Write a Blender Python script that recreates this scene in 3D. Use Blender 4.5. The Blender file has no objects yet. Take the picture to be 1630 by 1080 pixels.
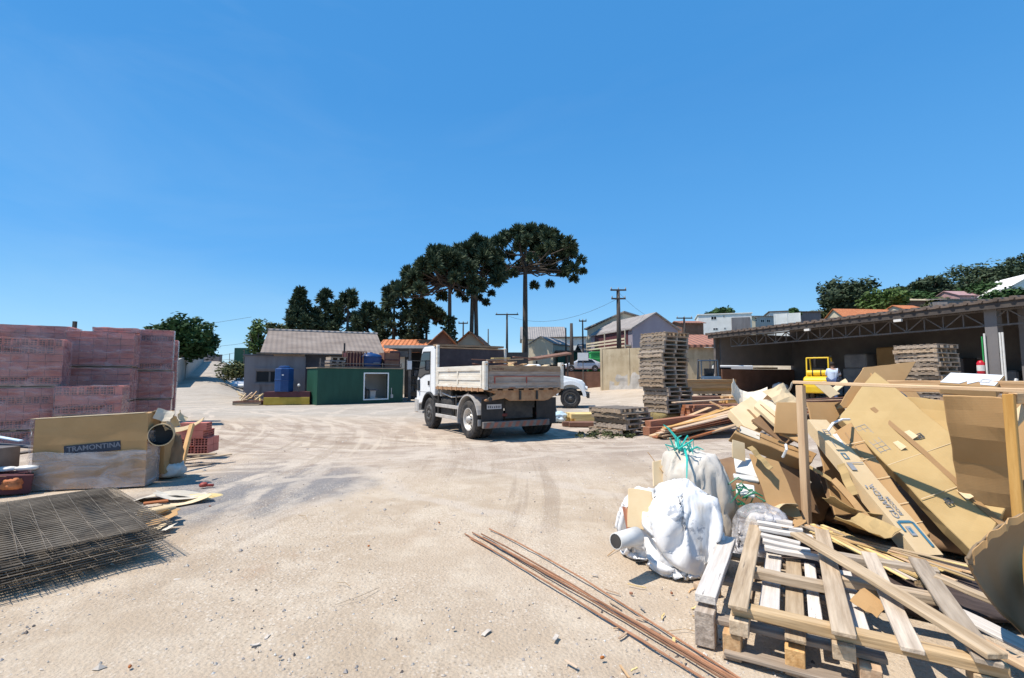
import bpy, math, random
from mathutils import Vector as V, Matrix, noise
from math import sin, cos, pi, sqrt, atan2, radians
S = bpy.context.scene
C = S.collection
F = 760.0
TH = math.atan(60 / F)
CAMZ = 1.6
RND = random.Random(11)
U = RND.uniform

def ray(px, py):
    x = (px - 815) / F; y = (540 - py) / F
    return V((x, cos(TH) - y * sin(TH), sin(TH) + y * cos(TH)))
def P(px, py, Y):
    d = ray(px, py); return V((0, 0, CAMZ)) + d * (Y / d.y)
def G(px, py, z=0.0):
    d = ray(px, py); return V((0, 0, CAMZ)) + d * ((z - CAMZ) / d.z)
def sstep(a, b, x):
    t = min(1, max(0, (x - a) / (b - a))); return t * t * (3 - 2 * t)
def RZ(a): return Matrix.Rotation(a, 4, 'Z')
def T(x, y=0, z=0):
    return Matrix.Translation(V(x) if not isinstance(x, (int, float)) else V((x, y, z)))
def frame(o, x, y):
    """matrix with origin o, x along x, y in the plane of x and y"""
    x = V(x).normalized(); z = x.cross(V(y)).normalized(); y = z.cross(x)
    M = Matrix((x, y, z)).transposed().to_4x4(); M.translation = V(o); return M

class MB:
    def __init__(s): s.v = []; s.f = []; s.m = []; s.cur = 0
    def add(s, vs, fs):
        o = len(s.v); s.v += [tuple(x) for x in vs]
        s.f += [[i + o for i in f] for f in fs]; s.m += [s.cur] * len(fs); return s
    def b(s, x0, x1, y0, y1, z0, z1, M=None):
        vs = [V((x, y, z)) for z in (z0, z1) for x, y in ((x0, y0), (x1, y0), (x1, y1), (x0, y1))]
        if M: vs = [M @ v for v in vs]
        return s.add(vs, [[3, 2, 1, 0], [4, 5, 6, 7], [0, 1, 5, 4], [1, 2, 6, 5], [2, 3, 7, 6], [3, 0, 4, 7]])
    def box(s, c, d, M=None):
        return s.b(c[0] - d[0] / 2, c[0] + d[0] / 2, c[1] - d[1] / 2, c[1] + d[1] / 2, c[2] - d[2] / 2, c[2] + d[2] / 2, M)
    def beam(s, a, b, w, h, up=(0, 0, 1)):
        a = V(a); b = V(b); x = b - a; up = V(up)
        if abs(x.normalized().dot(up)) > .99: up = V((1, 0, 0))
        M = frame(a, x, up.cross(x))
        return s.b(0, x.length, -w / 2, w / 2, -h / 2, h / 2, M)
    def tube(s, pts, r, n=6, cap=True):
        pts = [V(p) for p in pts]; k = len(pts)
        rs = r if isinstance(r, (list, tuple)) else [r] * k
        vs = []; ref = None
        for i, p in enumerate(pts):
            d = (pts[min(i + 1, k - 1)] - pts[max(i - 1, 0)]).normalized()
            if ref is None: ref = V((0, 0, 1)) if abs(d.z) < .9 else V((1, 0, 0))
            a = d.cross(ref).normalized(); b = a.cross(d); ref = b
            for j in range(n):
                t = 2 * pi * j / n; vs.append(p + (a * cos(t) + b * sin(t)) * rs[i])
        fs = [[i * n + j, i * n + (j + 1) % n, (i + 1) * n + (j + 1) % n, (i + 1) * n + j] for i in range(k - 1) for j in range(n)]
        if cap: fs += [list(range(n))[::-1], [(k - 1) * n + j for j in range(n)]]
        return s.add(vs, fs)
    def prism(s, poly, z0, z1, M=None):
        n = len(poly); vs = [V((x, y, z)) for z in (z0, z1) for x, y in poly]
        if M: vs = [M @ v for v in vs]
        return s.add(vs, [list(range(n))[::-1], list(range(n, 2 * n))] + [[i, (i + 1) % n, n + (i + 1) % n, n + i] for i in range(n)])
    def lathe(s, prof, n=16, M=None, caps=True):
        vs = [V((r * cos(2 * pi * j / n), r * sin(2 * pi * j / n), z)) for r, z in prof for j in range(n)]
        if M: vs = [M @ v for v in vs]
        k = len(prof)
        fs = [[i * n + j, i * n + (j + 1) % n, (i + 1) * n + (j + 1) % n, (i + 1) * n + j] for i in range(k - 1) for j in range(n)]
        if caps: fs += [list(range(n))[::-1], [(k - 1) * n + j for j in range(n)]]
        return s.add(vs, fs)
    def sheet(s, fn, nu, nv, th=0.0):
        """surface fn(u,v); th thickness along the normal"""
        g = [[V(fn(i / nu, j / nv)) for j in range(nv + 1)] for i in range(nu + 1)]
        w = nv + 1; vs = [p for row in g for p in row]
        fs = [[i * w + j, (i + 1) * w + j, (i + 1) * w + j + 1, i * w + j + 1] for i in range(nu) for j in range(nv)]
        if th:
            N = len(vs); bot = []
            for i in range(nu + 1):
                for j in range(nv + 1):
                    du = g[min(i + 1, nu)][j] - g[max(i - 1, 0)][j]; dv = g[i][min(j + 1, nv)] - g[i][max(j - 1, 0)]
                    bot.append(g[i][j] - du.cross(dv).normalized() * th)
            vs = vs + bot; fs = fs + [[N + k for k in f[::-1]] for f in fs]
            rim = [i * w for i in range(nu)] + [nu * w + j for j in range(nv)] + [i * w + nv for i in range(nu, 0, -1)] + [j for j in range(nv, 0, -1)]
            for k in range(len(rim)):
                a, b = rim[k], rim[(k + 1) % len(rim)]; fs.append([b, a, N + a, N + b])
        return s.add(vs, fs)
    def build(s, name, mats, parent=None, M=None, smooth=False, bev=0):
        me = bpy.data.meshes.new(name); me.from_pydata(s.v, [], s.f)
        for m in (mats if isinstance(mats, (list, tuple)) else [mats]): me.materials.append(m)
        me.polygons.foreach_set('material_index', s.m)
        if smooth: me.polygons.foreach_set('use_smooth', [True] * len(s.f))
        me.update()
        o = bpy.data.objects.new(name, me); C.objects.link(o)
        if parent: o.parent = parent
        if M: o.matrix_world = M if not parent else M; 
        if bev:
            md = o.modifiers.new('edge', 'BEVEL'); md.width = bev; md.segments = 1; md.limit_method = 'ANGLE'; md.angle_limit = .6
        return o

def tag(o, label, cat, group=None):
    o['label'] = label; o['category'] = cat; o['kind'] = 'thing'
    if group: o['group'] = group
    return o
def thing(name, label, cat, loc=(0, 0, 0), rz=0.0, group=None, M=None):
    o = bpy.data.objects.new(name, None); C.objects.link(o); o.empty_display_size = .1
    o.matrix_world = M if M else T(loc) @ RZ(rz)
    return tag(o, label, cat, group)
def dup(r, M, label=None, group=None):
    c = r.copy(); C.objects.link(c); c.matrix_world = M
    if label: c['label'] = label
    if group: c['group'] = group
    for ch in list(r.children):
        d = ch.copy(); C.objects.link(d); d.parent = c
        for g in list(ch.children):
            e = g.copy(); C.objects.link(e); e.parent = d
    return c
def struct(o, kind='structure'): o['kind'] = kind; return o

# ------------------------------------------------------------------ materials
def mat(name, c1, c2=None, rough=.75, sc=4, st=(1, 1, 1), det=6, bump=0, bsc=None, metal=0, rnd=0, spots=None, lo=.35, hi=.65, spec=.4, alpha=1, trans=0, hue=0):
    m = bpy.data.materials.new(name); m.use_nodes = True
    nt = m.node_tree; N = nt.nodes; L = nt.links; B = N['Principled BSDF']
    B.inputs['Roughness'].default_value = rough; B.inputs['Metallic'].default_value = metal
    B.inputs['Specular IOR Level'].default_value = spec
    B.inputs['Base Color'].default_value = (*c1, 1)
    tc = N.new('ShaderNodeTexCoord'); mp = N.new('ShaderNodeMapping'); mp.inputs['Scale'].default_value = st
    L.new(tc.outputs['Object'], mp.inputs['Vector']); vec = mp.outputs['Vector']
    if rnd:
        oi = N.new('ShaderNodeObjectInfo'); ad = N.new('ShaderNodeVectorMath'); ad.operation = 'ADD'
        ml = N.new('ShaderNodeMath'); ml.operation = 'MULTIPLY'; ml.inputs[1].default_value = 37
        L.new(oi.outputs['Random'], ml.inputs[0]); L.new(vec, ad.inputs[0]); L.new(ml.outputs[0], ad.inputs[1]); vec = ad.outputs[0]
    out = None
    if c2:
        nz = N.new('ShaderNodeTexNoise'); nz.inputs['Scale'].default_value = sc; nz.inputs['Detail'].default_value = det; nz.inputs['Roughness'].default_value = .62
        L.new(vec, nz.inputs['Vector'])
        cr = N.new('ShaderNodeValToRGB'); cr.color_ramp.elements[0].position = lo; cr.color_ramp.elements[1].position = hi
        cr.color_ramp.elements[0].color = (*c1, 1); cr.color_ramp.elements[1].color = (*c2, 1)
        L.new(nz.outputs['Fac'], cr.inputs['Fac']); out = cr.outputs['Color']
    if spots:   # (colour, scale, threshold, softness)
        n2 = N.new('ShaderNodeTexNoise'); n2.inputs['Scale'].default_value = spots[1]; n2.inputs['Detail'].default_value = 5; n2.inputs['Roughness'].default_value = .7
        L.new(vec, n2.inputs['Vector'])
        r2 = N.new('ShaderNodeMapRange'); r2.inputs[1].default_value = spots[2]; r2.inputs[2].default_value = spots[2] + spots[3]
        L.new(n2.outputs['Fac'], r2.inputs[0])
        mx = N.new('ShaderNodeMix'); mx.data_type = 'RGBA'; mx.inputs[7].default_value = (*spots[0], 1)
        L.new(r2.outputs[0], mx.inputs[0])
        if out: L.new(out, mx.inputs[6])
        else: mx.inputs[6].default_value = (*c1, 1)
        out = mx.outputs[2]
    if rnd:
        hs = N.new('ShaderNodeHueSaturation'); mr = N.new('ShaderNodeMapRange'); mr.inputs[3].default_value = 1 - rnd; mr.inputs[4].default_value = 1 + rnd
        L.new(oi.outputs['Random'], mr.inputs[0]); L.new(mr.outputs[0], hs.inputs['Value'])
        if hue:
            m3 = N.new('ShaderNodeMath'); m3.operation = 'MULTIPLY'; m3.inputs[1].default_value = 7.31; m4 = N.new('ShaderNodeMath'); m4.operation = 'FRACT'
            m5 = N.new('ShaderNodeMapRange'); m5.inputs[3].default_value = 1 - hue; m5.inputs[4].default_value = 1 + hue
            L.new(oi.outputs['Random'], m3.inputs[0]); L.new(m3.outputs[0], m4.inputs[0]); L.new(m4.outputs[0], m5.inputs[0]); L.new(m5.outputs[0], hs.inputs['Saturation'])
        if out: L.new(out, hs.inputs['Color'])
        else: hs.inputs['Color'].default_value = (*c1, 1)
        out = hs.outputs[0]
    if out: L.new(out, B.inputs['Base Color'])
    if bump:
        n3 = N.new('ShaderNodeTexNoise'); n3.inputs['Scale'].default_value = bsc or sc * 2; n3.inputs['Detail'].default_value = 6
        L.new(vec, n3.inputs['Vector']); bp = N.new('ShaderNodeBump'); bp.inputs['Strength'].default_value = min(1, bump); bp.inputs['Distance'].default_value = .02
        L.new(n3.outputs['Fac'], bp.inputs['Height']); L.new(bp.outputs[0], B.inputs['Normal'])
    if trans: B.inputs['Transmission Weight'].default_value = trans
    if alpha < 1: B.inputs['Alpha'].default_value = alpha
    return m

def corrug(m, axis, period, strength=.8, dist=.03):
    """add ribs (sine corrugation) along an object axis to a material's bump"""
    nt = m.node_tree; N = nt.nodes; L = nt.links; B = N['Principled BSDF']
    tc = N.new('ShaderNodeTexCoord'); sp = N.new('ShaderNodeSeparateXYZ'); L.new(tc.outputs['Object'], sp.inputs[0])
    a = N.new('ShaderNodeMath'); a.operation = 'MULTIPLY'; a.inputs[1].default_value = 2 * pi / period; L.new(sp.outputs[axis], a.inputs[0])
    b = N.new('ShaderNodeMath'); b.operation = 'SINE'; L.new(a.outputs[0], b.inputs[0])
    bp = N.new('ShaderNodeBump'); bp.inputs['Strength'].default_value = strength; bp.inputs['Distance'].default_value = dist; L.new(b.outputs[0], bp.inputs['Height'])
    L.new(bp.outputs[0], B.inputs['Normal']); return m

WS = (.6, 9, 9)     # wood grain runs along local x
M_ = {}
def defmats():
    m = M_
    m['pallet'] = mat('weathered_pallet_wood', (.34, .245, .155), (.54, .42, .29), .85, 3, WS, bump=.35, bsc=5, rnd=.22, hue=.3, spots=((.16, .12, .09), 1.4, .62, .1))
    m['palletw'] = mat('bleached_pallet_wood', (.50, .44, .38), (.70, .65, .59), .85, 3, WS, bump=.35, bsc=5, rnd=.1, spots=((.27, .23, .2), 3, .60, .08))
    m['palletd'] = mat('grey_pallet_wood', (.235, .175, .125), (.42, .335, .255), .85, 3, WS, bump=.35, bsc=5, rnd=.3, hue=.25)
    m['fresh'] = mat('sawn_orange_wood', (.48, .27, .11), (.64, .40, .18), .75, 3, WS, bump=.25, bsc=5, rnd=.16, hue=.2)
    m['red'] = mat('sawn_red_wood', (.27, .10, .055), (.45, .19, .09), .75, 3, WS, bump=.25, bsc=5, rnd=.2, hue=.2)
    m['tan'] = mat('sawn_tan_wood', (.42, .25, .13), (.62, .42, .24), .75, 3, WS, bump=.25, bsc=5, rnd=.22, hue=.25)
    m['yellow'] = mat('sawn_yellow_wood', (.60, .42, .16), (.76, .58, .27), .75, 3, WS, bump=.2, bsc=5, rnd=.12)
    m['board'] = mat('cardboard', (.385, .225, .095), (.45, .275, .125), .9, 1.6, bump=.08, bsc=9, rnd=.1, spots=((.30, .19, .09), 1.3, .6, .2))
    m['boardy'] = mat('pale_cardboard', (.42, .28, .115), (.50, .35, .16), .9, 1.4, bump=.07, bsc=7, rnd=.06, spots=((.34, .235, .10), 1.0, .6, .2))
    m['boardw'] = mat('cream_cardboard', (.60, .44, .25), (.69, .54, .34), .9, 1.6, bump=.08, bsc=9, rnd=.08)
    m['paper'] = mat('dirty_paper', (.62, .54, .42), (.76, .68, .56), .9, 3, rnd=.15)
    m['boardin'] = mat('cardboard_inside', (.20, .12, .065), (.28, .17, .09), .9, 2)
    m['white'] = mat('white_truck_paint', (.74, .74, .73), (.80, .80, .79), .38, 2, spec=.5, spots=((.50, .44, .37), 2.2, .62, .2))
    m['bedwhite'] = mat('dusty_bed_paint', (.62, .54, .43), (.78, .73, .64), .55, 2.5, (1, .4, 3), spots=((.42, .27, .16), 3, .60, .12))
    m['gate'] = mat('worn_tailgate_paint', (.29, .215, .165), (.45, .37, .31), .65, 3, (.6, 1, 3), spots=((.26, .12, .07), 3.2, .60, .07))
    m['gatetop'] = mat('brown_worn_rail', (.24, .14, .075), (.38, .26, .16), .75, 5, (.6, 1, 2))
    m['rust'] = mat('rust', (.30, .15, .075), (.46, .27, .14), .85, 5, spots=((.16, .08, .05), 4, .6, .1))
    m['redline'] = mat('red_paint', (.38, .05, .03), (.30, .08, .06), .6, 6)
    m['darkred'] = mat('dark_red_paint', (.13, .03, .025))
    m['chassis'] = mat('dirty_chassis', (.03, .03, .03), (.075, .065, .055), .75, 4)
    m['tyre'] = mat('tyre_rubber', (.022, .022, .024), (.10, .085, .07), .88, 5, lo=.42, hi=.8)
    m['rim'] = mat('grey_wheel_rim', (.42, .42, .42), (.55, .53, .5), .5, 4, metal=.4)
    m['rimd'] = mat('dark_wheel_rim', (.06, .06, .06), (.13, .12, .11), .6, 5)
    m['alu'] = mat('dusty_aluminium', (.46, .43, .39), (.60, .57, .53), .5, 4, metal=.35)
    m['fender'] = mat('grey_plastic_fender', (.36, .34, .32), (.46, .43, .40), .7, 4)
    m['black'] = mat('black_plastic', (.02, .02, .022), (.035, .033, .032), .6, 6)
    m['glass'] = mat('dark_glass', (.012, .015, .02), rough=.08, spec=.4)
    m['panedark'] = mat('dim_window_glass', (.012, .014, .018), rough=.35, spec=.2)
    m['tapeb'] = mat('brown_packing_tape', (.34, .20, .085), rough=.3, spec=.5)
    m['shadeboard'] = mat('shade_dark_board', (.032, .022, .02), (.06, .042, .036), .8, 3, WS, bump=.3, rnd=.3)  # dark tone stands in for the shade over these boards
    m['netting'] = mat('dark_headboard_mesh', (.05, .036, .036), (.085, .064, .062), .7, 3, spots=((.2, .18, .17), 1.5, .64, .2))
    m['cabshade'] = mat('shaded_cab_back', (.50, .47, .45), (.58, .56, .53), .6, 3)  # back wall of the cab, its shade put into the grey colour
    m['green'] = mat('green_wall_paint', (.008, .055, .034), (.012, .07, .044), .6, 2, (1.5, 1.5, .35), spots=((.10, .16, .12), 6, .70, .1))
    m['whitepaint'] = mat('white_paint', (.72, .72, .70), (.80, .79, .77), .6, 3)
    m['concrete'] = mat('concrete', (.33, .31, .28), (.45, .42, .38), .9, 2, bump=.3, bsc=14, spots=((.24, .22, .2), 1.2, .58, .2))
    m['concretey'] = mat('stained_concrete_wall', (.38, .30, .19), (.54, .45, .31), .9, .8, (1, 1, .7), bump=.25, bsc=6, spots=((.27, .2, .12), 1.1, .55, .2))
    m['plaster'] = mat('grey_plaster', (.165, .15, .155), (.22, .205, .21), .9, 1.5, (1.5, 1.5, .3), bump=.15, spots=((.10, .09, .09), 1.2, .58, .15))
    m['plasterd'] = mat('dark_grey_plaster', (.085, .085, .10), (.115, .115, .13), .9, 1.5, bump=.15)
    m['wallwhite'] = mat('white_plaster', (.70, .68, .64), (.80, .78, .75), .85, 1)
    m['wallcream'] = mat('cream_plaster', (.52, .44, .32), (.60, .52, .39), .85, 1)
    m['wallpink'] = mat('pinkish_plaster', (.33, .20, .20), (.42, .26, .25), .85, 1)
    m['wallmauve'] = mat('mauve_grey_plaster', (.26, .23, .27), (.31, .28, .32), .85, .7)
    m['wallgrey'] = mat('light_grey_plaster', (.42, .40, .38), (.52, .5, .48), .85, 1)
    m['brown'] = mat('brown_wall', (.17, .085, .055), (.24, .125, .085), .85, 1.5)
    m['ochre'] = mat('ochre_paint', (.36, .25, .03), (.43, .31, .05), .7, 3)
    m['maroon'] = mat('maroon_paint', (.075, .022, .028), (.10, .03, .035), .7, 3)
    m['bluetank'] = mat('blue_plastic', (.004, .034, .13), (.007, .05, .17), .45, 2)
    m['fibro'] = corrug(mat('fibre_cement_roof', (.185, .145, .12), (.275, .225, .19), .9, 1.2, (.5, 1, 1), spots=((.2, .16, .14), 1.0, .56, .12)), 0, .30, .32, .03)
    m['tile'] = corrug(mat('clay_roof_tile', (.42, .13, .05), (.58, .22, .09), .85, 2.5), 0, .42, .8, .06)
    m['tileold'] = corrug(mat('old_clay_tile', (.28, .12, .08), (.38, .18, .12), .85, 2), 0, .42, .8, .06)
    m['roofgrey'] = corrug(mat('grey_roof_sheet', (.24, .22, .21), (.33, .30, .28), .85, 1), 0, .4, .7, .05)
    m['roofdark'] = corrug(mat('old_brown_roof_sheet', (.10, .075, .06), (.17, .125, .10), .9, 1.5), 1, .4, 1, .05)
    m['steel'] = mat('grey_painted_steel', (.10, .085, .075), (.16, .135, .12), .65, 4)
    m['steelrust'] = mat('rusty_bar', (.22, .105, .055), (.36, .18, .10), .8, 9, rnd=.25)
    m['meshsteel'] = mat('dull_mesh_wire', (.10, .08, .06), (.26, .21, .155), .6, 5, rnd=.2, metal=.2)
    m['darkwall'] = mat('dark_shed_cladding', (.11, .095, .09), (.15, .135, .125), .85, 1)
    m['block'] = mat('grey_block_wall', (.155, .145, .145), (.195, .18, .175), .9, 1, bump=.2)
    m['pvc'] = mat('white_plastic_pipe', (.62, .60, .56), (.72, .70, .66), .5, 3)
    m['wood_pole'] = mat('dark_pole_wood', (.05, .042, .04), (.085, .07, .06), .9, 3)
    m['bark'] = mat('dark_bark', (.055, .045, .038), (.11, .088, .07), .95, 3, (3, 3, .6), bump=.4)
    m['leafd'] = mat('araucaria_needles', (.030, .050, .028), (.075, .10, .05), .75, 1.2, rnd=.1, spec=.25)
    m['leafm'] = mat('mid_green_leaves', (.028, .065, .018), (.055, .11, .03), .7, .9, rnd=.15, spec=.25)
    m['leafl'] = mat('light_green_leaves', (.055, .095, .022), (.09, .14, .035), .7, .8, rnd=.1, spec=.25)
    m['leafo'] = mat('olive_leaves', (.05, .06, .022), (.10, .11, .04), .75, .8, rnd=.1, spec=.25)
    m['sack'] = mat('woven_white_sack', (.84, .82, .80), (.90, .89, .88), .6, 2, (1, 1, .3), bump=.8, bsc=9, spots=((.62, .50, .34), 1.8, .60, .14))
    m['sackd'] = mat('stained_white_sack', (.60, .52, .42), (.80, .76, .70), .6, 2.5, (1, 1, .3), bump=.8, bsc=9, spots=((.42, .31, .19), 1.8, .56, .2))
    m['ink'] = mat('grey_print', (.22, .23, .25), (.3, .31, .33))
    m['inkblue'] = mat('blue_print', (.035, .14, .22), (.05, .17, .26))
    m['inkdark'] = mat('dark_print', (.05, .055, .06))
    m['navy'] = mat('navy_label', (.014, .026, .05), (.018, .032, .06), .5, 3)
    m['labelgrey'] = mat('pale_lettering', (.17, .19, .23))
    m['strap'] = mat('teal_plastic_strap', (.02, .42, .34), (.04, .55, .45), .4, 4, spec=.6)
    m['strapg'] = mat('green_plastic_strap', (.015, .16, .07), (.03, .24, .11), .4, 4, spec=.6)
    m['pink'] = mat('pinkish_plastic', (.55, .36, .32), (.66, .50, .46), .6, 3)
    m['yel'] = mat('yellow_paint', (.80, .52, .02), (.85, .58, .04), .5, 4)
    m['bluefork'] = mat('blue_grey_paint', (.035, .06, .095), (.05, .085, .13), .5, 4)
    m['redpaint'] = mat('red_extinguisher_paint', (.50, .015, .03), rough=.35)
    m['car'] = mat('silver_car_paint', (.62, .64, .68), (.68, .70, .74), .3, 2, metal=.3)
    m['carg'] = mat('grey_car_paint', (.50, .52, .55), (.56, .58, .60), .3, 2, metal=.3)
    m['crateg'] = mat('green_plastic_crate', (.03, .30, .08), (.04, .36, .10), .6, 3)
    m['moss'] = mat('mossy_block', (.18, .13, .05), (.30, .24, .10), .95, 9, spots=((.10, .07, .04), 9, .52, .08))
    m['skin'] = mat('skin', (.36, .20, .13)); m['hair'] = mat('dark_hair', (.02, .015, .012))
    m['shirt'] = mat('pale_blue_shirt', (.44, .52, .66), (.52, .6, .72)); m['jeans'] = mat('blue_trousers', (.05, .075, .16), (.07, .1, .2))
    m['brownsheet'] = mat('brown_cardboard_sheet', (.21, .145, .085), (.26, .185, .115), .85, 1.6, bump=.1)
    m['teal'] = mat('teal_fabric', (.08, .30, .33), (.12, .38, .40))
    m['greystuff'] = mat('grey_wrapped_goods', (.20, .20, .22), (.30, .30, .31), .7, 2)
    m['darkstuff'] = mat('dark_shelf_goods', (.035, .03, .03), (.12, .10, .09), .8, 6, rnd=.3)
    m['stone1'] = mat('pale_stone', (.50, .43, .36), (.58, .51, .43)); m['stone2'] = mat('grey_stone', (.30, .27, .25), (.4, .36, .33))
    m['stone3'] = mat('dark_stone', (.14, .115, .10)); m['stone4'] = mat('white_chip', (.68, .64, .58))
    m['hill'] = mat('scrubby_hillside', (.06, .08, .025), (.15, .13, .06), .95, .25, det=8)
    m['stripe'] = mat('red_reflector', (.24, .085, .055), (.32, .13, .09), .5, 5); m['stripew'] = mat('grey_reflector', (.13, .115, .105), (.2, .18, .165), .5, 5)
    m['plate'] = mat('licence_plate_grey', (.50, .50, .51))
    m['amber'] = mat('amber_lens', (.6, .22, .02), rough=.3); m['redlens'] = mat('red_lens', (.25, .012, .01), rough=.3); m['headlens'] = mat('clear_lens', (.7, .72, .74), rough=.15)
    m['tarp'] = mat('pale_blue_tarp', (.45, .62, .72), (.70, .78, .82), .6, 4)
    # shrink film: clear, a little milky
    def film(name, milk, col=(.8, .78, .80)):
        f = bpy.data.materials.new(name); f.use_nodes = True; nt = f.node_tree; N = nt.nodes; L = nt.links
        for n in list(N): N.remove(n)
        o = N.new('ShaderNodeOutputMaterial'); tr = N.new('ShaderNodeBsdfTransparent'); df = N.new('ShaderNodeBsdfDiffuse'); df.inputs[0].default_value = (*col, 1)
        gl = N.new('ShaderNodeBsdfGlossy'); gl.inputs['Roughness'].default_value = .22; gl.inputs[0].default_value = (.9, .9, .95, 1)
        tc = N.new('ShaderNodeTexCoord'); mp = N.new('ShaderNodeMapping'); mp.inputs['Scale'].default_value = (1, 1, 3.5); L.new(tc.outputs['Object'], mp.inputs[0])
        nz = N.new('ShaderNodeTexNoise'); nz.inputs['Scale'].default_value = 1.7; nz.inputs['Detail'].default_value = 7; nz.inputs['Roughness'].default_value = .6; nz.inputs['Distortion'].default_value = 1.2
        L.new(mp.outputs[0], nz.inputs['Vector'])
        bp = N.new('ShaderNodeBump'); bp.inputs['Strength'].default_value = .7; bp.inputs['Distance'].default_value = .05; L.new(nz.outputs[0], bp.inputs['Height'])
        L.new(bp.outputs[0], gl.inputs['Normal']); L.new(bp.outputs[0], df.inputs['Normal'])
        mr = N.new('ShaderNodeMapRange'); mr.inputs[1].default_value = .35; mr.inputs[2].default_value = .75; mr.inputs[3].default_value = milk * .3; mr.inputs[4].default_value = milk * 1.9; L.new(nz.outputs[0], mr.inputs[0])
        m1 = N.new('ShaderNodeMixShader'); L.new(mr.outputs[0], m1.inputs[0]); L.new(tr.outputs[0], m1.inputs[1]); L.new(df.outputs[0], m1.inputs[2])
        fr = N.new('ShaderNodeFresnel'); fr.inputs[0].default_value = 1.35; L.new(bp.outputs[0], fr.inputs['Normal'])
        m2 = N.new('ShaderNodeMixShader'); L.new(fr.outputs[0], m2.inputs[0]); L.new(m1.outputs[0], m2.inputs[1]); L.new(gl.outputs[0], m2.inputs[2]); L.new(m2.outputs[0], o.inputs[0]); return f
    m['film'] = film('brick_pack_film', .27, (.74, .54, .54)); m['clearfilm'] = film('clear_film', .30)
    m['bagfilm'] = film('clear_bag_film', .55)
    # hollow brick pack: rows of bricks, some with dark patches for the shade in their holes
    b = mat('hollow_brick', (.45, .135, .105), (.60, .225, .17), .9, 3, bump=.2, rnd=.08); m['brick'] = b
    m['brickshade'] = mat('brick_recess_shade', (.055, .018, .014))  # dark colour standing for the shade in brick holes and gaps
defmats()
def glow_through(m, f):
    """thin fabric: part of the light passes through"""
    nt = m.node_tree; N = nt.nodes; L = nt.links; B = N['Principled BSDF']; out = N['Material Output']; tl = N.new('ShaderNodeBsdfTranslucent'); mx = N.new('ShaderNodeMixShader'); mx.inputs[0].default_value = f
    if B.inputs['Base Color'].links: L.new(B.inputs['Base Color'].links[0].from_socket, tl.inputs[0])
    if B.inputs['Normal'].links: L.new(B.inputs['Normal'].links[0].from_socket, tl.inputs['Normal'])
    L.new(B.outputs[0], mx.inputs[1]); L.new(tl.outputs[0], mx.inputs[2]); L.new(mx.outputs[0], out.inputs[0])
for k_ in ('board', 'boardy', 'boardw', 'brownsheet'): corrug(M_[k_], 0, .013, .07, .002)
for k_ in ('sack', 'sackd', 'paper'): glow_through(M_[k_], .16)
def printed_sack():
    m = M_['sack'].copy(); m.name = 'printed_sack'; nt = m.node_tree; N = nt.nodes; L = nt.links; B = N['Principled BSDF']; src = B.inputs['Base Color'].links[0].from_socket
    tc = N.new('ShaderNodeTexCoord'); mp = N.new('ShaderNodeMapping'); mp.vector_type = 'TEXTURE'; mp.inputs['Location'].default_value = (1.40, 0, .44); mp.inputs['Rotation'].default_value = (0, .65, 0); mp.inputs['Scale'].default_value = (.17, 5, .055); L.new(tc.outputs['Object'], mp.inputs[0])
    sp = N.new('ShaderNodeSeparateXYZ'); L.new(mp.outputs[0], sp.inputs[0]); prev = None
    for a in (0, 2):
        ab = N.new('ShaderNodeMath'); ab.operation = 'ABSOLUTE'; L.new(sp.outputs[a], ab.inputs[0]); lt = N.new('ShaderNodeMath'); lt.operation = 'LESS_THAN'; lt.inputs[1].default_value = 1; L.new(ab.outputs[0], lt.inputs[0])
        if prev: mu = N.new('ShaderNodeMath'); mu.operation = 'MULTIPLY'; L.new(prev, mu.inputs[0]); L.new(lt.outputs[0], mu.inputs[1]); prev = mu.outputs[0]
        else: prev = lt.outputs[0]
    nz = N.new('ShaderNodeTexNoise'); nz.inputs['Scale'].default_value = 26; nz.inputs['Detail'].default_value = 4; L.new(tc.outputs['Object'], nz.inputs['Vector']); gt = N.new('ShaderNodeMapRange'); gt.inputs[1].default_value = .48; gt.inputs[2].default_value = .58; gt.inputs[4].default_value = .7; L.new(nz.outputs[0], gt.inputs[0])
    mu = N.new('ShaderNodeMath'); mu.operation = 'MULTIPLY'; L.new(prev, mu.inputs[0]); L.new(gt.outputs[0], mu.inputs[1]); mx = N.new('ShaderNodeMix'); mx.data_type = 'RGBA'; L.new(mu.outputs[0], mx.inputs[0]); L.new(src, mx.inputs[6]); mx.inputs[7].default_value = (.30, .32, .36, 1); L.new(mx.outputs[2], B.inputs['Base Color']); L.new(mx.outputs[2], [n for n in N if n.type == 'BSDF_TRANSLUCENT'][0].inputs[0])
    M_['sackprint'] = m
printed_sack()
# ------------------------------------------------------------------ camera, sky, sun, ground
cam = bpy.data.cameras.new('camera'); co = bpy.data.objects.new('camera', cam); C.objects.link(co)
cam.sensor_width = 36; cam.lens = 36 * F / 1630; cam.clip_end = 4000; cam.clip_start = .05
co.location = (0, 0, CAMZ); co.rotation_euler = (pi / 2 + TH, 0, 0); S.camera = co
SUN = V((-.50, -.13, 1)).normalized()
w = bpy.data.worlds.new('World'); S.world = w; w.use_nodes = True
N = w.node_tree.nodes; L = w.node_tree.links
sky = N.new('ShaderNodeTexSky'); sky.sky_type = 'NISHITA'; sky.sun_disc = False
sky.sun_elevation = math.asin(SUN.z); sky.sun_rotation = atan2(SUN.x, SUN.y)
sky.altitude = 900; sky.air_density = 1.0; sky.dust_density = .35; sky.ozone_density = 3.0
hsv = N.new('ShaderNodeHueSaturation'); hsv.inputs['Saturation'].default_value = 1.28
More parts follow.
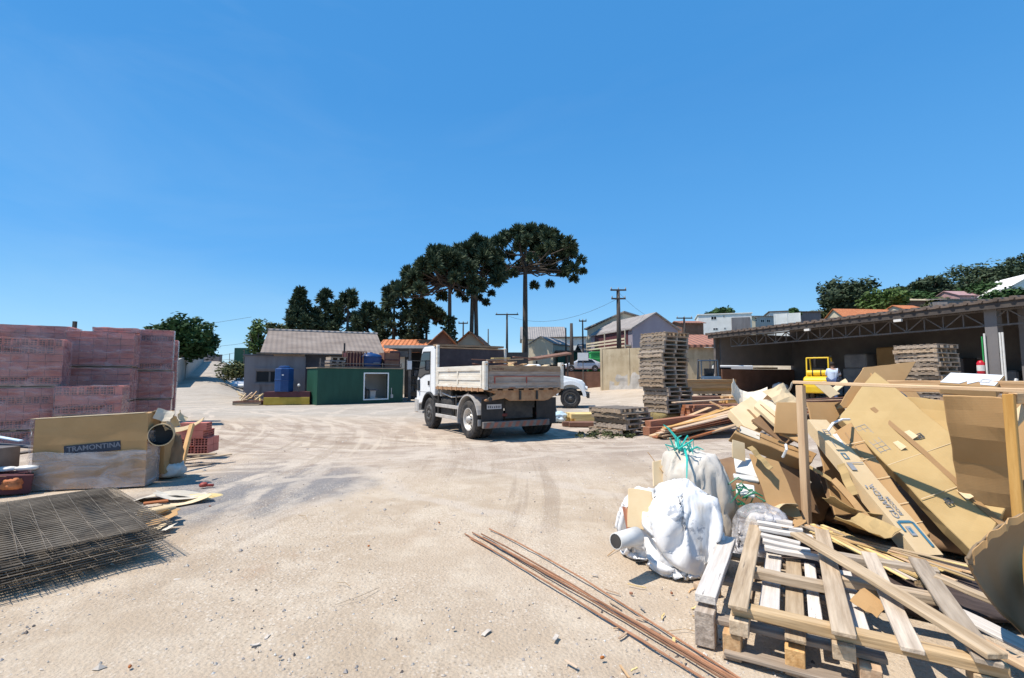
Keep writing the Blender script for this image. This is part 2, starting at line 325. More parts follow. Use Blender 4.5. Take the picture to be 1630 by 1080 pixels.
L.new(sky.outputs[0], hsv.inputs['Color']); tcw = N.new('ShaderNodeTexCoord'); spw = N.new('ShaderNodeSeparateXYZ'); L.new(tcw.outputs['Generated'], spw.inputs[0])
rw_ = N.new('ShaderNodeValToRGB'); er = rw_.color_ramp.elements     # clear azure air, paler towards the horizon
for p_, c_ in ((0, (.56, .82, .99)), (.07, (.32, .66, .97)), (.22, (.135, .45, .92)), (.5, (.076, .34, .79)), (1, (.06, .29, .70))):
    k = er[0] if p_ == 0 else er[-1] if p_ == 1 else er.new(p_); k.color = (*c_, 1); k.position = p_
L.new(spw.outputs[2], rw_.inputs[0])
mpw = N.new('ShaderNodeMapping'); mpw.inputs['Scale'].default_value = (1.3, 1.3, 5); mpw.inputs['Rotation'].default_value = (.3, .5, .4); L.new(tcw.outputs['Generated'], mpw.inputs[0])
nw = N.new('ShaderNodeTexNoise'); nw.inputs['Scale'].default_value = 1.6; nw.inputs['Detail'].default_value = 7; nw.inputs['Roughness'].default_value = .55; nw.inputs['Distortion'].default_value = .6; L.new(mpw.outputs[0], nw.inputs['Vector'])
wm = N.new('ShaderNodeMapRange'); wm.inputs[1].default_value = .46; wm.inputs[2].default_value = .80; wm.inputs[4].default_value = .13; L.new(nw.outputs[0], wm.inputs[0])
wx = N.new('ShaderNodeMapRange'); wx.inputs[1].default_value = .35; wx.inputs[2].default_value = -.75; wx.inputs[3].default_value = .15; L.new(spw.outputs[0], wx.inputs[0])
wq = N.new('ShaderNodeMath'); wq.operation = 'MULTIPLY'; L.new(wm.outputs[0], wq.inputs[0]); L.new(wx.outputs[0], wq.inputs[1])
hz = N.new('ShaderNodeMix'); hz.data_type = 'RGBA'; L.new(wq.outputs[0], hz.inputs[0]); L.new(rw_.outputs[0], hz.inputs[6]); hz.inputs[7].default_value = (.75, .9, 1, 1)
sc_ = N.new('ShaderNodeVectorMath'); sc_.operation = 'SCALE'; sc_.inputs['Scale'].default_value = 5.9; L.new(hz.outputs[2], sc_.inputs[0])
mxs = N.new('ShaderNodeMix'); mxs.data_type = 'RGBA'; mxs.inputs[0].default_value = .82; L.new(hsv.outputs[0], mxs.inputs[6]); L.new(sc_.outputs[0], mxs.inputs[7])
L.new(mxs.outputs[2], N['Background'].inputs[0]); N['Background'].inputs[1].default_value = .105
sl = bpy.data.lights.new('sun', 'SUN'); sl.energy = 3.7; sl.angle = radians(.55); sl.color = (1, .93, .83)
so = bpy.data.objects.new('sun', sl); C.objects.link(so); so.rotation_euler = SUN.to_track_quat('Z', 'Y').to_euler()
S.view_settings.view_transform = 'Standard'; S.view_settings.look = 'None'; S.view_settings.exposure = .70; S.view_settings.gamma = 1
S.cycles.max_bounces = 6; S.cycles.transparent_max_bounces = 12; S.cycles.diffuse_bounces = 3
S.cycles.use_denoising = True

def H(x, y):
    """ground height"""
    h = 0.0
    ed = -22.4 - .575 * (y - 36)                       # right edge of the driveway on the west side
    if y > 30 and x < ed + 4:
        ramp = min(.086 * (y - 30) + .25 * sstep(60, 75, y), 4.0)
        h += ramp * sstep(ed + 3.0, ed - .2, x)
    h += .62 * sstep(14, 33, y) * sstep(3, 11, x - .0 * y)
    if y > 55 and x > -30: h += 2.0 * sstep(55, 62, y) * sstep(-30, -20, x)
    h += max(0, .14 * (x - 8)) * sstep(48, 80, y) * sstep(16, 26, x)
    return h

def ground():
    def axis(lo, hi, f):
        out = [lo]; 
        while out[-1] < hi: out.append(out[-1] + f(out[-1]))
        return out
    ys = axis(-4, 420, lambda y: .09 if y < 9 else min(12, .09 + (y - 9) * .045))
    xs = axis(-330, 330, lambda x: .12 if abs(x) < 7 else min(14, .12 + (abs(x) - 7) * .06))
    mb = MB(); vs = []
    for y in ys:
        for x in xs:
            z = H(x, y)
            if y < 40: z += .030 * (noise.noise(V((x * .45, y * .45, 1))) ) + .012 * noise.noise(V((x * 1.9, y * 1.9, 4))) + (.007 * noise.noise(V((x * 6, y * 6, 9))) if y < 12 else 0)
            vs.append((x, y, z - .012))
    w_ = len(xs)
    mb.add(vs, [[j * w_ + i, j * w_ + i + 1, (j + 1) * w_ + i + 1, (j + 1) * w_ + i] for j in range(len(ys) - 1) for i in range(w_ - 1)])
    m = bpy.data.materials.new('dusty_yard'); m.use_nodes = True; nt = m.node_tree; N = nt.nodes; L = nt.links; B = N['Principled BSDF']
    B.inputs['Roughness'].default_value = .95; B.inputs['Specular IOR Level'].default_value = .15
    tc = N.new('ShaderNodeTexCoord'); pos = tc.outputs['Object']
    def nz(sc, det=6, ro=.6, dist=0, src=None):
        n = N.new('ShaderNodeTexNoise'); n.inputs['Scale'].default_value = sc; n.inputs['Detail'].default_value = det; n.inputs['Roughness'].default_value = ro; n.inputs['Distortion'].default_value = dist
        L.new(src or pos, n.inputs['Vector']); return n.outputs['Fac']
    def mr(v, a, b, c=0, d=1):
        n = N.new('ShaderNodeMapRange'); n.interpolation_type = 'SMOOTHSTEP'; L.new(v, n.inputs[0])
        for k, q in enumerate((a, b, c, d)): n.inputs[k + 1].default_value = q
        return n.outputs[0]
    def op(o, a, b=None):
        n = N.new('ShaderNodeMath'); n.operation = o
        for k, q in enumerate((a, b)):
            if q is None: continue
            if isinstance(q, (int, float)): n.inputs[k].default_value = q
            else: L.new(q, n.inputs[k])
        return n.outputs[0]
    def mix(f, a, b):
        n = N.new('ShaderNodeMix'); n.data_type = 'RGBA'; L.new(f, n.inputs[0])
        for k, q in ((6, a), (7, b)):
            if isinstance(q, tuple): n.inputs[k].default_value = (*q, 1)
            else: L.new(q, n.inputs[k])
        return n.outputs[2]
    sp = N.new('ShaderNodeSeparateXYZ'); L.new(pos, sp.inputs[0]); X, Y = sp.outputs[0], sp.outputs[1]
    base = mix(mr(nz(.35, 5), .35, .65), (.44, .34, .24), (.535, .43, .32))
    base = mix(mr(nz(1.7, 6, .65), .42, .7), base, (.575, .475, .36))
    base = mix(mr(nz(.8, 7, .7, .5), .56, .72), base, (.43, .315, .22))        # reddish dirt
    # worn asphalt showing through towards the west
    dx = op('ADD', X, 3.7); dy = op('SUBTRACT', Y, 7.4)
    d = op('SQRT', op('ADD', op('MULTIPLY', op('MULTIPLY', dx, dx), .20), op('MULTIPLY', op('MULTIPLY', dy, dy), .10)))
    asp = op('ADD', mr(d, .25, 1.25, 1, 0), op('MULTIPLY', op('SUBTRACT', nz(.9, 8, .68), .5), 1.3))
    asp = mr(asp, .38, .95)
    asp2 = op('MULTIPLY', mr(nz(.22, 6, .6), .50, .66), mr(Y, 6, 10))
    asp = op('MAXIMUM', asp, op('MULTIPLY', asp2, .45))
    gcol = mix(mr(nz(30, 3, .7), .3, .7), (.165, .16, .165), (.245, .235, .23))
    base = mix(op('MULTIPLY', asp, .92), base, gcol)
    # concrete apron and drive at the back
    far = op('MULTIPLY', mr(op('ADD', Y, op('MULTIPLY', nz(.5, 4), 4)), 18, 23), mr(X, 10, 2))
    base = mix(op('MULTIPLY', far, .8), base, mix(mr(nz(.6, 6), .3, .7), (.33, .295, .255), (.41, .375, .33)))
    # tyre tracks: arcs of pale dust
    wob = op('MULTIPLY', op('SUBTRACT', nz(.33, 4), .5), 1.5)
    tr = None
    for cx, cy, r, wd, s in ((-9, 21, 12.6, .13, .8), (-9, 21, 14.6, .13, .7), (-4, 22, 11.3, .10, .9), (-4, 22, 12.0, .08, .8), (-7, 17, 8.6, .10, .9), (-7, 17, 9.1, .08, .7), (3, 30, 18.6, .10, .9), (3, 30, 19.3, .09, .7), (-2, 26, 14.0, .14, .7), (-2, 26, 15.9, .14, .6), (7, 24, 15.2, .16, .7), (7, 24, 17.1, .16, .6), (-16, 10, 12.2, .15, .9),
                             (-16, 10, 14.0, .15, .7), (14, 20, 18.3, .14, .6), (14, 20, 20.2, .14, .6), (-30, 2, 27.0, .13, .8), (-30, 2, 27.5, .12, .6), (1, 40, 27.3, .18, .6), (1, 40, 29.2, .18, .5), (-14, 34, 24, .16, .6), (-14, 34, 26, .16, .6)):
        ax = op('SUBTRACT', X, cx); ay = op('SUBTRACT', Y, cy)
        q = op('ABSOLUTE', op('SUBTRACT', op('ADD', op('SQRT', op('ADD', op('MULTIPLY', ax, ax), op('MULTIPLY', ay, ay))), wob), r))
        q = op('MULTIPLY', mr(q, wd * .6, wd * 1.5, 1, 0), s); tr = q if tr is None else op('MAXIMUM', tr, q)
    mid = op('MULTIPLY', mr(Y, 7, 10.5), mr(Y, 20, 15)); base = mix(op('MULTIPLY', mid, .8), base, mix(mr(nz(.7, 6, .65), .35, .65), (.33, .265, .215), (.41, .325, .265)))
    tr = op('MULTIPLY', tr, mr(nz(.8, 7, .72), .36, .58)); tr = op('MULTIPLY', tr, mr(Y, 3.4, 6))
    base = mix(op('MULTIPLY', tr, 1.0), base, (.56, .475, .385))
    # fine swept streaks left by turning wheels: noise drawn out along arcs
    for cx, cy, hi_, y0_, y1_ in ((-5, 23.5, .5, 8.5, 11), (6, 27, .5, 9, 12), (-22, 8, .35, 4.5, 7)):
        ax = op('SUBTRACT', X, cx); ay = op('SUBTRACT', Y, cy); rr_ = op('SQRT', op('ADD', op('MULTIPLY', ax, ax), op('MULTIPLY', ay, ay))); an = op('ARCTAN2', ay, ax)
        cv = N.new('ShaderNodeCombineXYZ'); L.new(op('MULTIPLY', rr_, 2.6), cv.inputs[0]); L.new(op('MULTIPLY', an, 2.2), cv.inputs[1]); st_ = nz(1.15, 5, .6, .25, cv.outputs[0])
        lim = op('MULTIPLY', op('MULTIPLY', mr(Y, y0_ - 2, y1_), mr(Y, 21, 15)), mr(nz(.22, 4), .38, .55))
        base = mix(op('MULTIPLY', op('MULTIPLY', mr(st_, .54, .66), lim), hi_ + .25), base, (.585, .49, .38)); base = mix(op('MULTIPLY', op('MULTIPLY', mr(st_, .47, .37), lim), hi_ + .15), base, (.30, .225, .165))
    # gravel: pale and dark grains, denser close by
    vo = N.new('ShaderNodeTexVoronoi'); vo.inputs['Scale'].default_value = 42; vo.inputs['Randomness'].default_value = 1; L.new(pos, vo.inputs['Vector'])
    gr = N.new('ShaderNodeValToRGB'); e = gr.color_ramp.elements
    for p_, c_ in ((.0, (.24, .18, .125)), (.3, (.42, .335, .24)), (.6, (.56, .465, .355)), (.85, (.70, .62, .52))):
        k = e[0] if p_ == 0 else e[-1] if p_ == .85 else e.new(p_); k.color = (*c_, 1); k.position = p_
    vc = N.new('ShaderNodeSeparateXYZ'); L.new(vo.outputs['Color'], vc.inputs[0]); L.new(vc.outputs[0], gr.inputs[0])
    gm = op('MULTIPLY', mr(nz(.7, 6, .65), .36, .6), mr(vo.outputs['Distance'], .5, .25))
    base = mix(op('MULTIPLY', gm, .65), base, gr.outputs[0])
    base = mix(mr(nz(24, 5, .75), .60, .72, 0, .7), base, (.24, .185, .135))
    base = mix(mr(nz(60, 4, .75), .62, .75, 0, .6), base, (.15, .115, .09))
    gz = nz(.12, 8, .7); grs = op('MULTIPLY', op('MULTIPLY', mr(Y, 50, 75), mr(X, -30, -20)), mr(gz, .3, .45)); base = mix(grs, base, mix(mr(nz(.3, 8), .4, .6), (.07, .085, .03), (.16, .14, .07)))
    L.new(base, B.inputs['Base Color'])
    hh = op('ADD', op('ADD', op('MULTIPLY', nz(22, 6, .75), .6), op('MULTIPLY', nz(75, 4, .8), .5)), op('ADD', op('MULTIPLY', vo.outputs['Distance'], -.45), op('MULTIPLY', tr, -.25)))
    bp = N.new('ShaderNodeBump'); bp.inputs['Strength'].default_value = .75; bp.inputs['Distance'].default_value = .022; L.new(hh, bp.inputs['Height']); L.new(bp.outputs[0], B.inputs['Normal'])
    struct(mb.build('ground', m, smooth=True))
ground()

def stones():
    mb = MB(); r = random.Random(5)
    for i in range(17000):
        y = 2.2 + 12 * r.random() ** 1.9; x = r.uniform(-1.12, 1.12) * y
        if noise.noise(V((x * .8, y * .8, 3))) + .35 < r.random() * .8: continue
        s = r.choice((.003, .004, .005, .005, .006, .008, .010)) * r.uniform(.7, 1.4) * (1 + y * .05)
        if r.random() < .015: s *= 2.2
        z = H(x, y) + .030 * noise.noise(V((x * .45, y * .45, 1))) + .012 * noise.noise(V((x * 1.9, y * 1.9, 4))) - .012
        mb.cur = r.choices((0, 1, 2, 3), (9, 3, .7, .4))[0]
        a = r.uniform(0, 6.3); q = []
        for dx, dy, dz in ((1, 0, 0), (0, 1, 0), (-1, 0, 0), (0, -1, 0), (0, 0, .75), (0, 0, -.5)):
            k = s * r.uniform(.7, 1.3); q.append((x + (dx * cos(a) - dy * sin(a) * .7) * k, y + (dx * sin(a) + dy * cos(a) * .7) * k, z + dz * k + s * .15))
        mb.add(q, [[0, 1, 4], [1, 2, 4], [2, 3, 4], [3, 0, 4], [1, 0, 5], [2, 1, 5], [3, 2, 5], [0, 3, 5]])
    struct(tag(mb.build('gravel', [M_['stone1'], M_['stone2'], M_['stone3'], M_['stone4']]), 'loose pale gravel scattered over the dusty yard', 'gravel'), 'stuff')
stones()
# ------------------------------------------------------------------ small makers
def text(s, size, M, m, parent=None, name='lettering', ext=.0006, bold=0.0, sx=1.0):
    cu = bpy.data.curves.new(name, 'FONT'); cu.body = s; cu.size = size; cu.extrude = ext; cu.offset = bold; cu.align_x = 'LEFT'; cu.align_y = 'BOTTOM'
    tmp = bpy.data.objects.new(name, cu); C.objects.link(tmp); bpy.context.view_layer.update(); me = bpy.data.meshes.new_from_object(tmp.evaluated_get(bpy.context.evaluated_depsgraph_get()))
    bpy.data.objects.remove(tmp); me.materials.clear(); me.materials.append(m); o = bpy.data.objects.new(name, me); C.objects.link(o)
    if parent: o.parent = parent
    o.matrix_local = M @ Matrix.Diagonal((sx, 1, 1, 1)); return o

def slab(name, pO, pA, pB, th, m, warp=.006, seed=0, nu=10, nv=5, edge=None):
    """a board or flat carton: corner O, long edge to A, short edge towards B, thickness th behind the face"""
    pO, pA, pB = V(pO), V(pA), V(pB)
    M = frame(pO, pA - pO, pB - pO); Mi = M.inverted(); a = Mi @ pA; b = Mi @ pB
    def fn(u, v):
        p = V((a.x * u + b.x * v, b.y * v, 0)); k = V((p.x * 2.2 + seed * 7, p.y * 2.2, seed))
        p.z = warp * 2 * noise.noise(k) + (warp * 1.2 * abs(((u * 2.3 + seed * .37) % 1) - .5) if warp > .01 else 0); we = min(warp, .007); p.x += we * noise.noise(k * 3) * (u in (0, 1)) * 2; p.y += we * noise.noise(k * 2.3) * (v in (0, 1)) * 2
        return p
    mb = MB(); mb.sheet(fn, nu, nv, th)
    return mb.build(name, m, M=M, bev=min(.006, th * .3)), M, a, b

def scrap(name, loc, size, m, seed, tilt=.3, th=.004, asp=1.4, curl=.25, rz=None):
    r = random.Random(seed); rz = r.uniform(0, 6.28) if rz is None else rz
    def fn(u, v):
        x = (u - .5) * size * asp; y = (v - .5) * size
        e = 1 + .25 * noise.noise(V((u * 3, v * 3, seed)))
        return V((x * e, y * e, curl * size * (2 * (u - .5)) ** 2 * r0 + .08 * size * noise.noise(V((u * 2.5, v * 2.5, seed + 9)))))
    r0 = r.choice((-1, 1, .6)); mb = MB(); mb.sheet(fn, 7, 5, th)
    M = T(loc) @ RZ(rz) @ Matrix.Rotation(r.uniform(-tilt, tilt), 4, 'X') @ Matrix.Rotation(r.uniform(-tilt, tilt), 4, 'Y')
    return mb.build(name, m, M=M)

def lumpy(name, dims, m, parent=None, M=None, seed=0, amp=.12, n=28, fs=2.2, folds=0, flat=.75, sq=2.6):
    """soft sack: squashed super-ellipsoid with folds, flat underneath"""
    mb = MB(); k = n // 2; vs = []
    for i in range(k + 1):
        ph = pi * i / k - pi / 2
        for j in range(n):
            t = 2 * pi * j / n
            q = V((cos(t) * cos(ph), sin(t) * cos(ph), sin(ph)))
            e = (abs(q.x) ** sq + abs(q.y) ** sq + abs(q.z) ** sq) ** (-1 / sq)
            d = 1 + amp * noise.noise(q * fs + V((seed, 0, 0))) + amp * .6 * noise.noise(q * fs * 2.7 + V((0, seed, 0)))
            if folds: d += folds * abs(noise.noise(V((q.x * 5 + seed, q.y * 5, q.z * 1.3)))) ** .7 * -1 + folds * .4
            p = q * e * d; p.z = max(p.z, -flat)
            vs.append(V((p.x * dims[0] / 2, p.y * dims[1] / 2, (p.z + flat) * dims[2] / (1 + flat))))
    mb.add(vs, [[i * n + j, i * n + (j + 1) % n, (i + 1) * n + (j + 1) % n, (i + 1) * n + j] for i in range(k) for j in range(n)])
    o = mb.build(name, m, parent, M, smooth=True)
    return o

# ------------------------------------------------------------------ soft sacks: fabric dropped over their contents with the cloth solver
def soft_sacks(cores, bags, frames=34):
    """cores: list of temporary solid shapes (centre, dims); bags: list of (centre, dims, seed, shrink). returns baked MB-like meshes"""
    tmp = []
    gp = MB(); gp.b(-3, 8, 0, 9, -.4, 0.0); g = gp.build('t', M_['sack']); tmp.append(g)
    for c, d, sd in cores:
        o = lumpy('t', d, M_['sack'], M=T(c), seed=sd, amp=.22, n=20, flat=.9); tmp.append(o)
    for o in tmp:
        md = o.modifiers.new('c', 'COLLISION'); o.collision.thickness_outer = .008; o.collision.cloth_friction = 25
    outs = []
    for c, d, sd, sh in bags:
        mb = MB(); n, k = 96, 54; vs = []
        for i in range(1, k):
            ph = pi * i / k - pi / 2
            for j in range(n):
                t = 2 * pi * j / n; q = V((cos(t) * cos(ph), sin(t) * cos(ph), sin(ph))); e = (abs(q.x) ** 3 + abs(q.y) ** 3 + abs(q.z) ** 3) ** (-1 / 3); p = q * e * (1 + .05 * noise.noise(q * 3 + V((sd, 0, 0))))
                vs.append(V((p.x * d[0] / 2, p.y * d[1] / 2, (p.z + 1) * d[2] / 2 + .015)) + V(c))
        mb.add(vs, [[i * n + j, i * n + (j + 1) % n, (i + 1) * n + (j + 1) % n, (i + 1) * n + j] for i in range(k - 2) for j in range(n)] + [list(range(n))[::-1], [(k - 2) * n + j for j in range(n)]])
        o = mb.build('t', M_['sack']); md = o.modifiers.new('cloth', 'CLOTH'); st = md.settings
        st.quality = 6; st.mass = .25; st.tension_stiffness = 8; st.compression_stiffness = 8; st.shear_stiffness = 3; st.bending_stiffness = .15; st.air_damping = 2; st.shrink_min = sh
        cs = md.collision_settings; cs.use_collision = True; cs.distance_min = .008; cs.collision_quality = 3; cs.use_self_collision = False
        outs.append(o)
    S.frame_start = 1; S.frame_end = frames
    for f in range(1, frames + 1): S.frame_set(f)
    dg = bpy.context.evaluated_depsgraph_get(); res = []
    for o in outs:
        me = bpy.data.meshes.new_from_object(o.evaluated_get(dg)); me.polygons.foreach_set('use_smooth', [True] * len(me.polygons)); me.update()
        for v, nn in [(v, V(v.normal)) for v in me.vertices]: q = V(v.co); v.co = q + nn * (-.009 * abs(noise.noise(V((q.x * 11, q.y * 11, q.z * 5)))) ** .7 + .006 + .0025 * noise.noise(q * 18))
        res.append(me)
    for o in tmp + outs: bpy.data.objects.remove(o, do_unlink=True)
    S.frame_set(1)
    return res

# ------------------------------------------------------------------ wrapped packs of bricks
def brick_pack(FL, FR, z0, z1, depth, label, seed, milk=True, holes=(1,), group='film wrapped packs of red bricks'):
    FL = V((*FL, z0)); FR = V((*FR, z0)); W = (FR - FL).length
    t = thing('brick_pack', label, 'brick pack', group=group, M=frame(FL, FR - FL, RZ(pi / 2) @ (FR - FL)))
    r = random.Random(seed); Hh = z1 - z0; pz = .08 if Hh > .6 else 0
    mb = MB(); rows = max(2, round((Hh - pz) / .19)); rh = (Hh - pz) / rows
    mb.cur = 1; mb.b(.05, W - .05, .05, depth - .02, pz, Hh - .03); mb.cur = 0
    def run(length, place, row):
        hole = row % 5 in holes
        n = max(2, round(length / (.145 if hole else .29))); bl = length / n
        for i in range(n):
            j = r.uniform(-.010, .010); place(i * bl + .005, (i + 1) * bl - .005, j, hole)
    for k in range(rows):
        za = pz + k * rh + .004; zb = pz + (k + 1) * rh - .007
        def front(a, b, j, hole):
            mb.cur = 0; mb.b(a, b, j, .12, za, zb)
            if hole:
                mb.cur = 1; nc, nr = 2, 3  # dark patches on the brick face imitate shaded holes
                for u in range(nc):
                    for v in range(nr):
                        ax = a + (b - a) * (.1 + .42 * u); az = za + (zb - za) * (.1 + .29 * v)
                        mb.b(ax, ax + (b - a) * .34, j - .002, j + .01, az, az + (zb - za) * .22)
        run(W, front, k)
        def side(a, b, j, hole): mb.cur = 0; mb.b(W - .12, W + j, a, b, za, zb)
        run(depth, side, k + 2)
    mb.build('bricks', [M_['brick'], M_['brickshade']], t)
    if pz:
        p = MB()
        for i in range(3): x = .05 + i * (W - .2) / 2; p.b(x, x + .1, .0, depth, .02, pz - .024)
        for i in range(2): p.b(0, W, i * (depth - .12), i * (depth - .12) + .12, 0, .02)
        p.b(.01, W - .01, .10, .18, .021, pz - .023); p.b(0, W, 0, depth, pz - .022, pz - .004); p.build('pallet', M_['palletd'], t)  # cross runner added so the gap under the bricks stays dark
    f = MB(); e = .014
    def wr(p):
        n = .016 * noise.noise(V((p.x * 3 + seed, p.y * 3, p.z * 5))) + .01 * noise.noise(V((p.x * 9, p.y * 9 + seed, p.z * 14)))
        c = V((W / 2, depth / 2, p.z)); d = (p - c).normalized(); return p + d * (n + .008) + V((0, 0, n if p.z > Hh - .02 else 0))
    cor = [V((-e, -e, 0)), V((W + e, -e, 0)), V((W + e, depth + e, 0)), V((-e, depth + e, 0))]
    for i in range(4):
        a, b = cor[i], cor[(i + 1) % 4]
        f.sheet(lambda u, v: wr(a.lerp(b, u) + V((0, 0, pz * .5 + (Hh - pz * .5 + .01) * v))), 14, 10)
    f.sheet(lambda u, v: wr(V((-e + (W + 2 * e) * u, -e + (depth + 2 * e) * v, Hh + .008))), 12, 10)
    f.build('shrink_wrap', M_['film'], t, smooth=True); return t

brick_pack((-12.06, 10.72), (-10.94, 11.55), 0, .32, 1.05, 'low grey looking brick pack at the foot of the nearest stack, behind the metal scraps', 1)
brick_pack((-12.06, 10.72), (-10.93, 11.55), .33, 1.33, 1.05, 'brick pack between two others in the stack nearest the frame edge', 2, holes=(0, 3))
brick_pack((-12.10, 10.74), (-10.90, 11.57), 1.34, 2.50, 1.05, 'brick pack with long rows of holes, topping the stack nearest the frame edge', 3, holes=(0, 4))
brick_pack((-10.80, 11.35), (-9.72, 11.95), 0, .62, .85, 'brick pack mostly hidden behind the branded carton, under a shorter wrapped pack', 4)
brick_pack((-10.80, 11.35), (-9.72, 11.95), .63, 1.37, .85, 'short brick pack with crumpled film at its corner, just above the branded carton', 5, holes=(0, 2))
brick_pack((-12.02, 12.85), (-10.80, 13.55), 0, .88, 1.0, 'brick pack at the bottom of the middle stack, hidden behind the shorter pack', 6)
brick_pack((-12.02, 12.85), (-10.80, 13.55), .89, 1.84, 1.0, 'brick pack in the middle stack right beneath the tallest plain pack', 7, holes=(1,))
brick_pack((-12.04, 12.84), (-10.77, 13.56), 1.85, 2.84, 1.0, 'plain faced brick pack on top of the middle stack, with loose layers on it', 8, holes=())
brick_pack((-11.62, 13.2), (-10.78, 13.7), 2.86, 2.97, .55, 'thin loose layer of bricks on top of the middle stack', 9, holes=())
brick_pack((-12.04, 15.0), (-11.10, 15.62), 0, .85, .95, 'brick pack at ground level in the stack beside the driveway', 10, holes=())
brick_pack((-12.04, 15.0), (-11.08, 15.62), .86, 1.76, .95, 'brick pack with a torn film corner, second level of the stack beside the driveway', 11, holes=(4,))
brick_pack((-12.06, 15.0), (-11.12, 15.62), 1.77, 3.10, .95, 'tall brick pack on top of the stack beside the driveway', 12, holes=(0,))
brick_pack((-12.85, 16.35), (-11.90, 16.95), 0, 2.88, .7, 'tall pack of bricks peeping out behind the stack beside the driveway', 13, holes=())
brick_pack((-14.1, 12.6), (-12.50, 13.4), 0, 3.0, 1.0, 'high wrapped stack of bricks rising behind the stack nearest the frame edge', 14, holes=())

# ------------------------------------------------------------------ flat carton with a navy label
def carton():
    FL = V((-6.78, 6.86, 0)); FR = V((-5.40, 7.16, 0)); W = (FR - FL).length; d = .34; Hh = .99
    t = thing('flat_carton', 'big upright brown carton with a navy label, wrapped in clear film', 'carton', M=frame(FL, FR - FL, RZ(pi / 2) @ (FR - FL)))
    mb = MB()
    def top(u): return Hh + .07 * u
    for a, b, c, e in (((0, 0), (W, 0), 0, 1), ((W, 0), (W, d), 1, 1), ((W, d), (0, d), 1, 0), ((0, d), (0, 0), 0, 0)):
        mb.sheet(lambda u, v: V((a[0] + (b[0] - a[0]) * u, a[1] + (b[1] - a[1]) * u + .010 * noise.noise(V((u * 3, v * 3, a[0]))), v * (top(c + (e - c) * u)))), 10, 8)
    mb.sheet(lambda u, v: V((W * u, d * v, top(u) + .006 * noise.noise(V((u * 5, v * 3, 2))))), 10, 3)
    mb.build('carton_body', M_['board'], t, bev=0)
    lid = MB(); lid.b(-.006, W * .99, -.005, d * .34, 0, .010, Matrix.Rotation(-atan2(.07, W), 4, 'Y') @ T(0, 0, Hh + .004)); lid.build('top_flap', M_['boardw'], t)
    lb = MB(); Ml = T(W * .275, -.014, .475) @ Matrix.Rotation(-.085, 4, 'Y'); lb.b(0, .70, 0, .006, 0, .135, Ml); lbo = lb.build('label_panel', M_['navy'], t)
    text('TRAMONTINA', .098, Ml @ T(.035, -.002, .030) @ Matrix.Rotation(pi / 2, 4, 'X'), M_['labelgrey'], lbo, sx=1.04, bold=.0015)
    f = MB(); e = .02
    def wr(p): n = .012 * noise.noise(V((p.x * 3, p.y * 5, p.z * 7))) + .01 * noise.noise(V((p.x * 11, p.y * 9, p.z * 13))); return p + V((n, -abs(n) - .004 if p.y < d / 2 else n, 0))
    hf = lambda u: .52 + .05 * noise.noise(V((u * 4, 0, 3)))
    f.sheet(lambda u, v: wr(V((-e + (W + 2 * e) * u, -e, hf(u) * v))), 24, 10)
    f.sheet(lambda u, v: wr(V((W + e, -e + (d + 2 * e) * u, .8 * v))), 6, 10)
    f.sheet(lambda u, v: V((-e - .03 * noise.noise(V((u * 4, v * 14, 1))) - .01, -e - .02 + (.12 + .03 * noise.noise(V((v * 9, 3, 1)))) * u, -.03 + (Hh + .02) * v)), 5, 22)
    f.sheet(lambda u, v: V((-.55 * (1 - u) + .02 * noise.noise(V((u * 6, v * 6, 3))), -.16 + .18 * v, .15 + .05 * noise.noise(V((u * 7, v * 5, 8))) + .10 * u)), 10, 6)
    f.build('shrink_wrap', M_['clearfilm'], t, smooth=True)
carton()
o, Mx, a, b = slab('cardboard_box', (-6.65, 7.62, .99), (-5.45, 7.78, 1.06), (-6.65, 7.70, .05), .30, M_['board'], seed=3)
tag(o, 'plain brown carton standing close behind the labelled carton', 'carton')
# roll with a dark hollow end, papers and film behind the carton
mb = MB(); Mr = T(P(257, 692, 7.29)) @ RZ(.5) @ Matrix.Rotation(pi / 2, 4, 'X')
mb.cur = 0; mb.lathe([(.0, -.12), (.145, -.12), (.15, .06), (0.15, .06)], 26, Mr, caps=False); mb.cur = 1; mb.lathe([(.152, .06), (.166, .06), (.16, -.13), (0, -.13)], 26, Mr, caps=False)
tag(mb.build('hollow_drum', [M_['black'], M_['boardw']], smooth=False), 'hollow drum with a black inside and pale rim at the end of the labelled carton', 'drum')
for i, (px, py, Y, s, mm, lab) in enumerate(((263, 662, 7.35, .17, 'paper', 'crumpled white paper sheet on top of the torn packaging by the carton'), (276, 672, 7.45, .16, 'boardw', 'cream cardboard flap sticking up behind the black drum'),
        (254, 658, 7.4, .13, 'boardw', 'pale twisted strip of packaging by the top corner of the carton'), (288, 664, 7.6, .12, 'boardw', 'pointed cream cardboard shred nearest the driveway'), (270, 678, 7.4, .13, 'paper', 'grey white film wad tucked behind the black drum'))):
    tag(scrap('torn_packaging', P(px, py, Y), s, M_[mm], 40 + i, tilt=1.2, curl=.5), lab, 'packaging scrap', 'torn packaging behind the carton')
# heap that holds them up
tag(lumpy('paper_heap', (.26, .30, .66), M_['boardin'], M=T(-5.50, 7.85, 0), seed=4, amp=.25, folds=.12), 'dark paper heap hidden behind the black drum', 'paper heap')

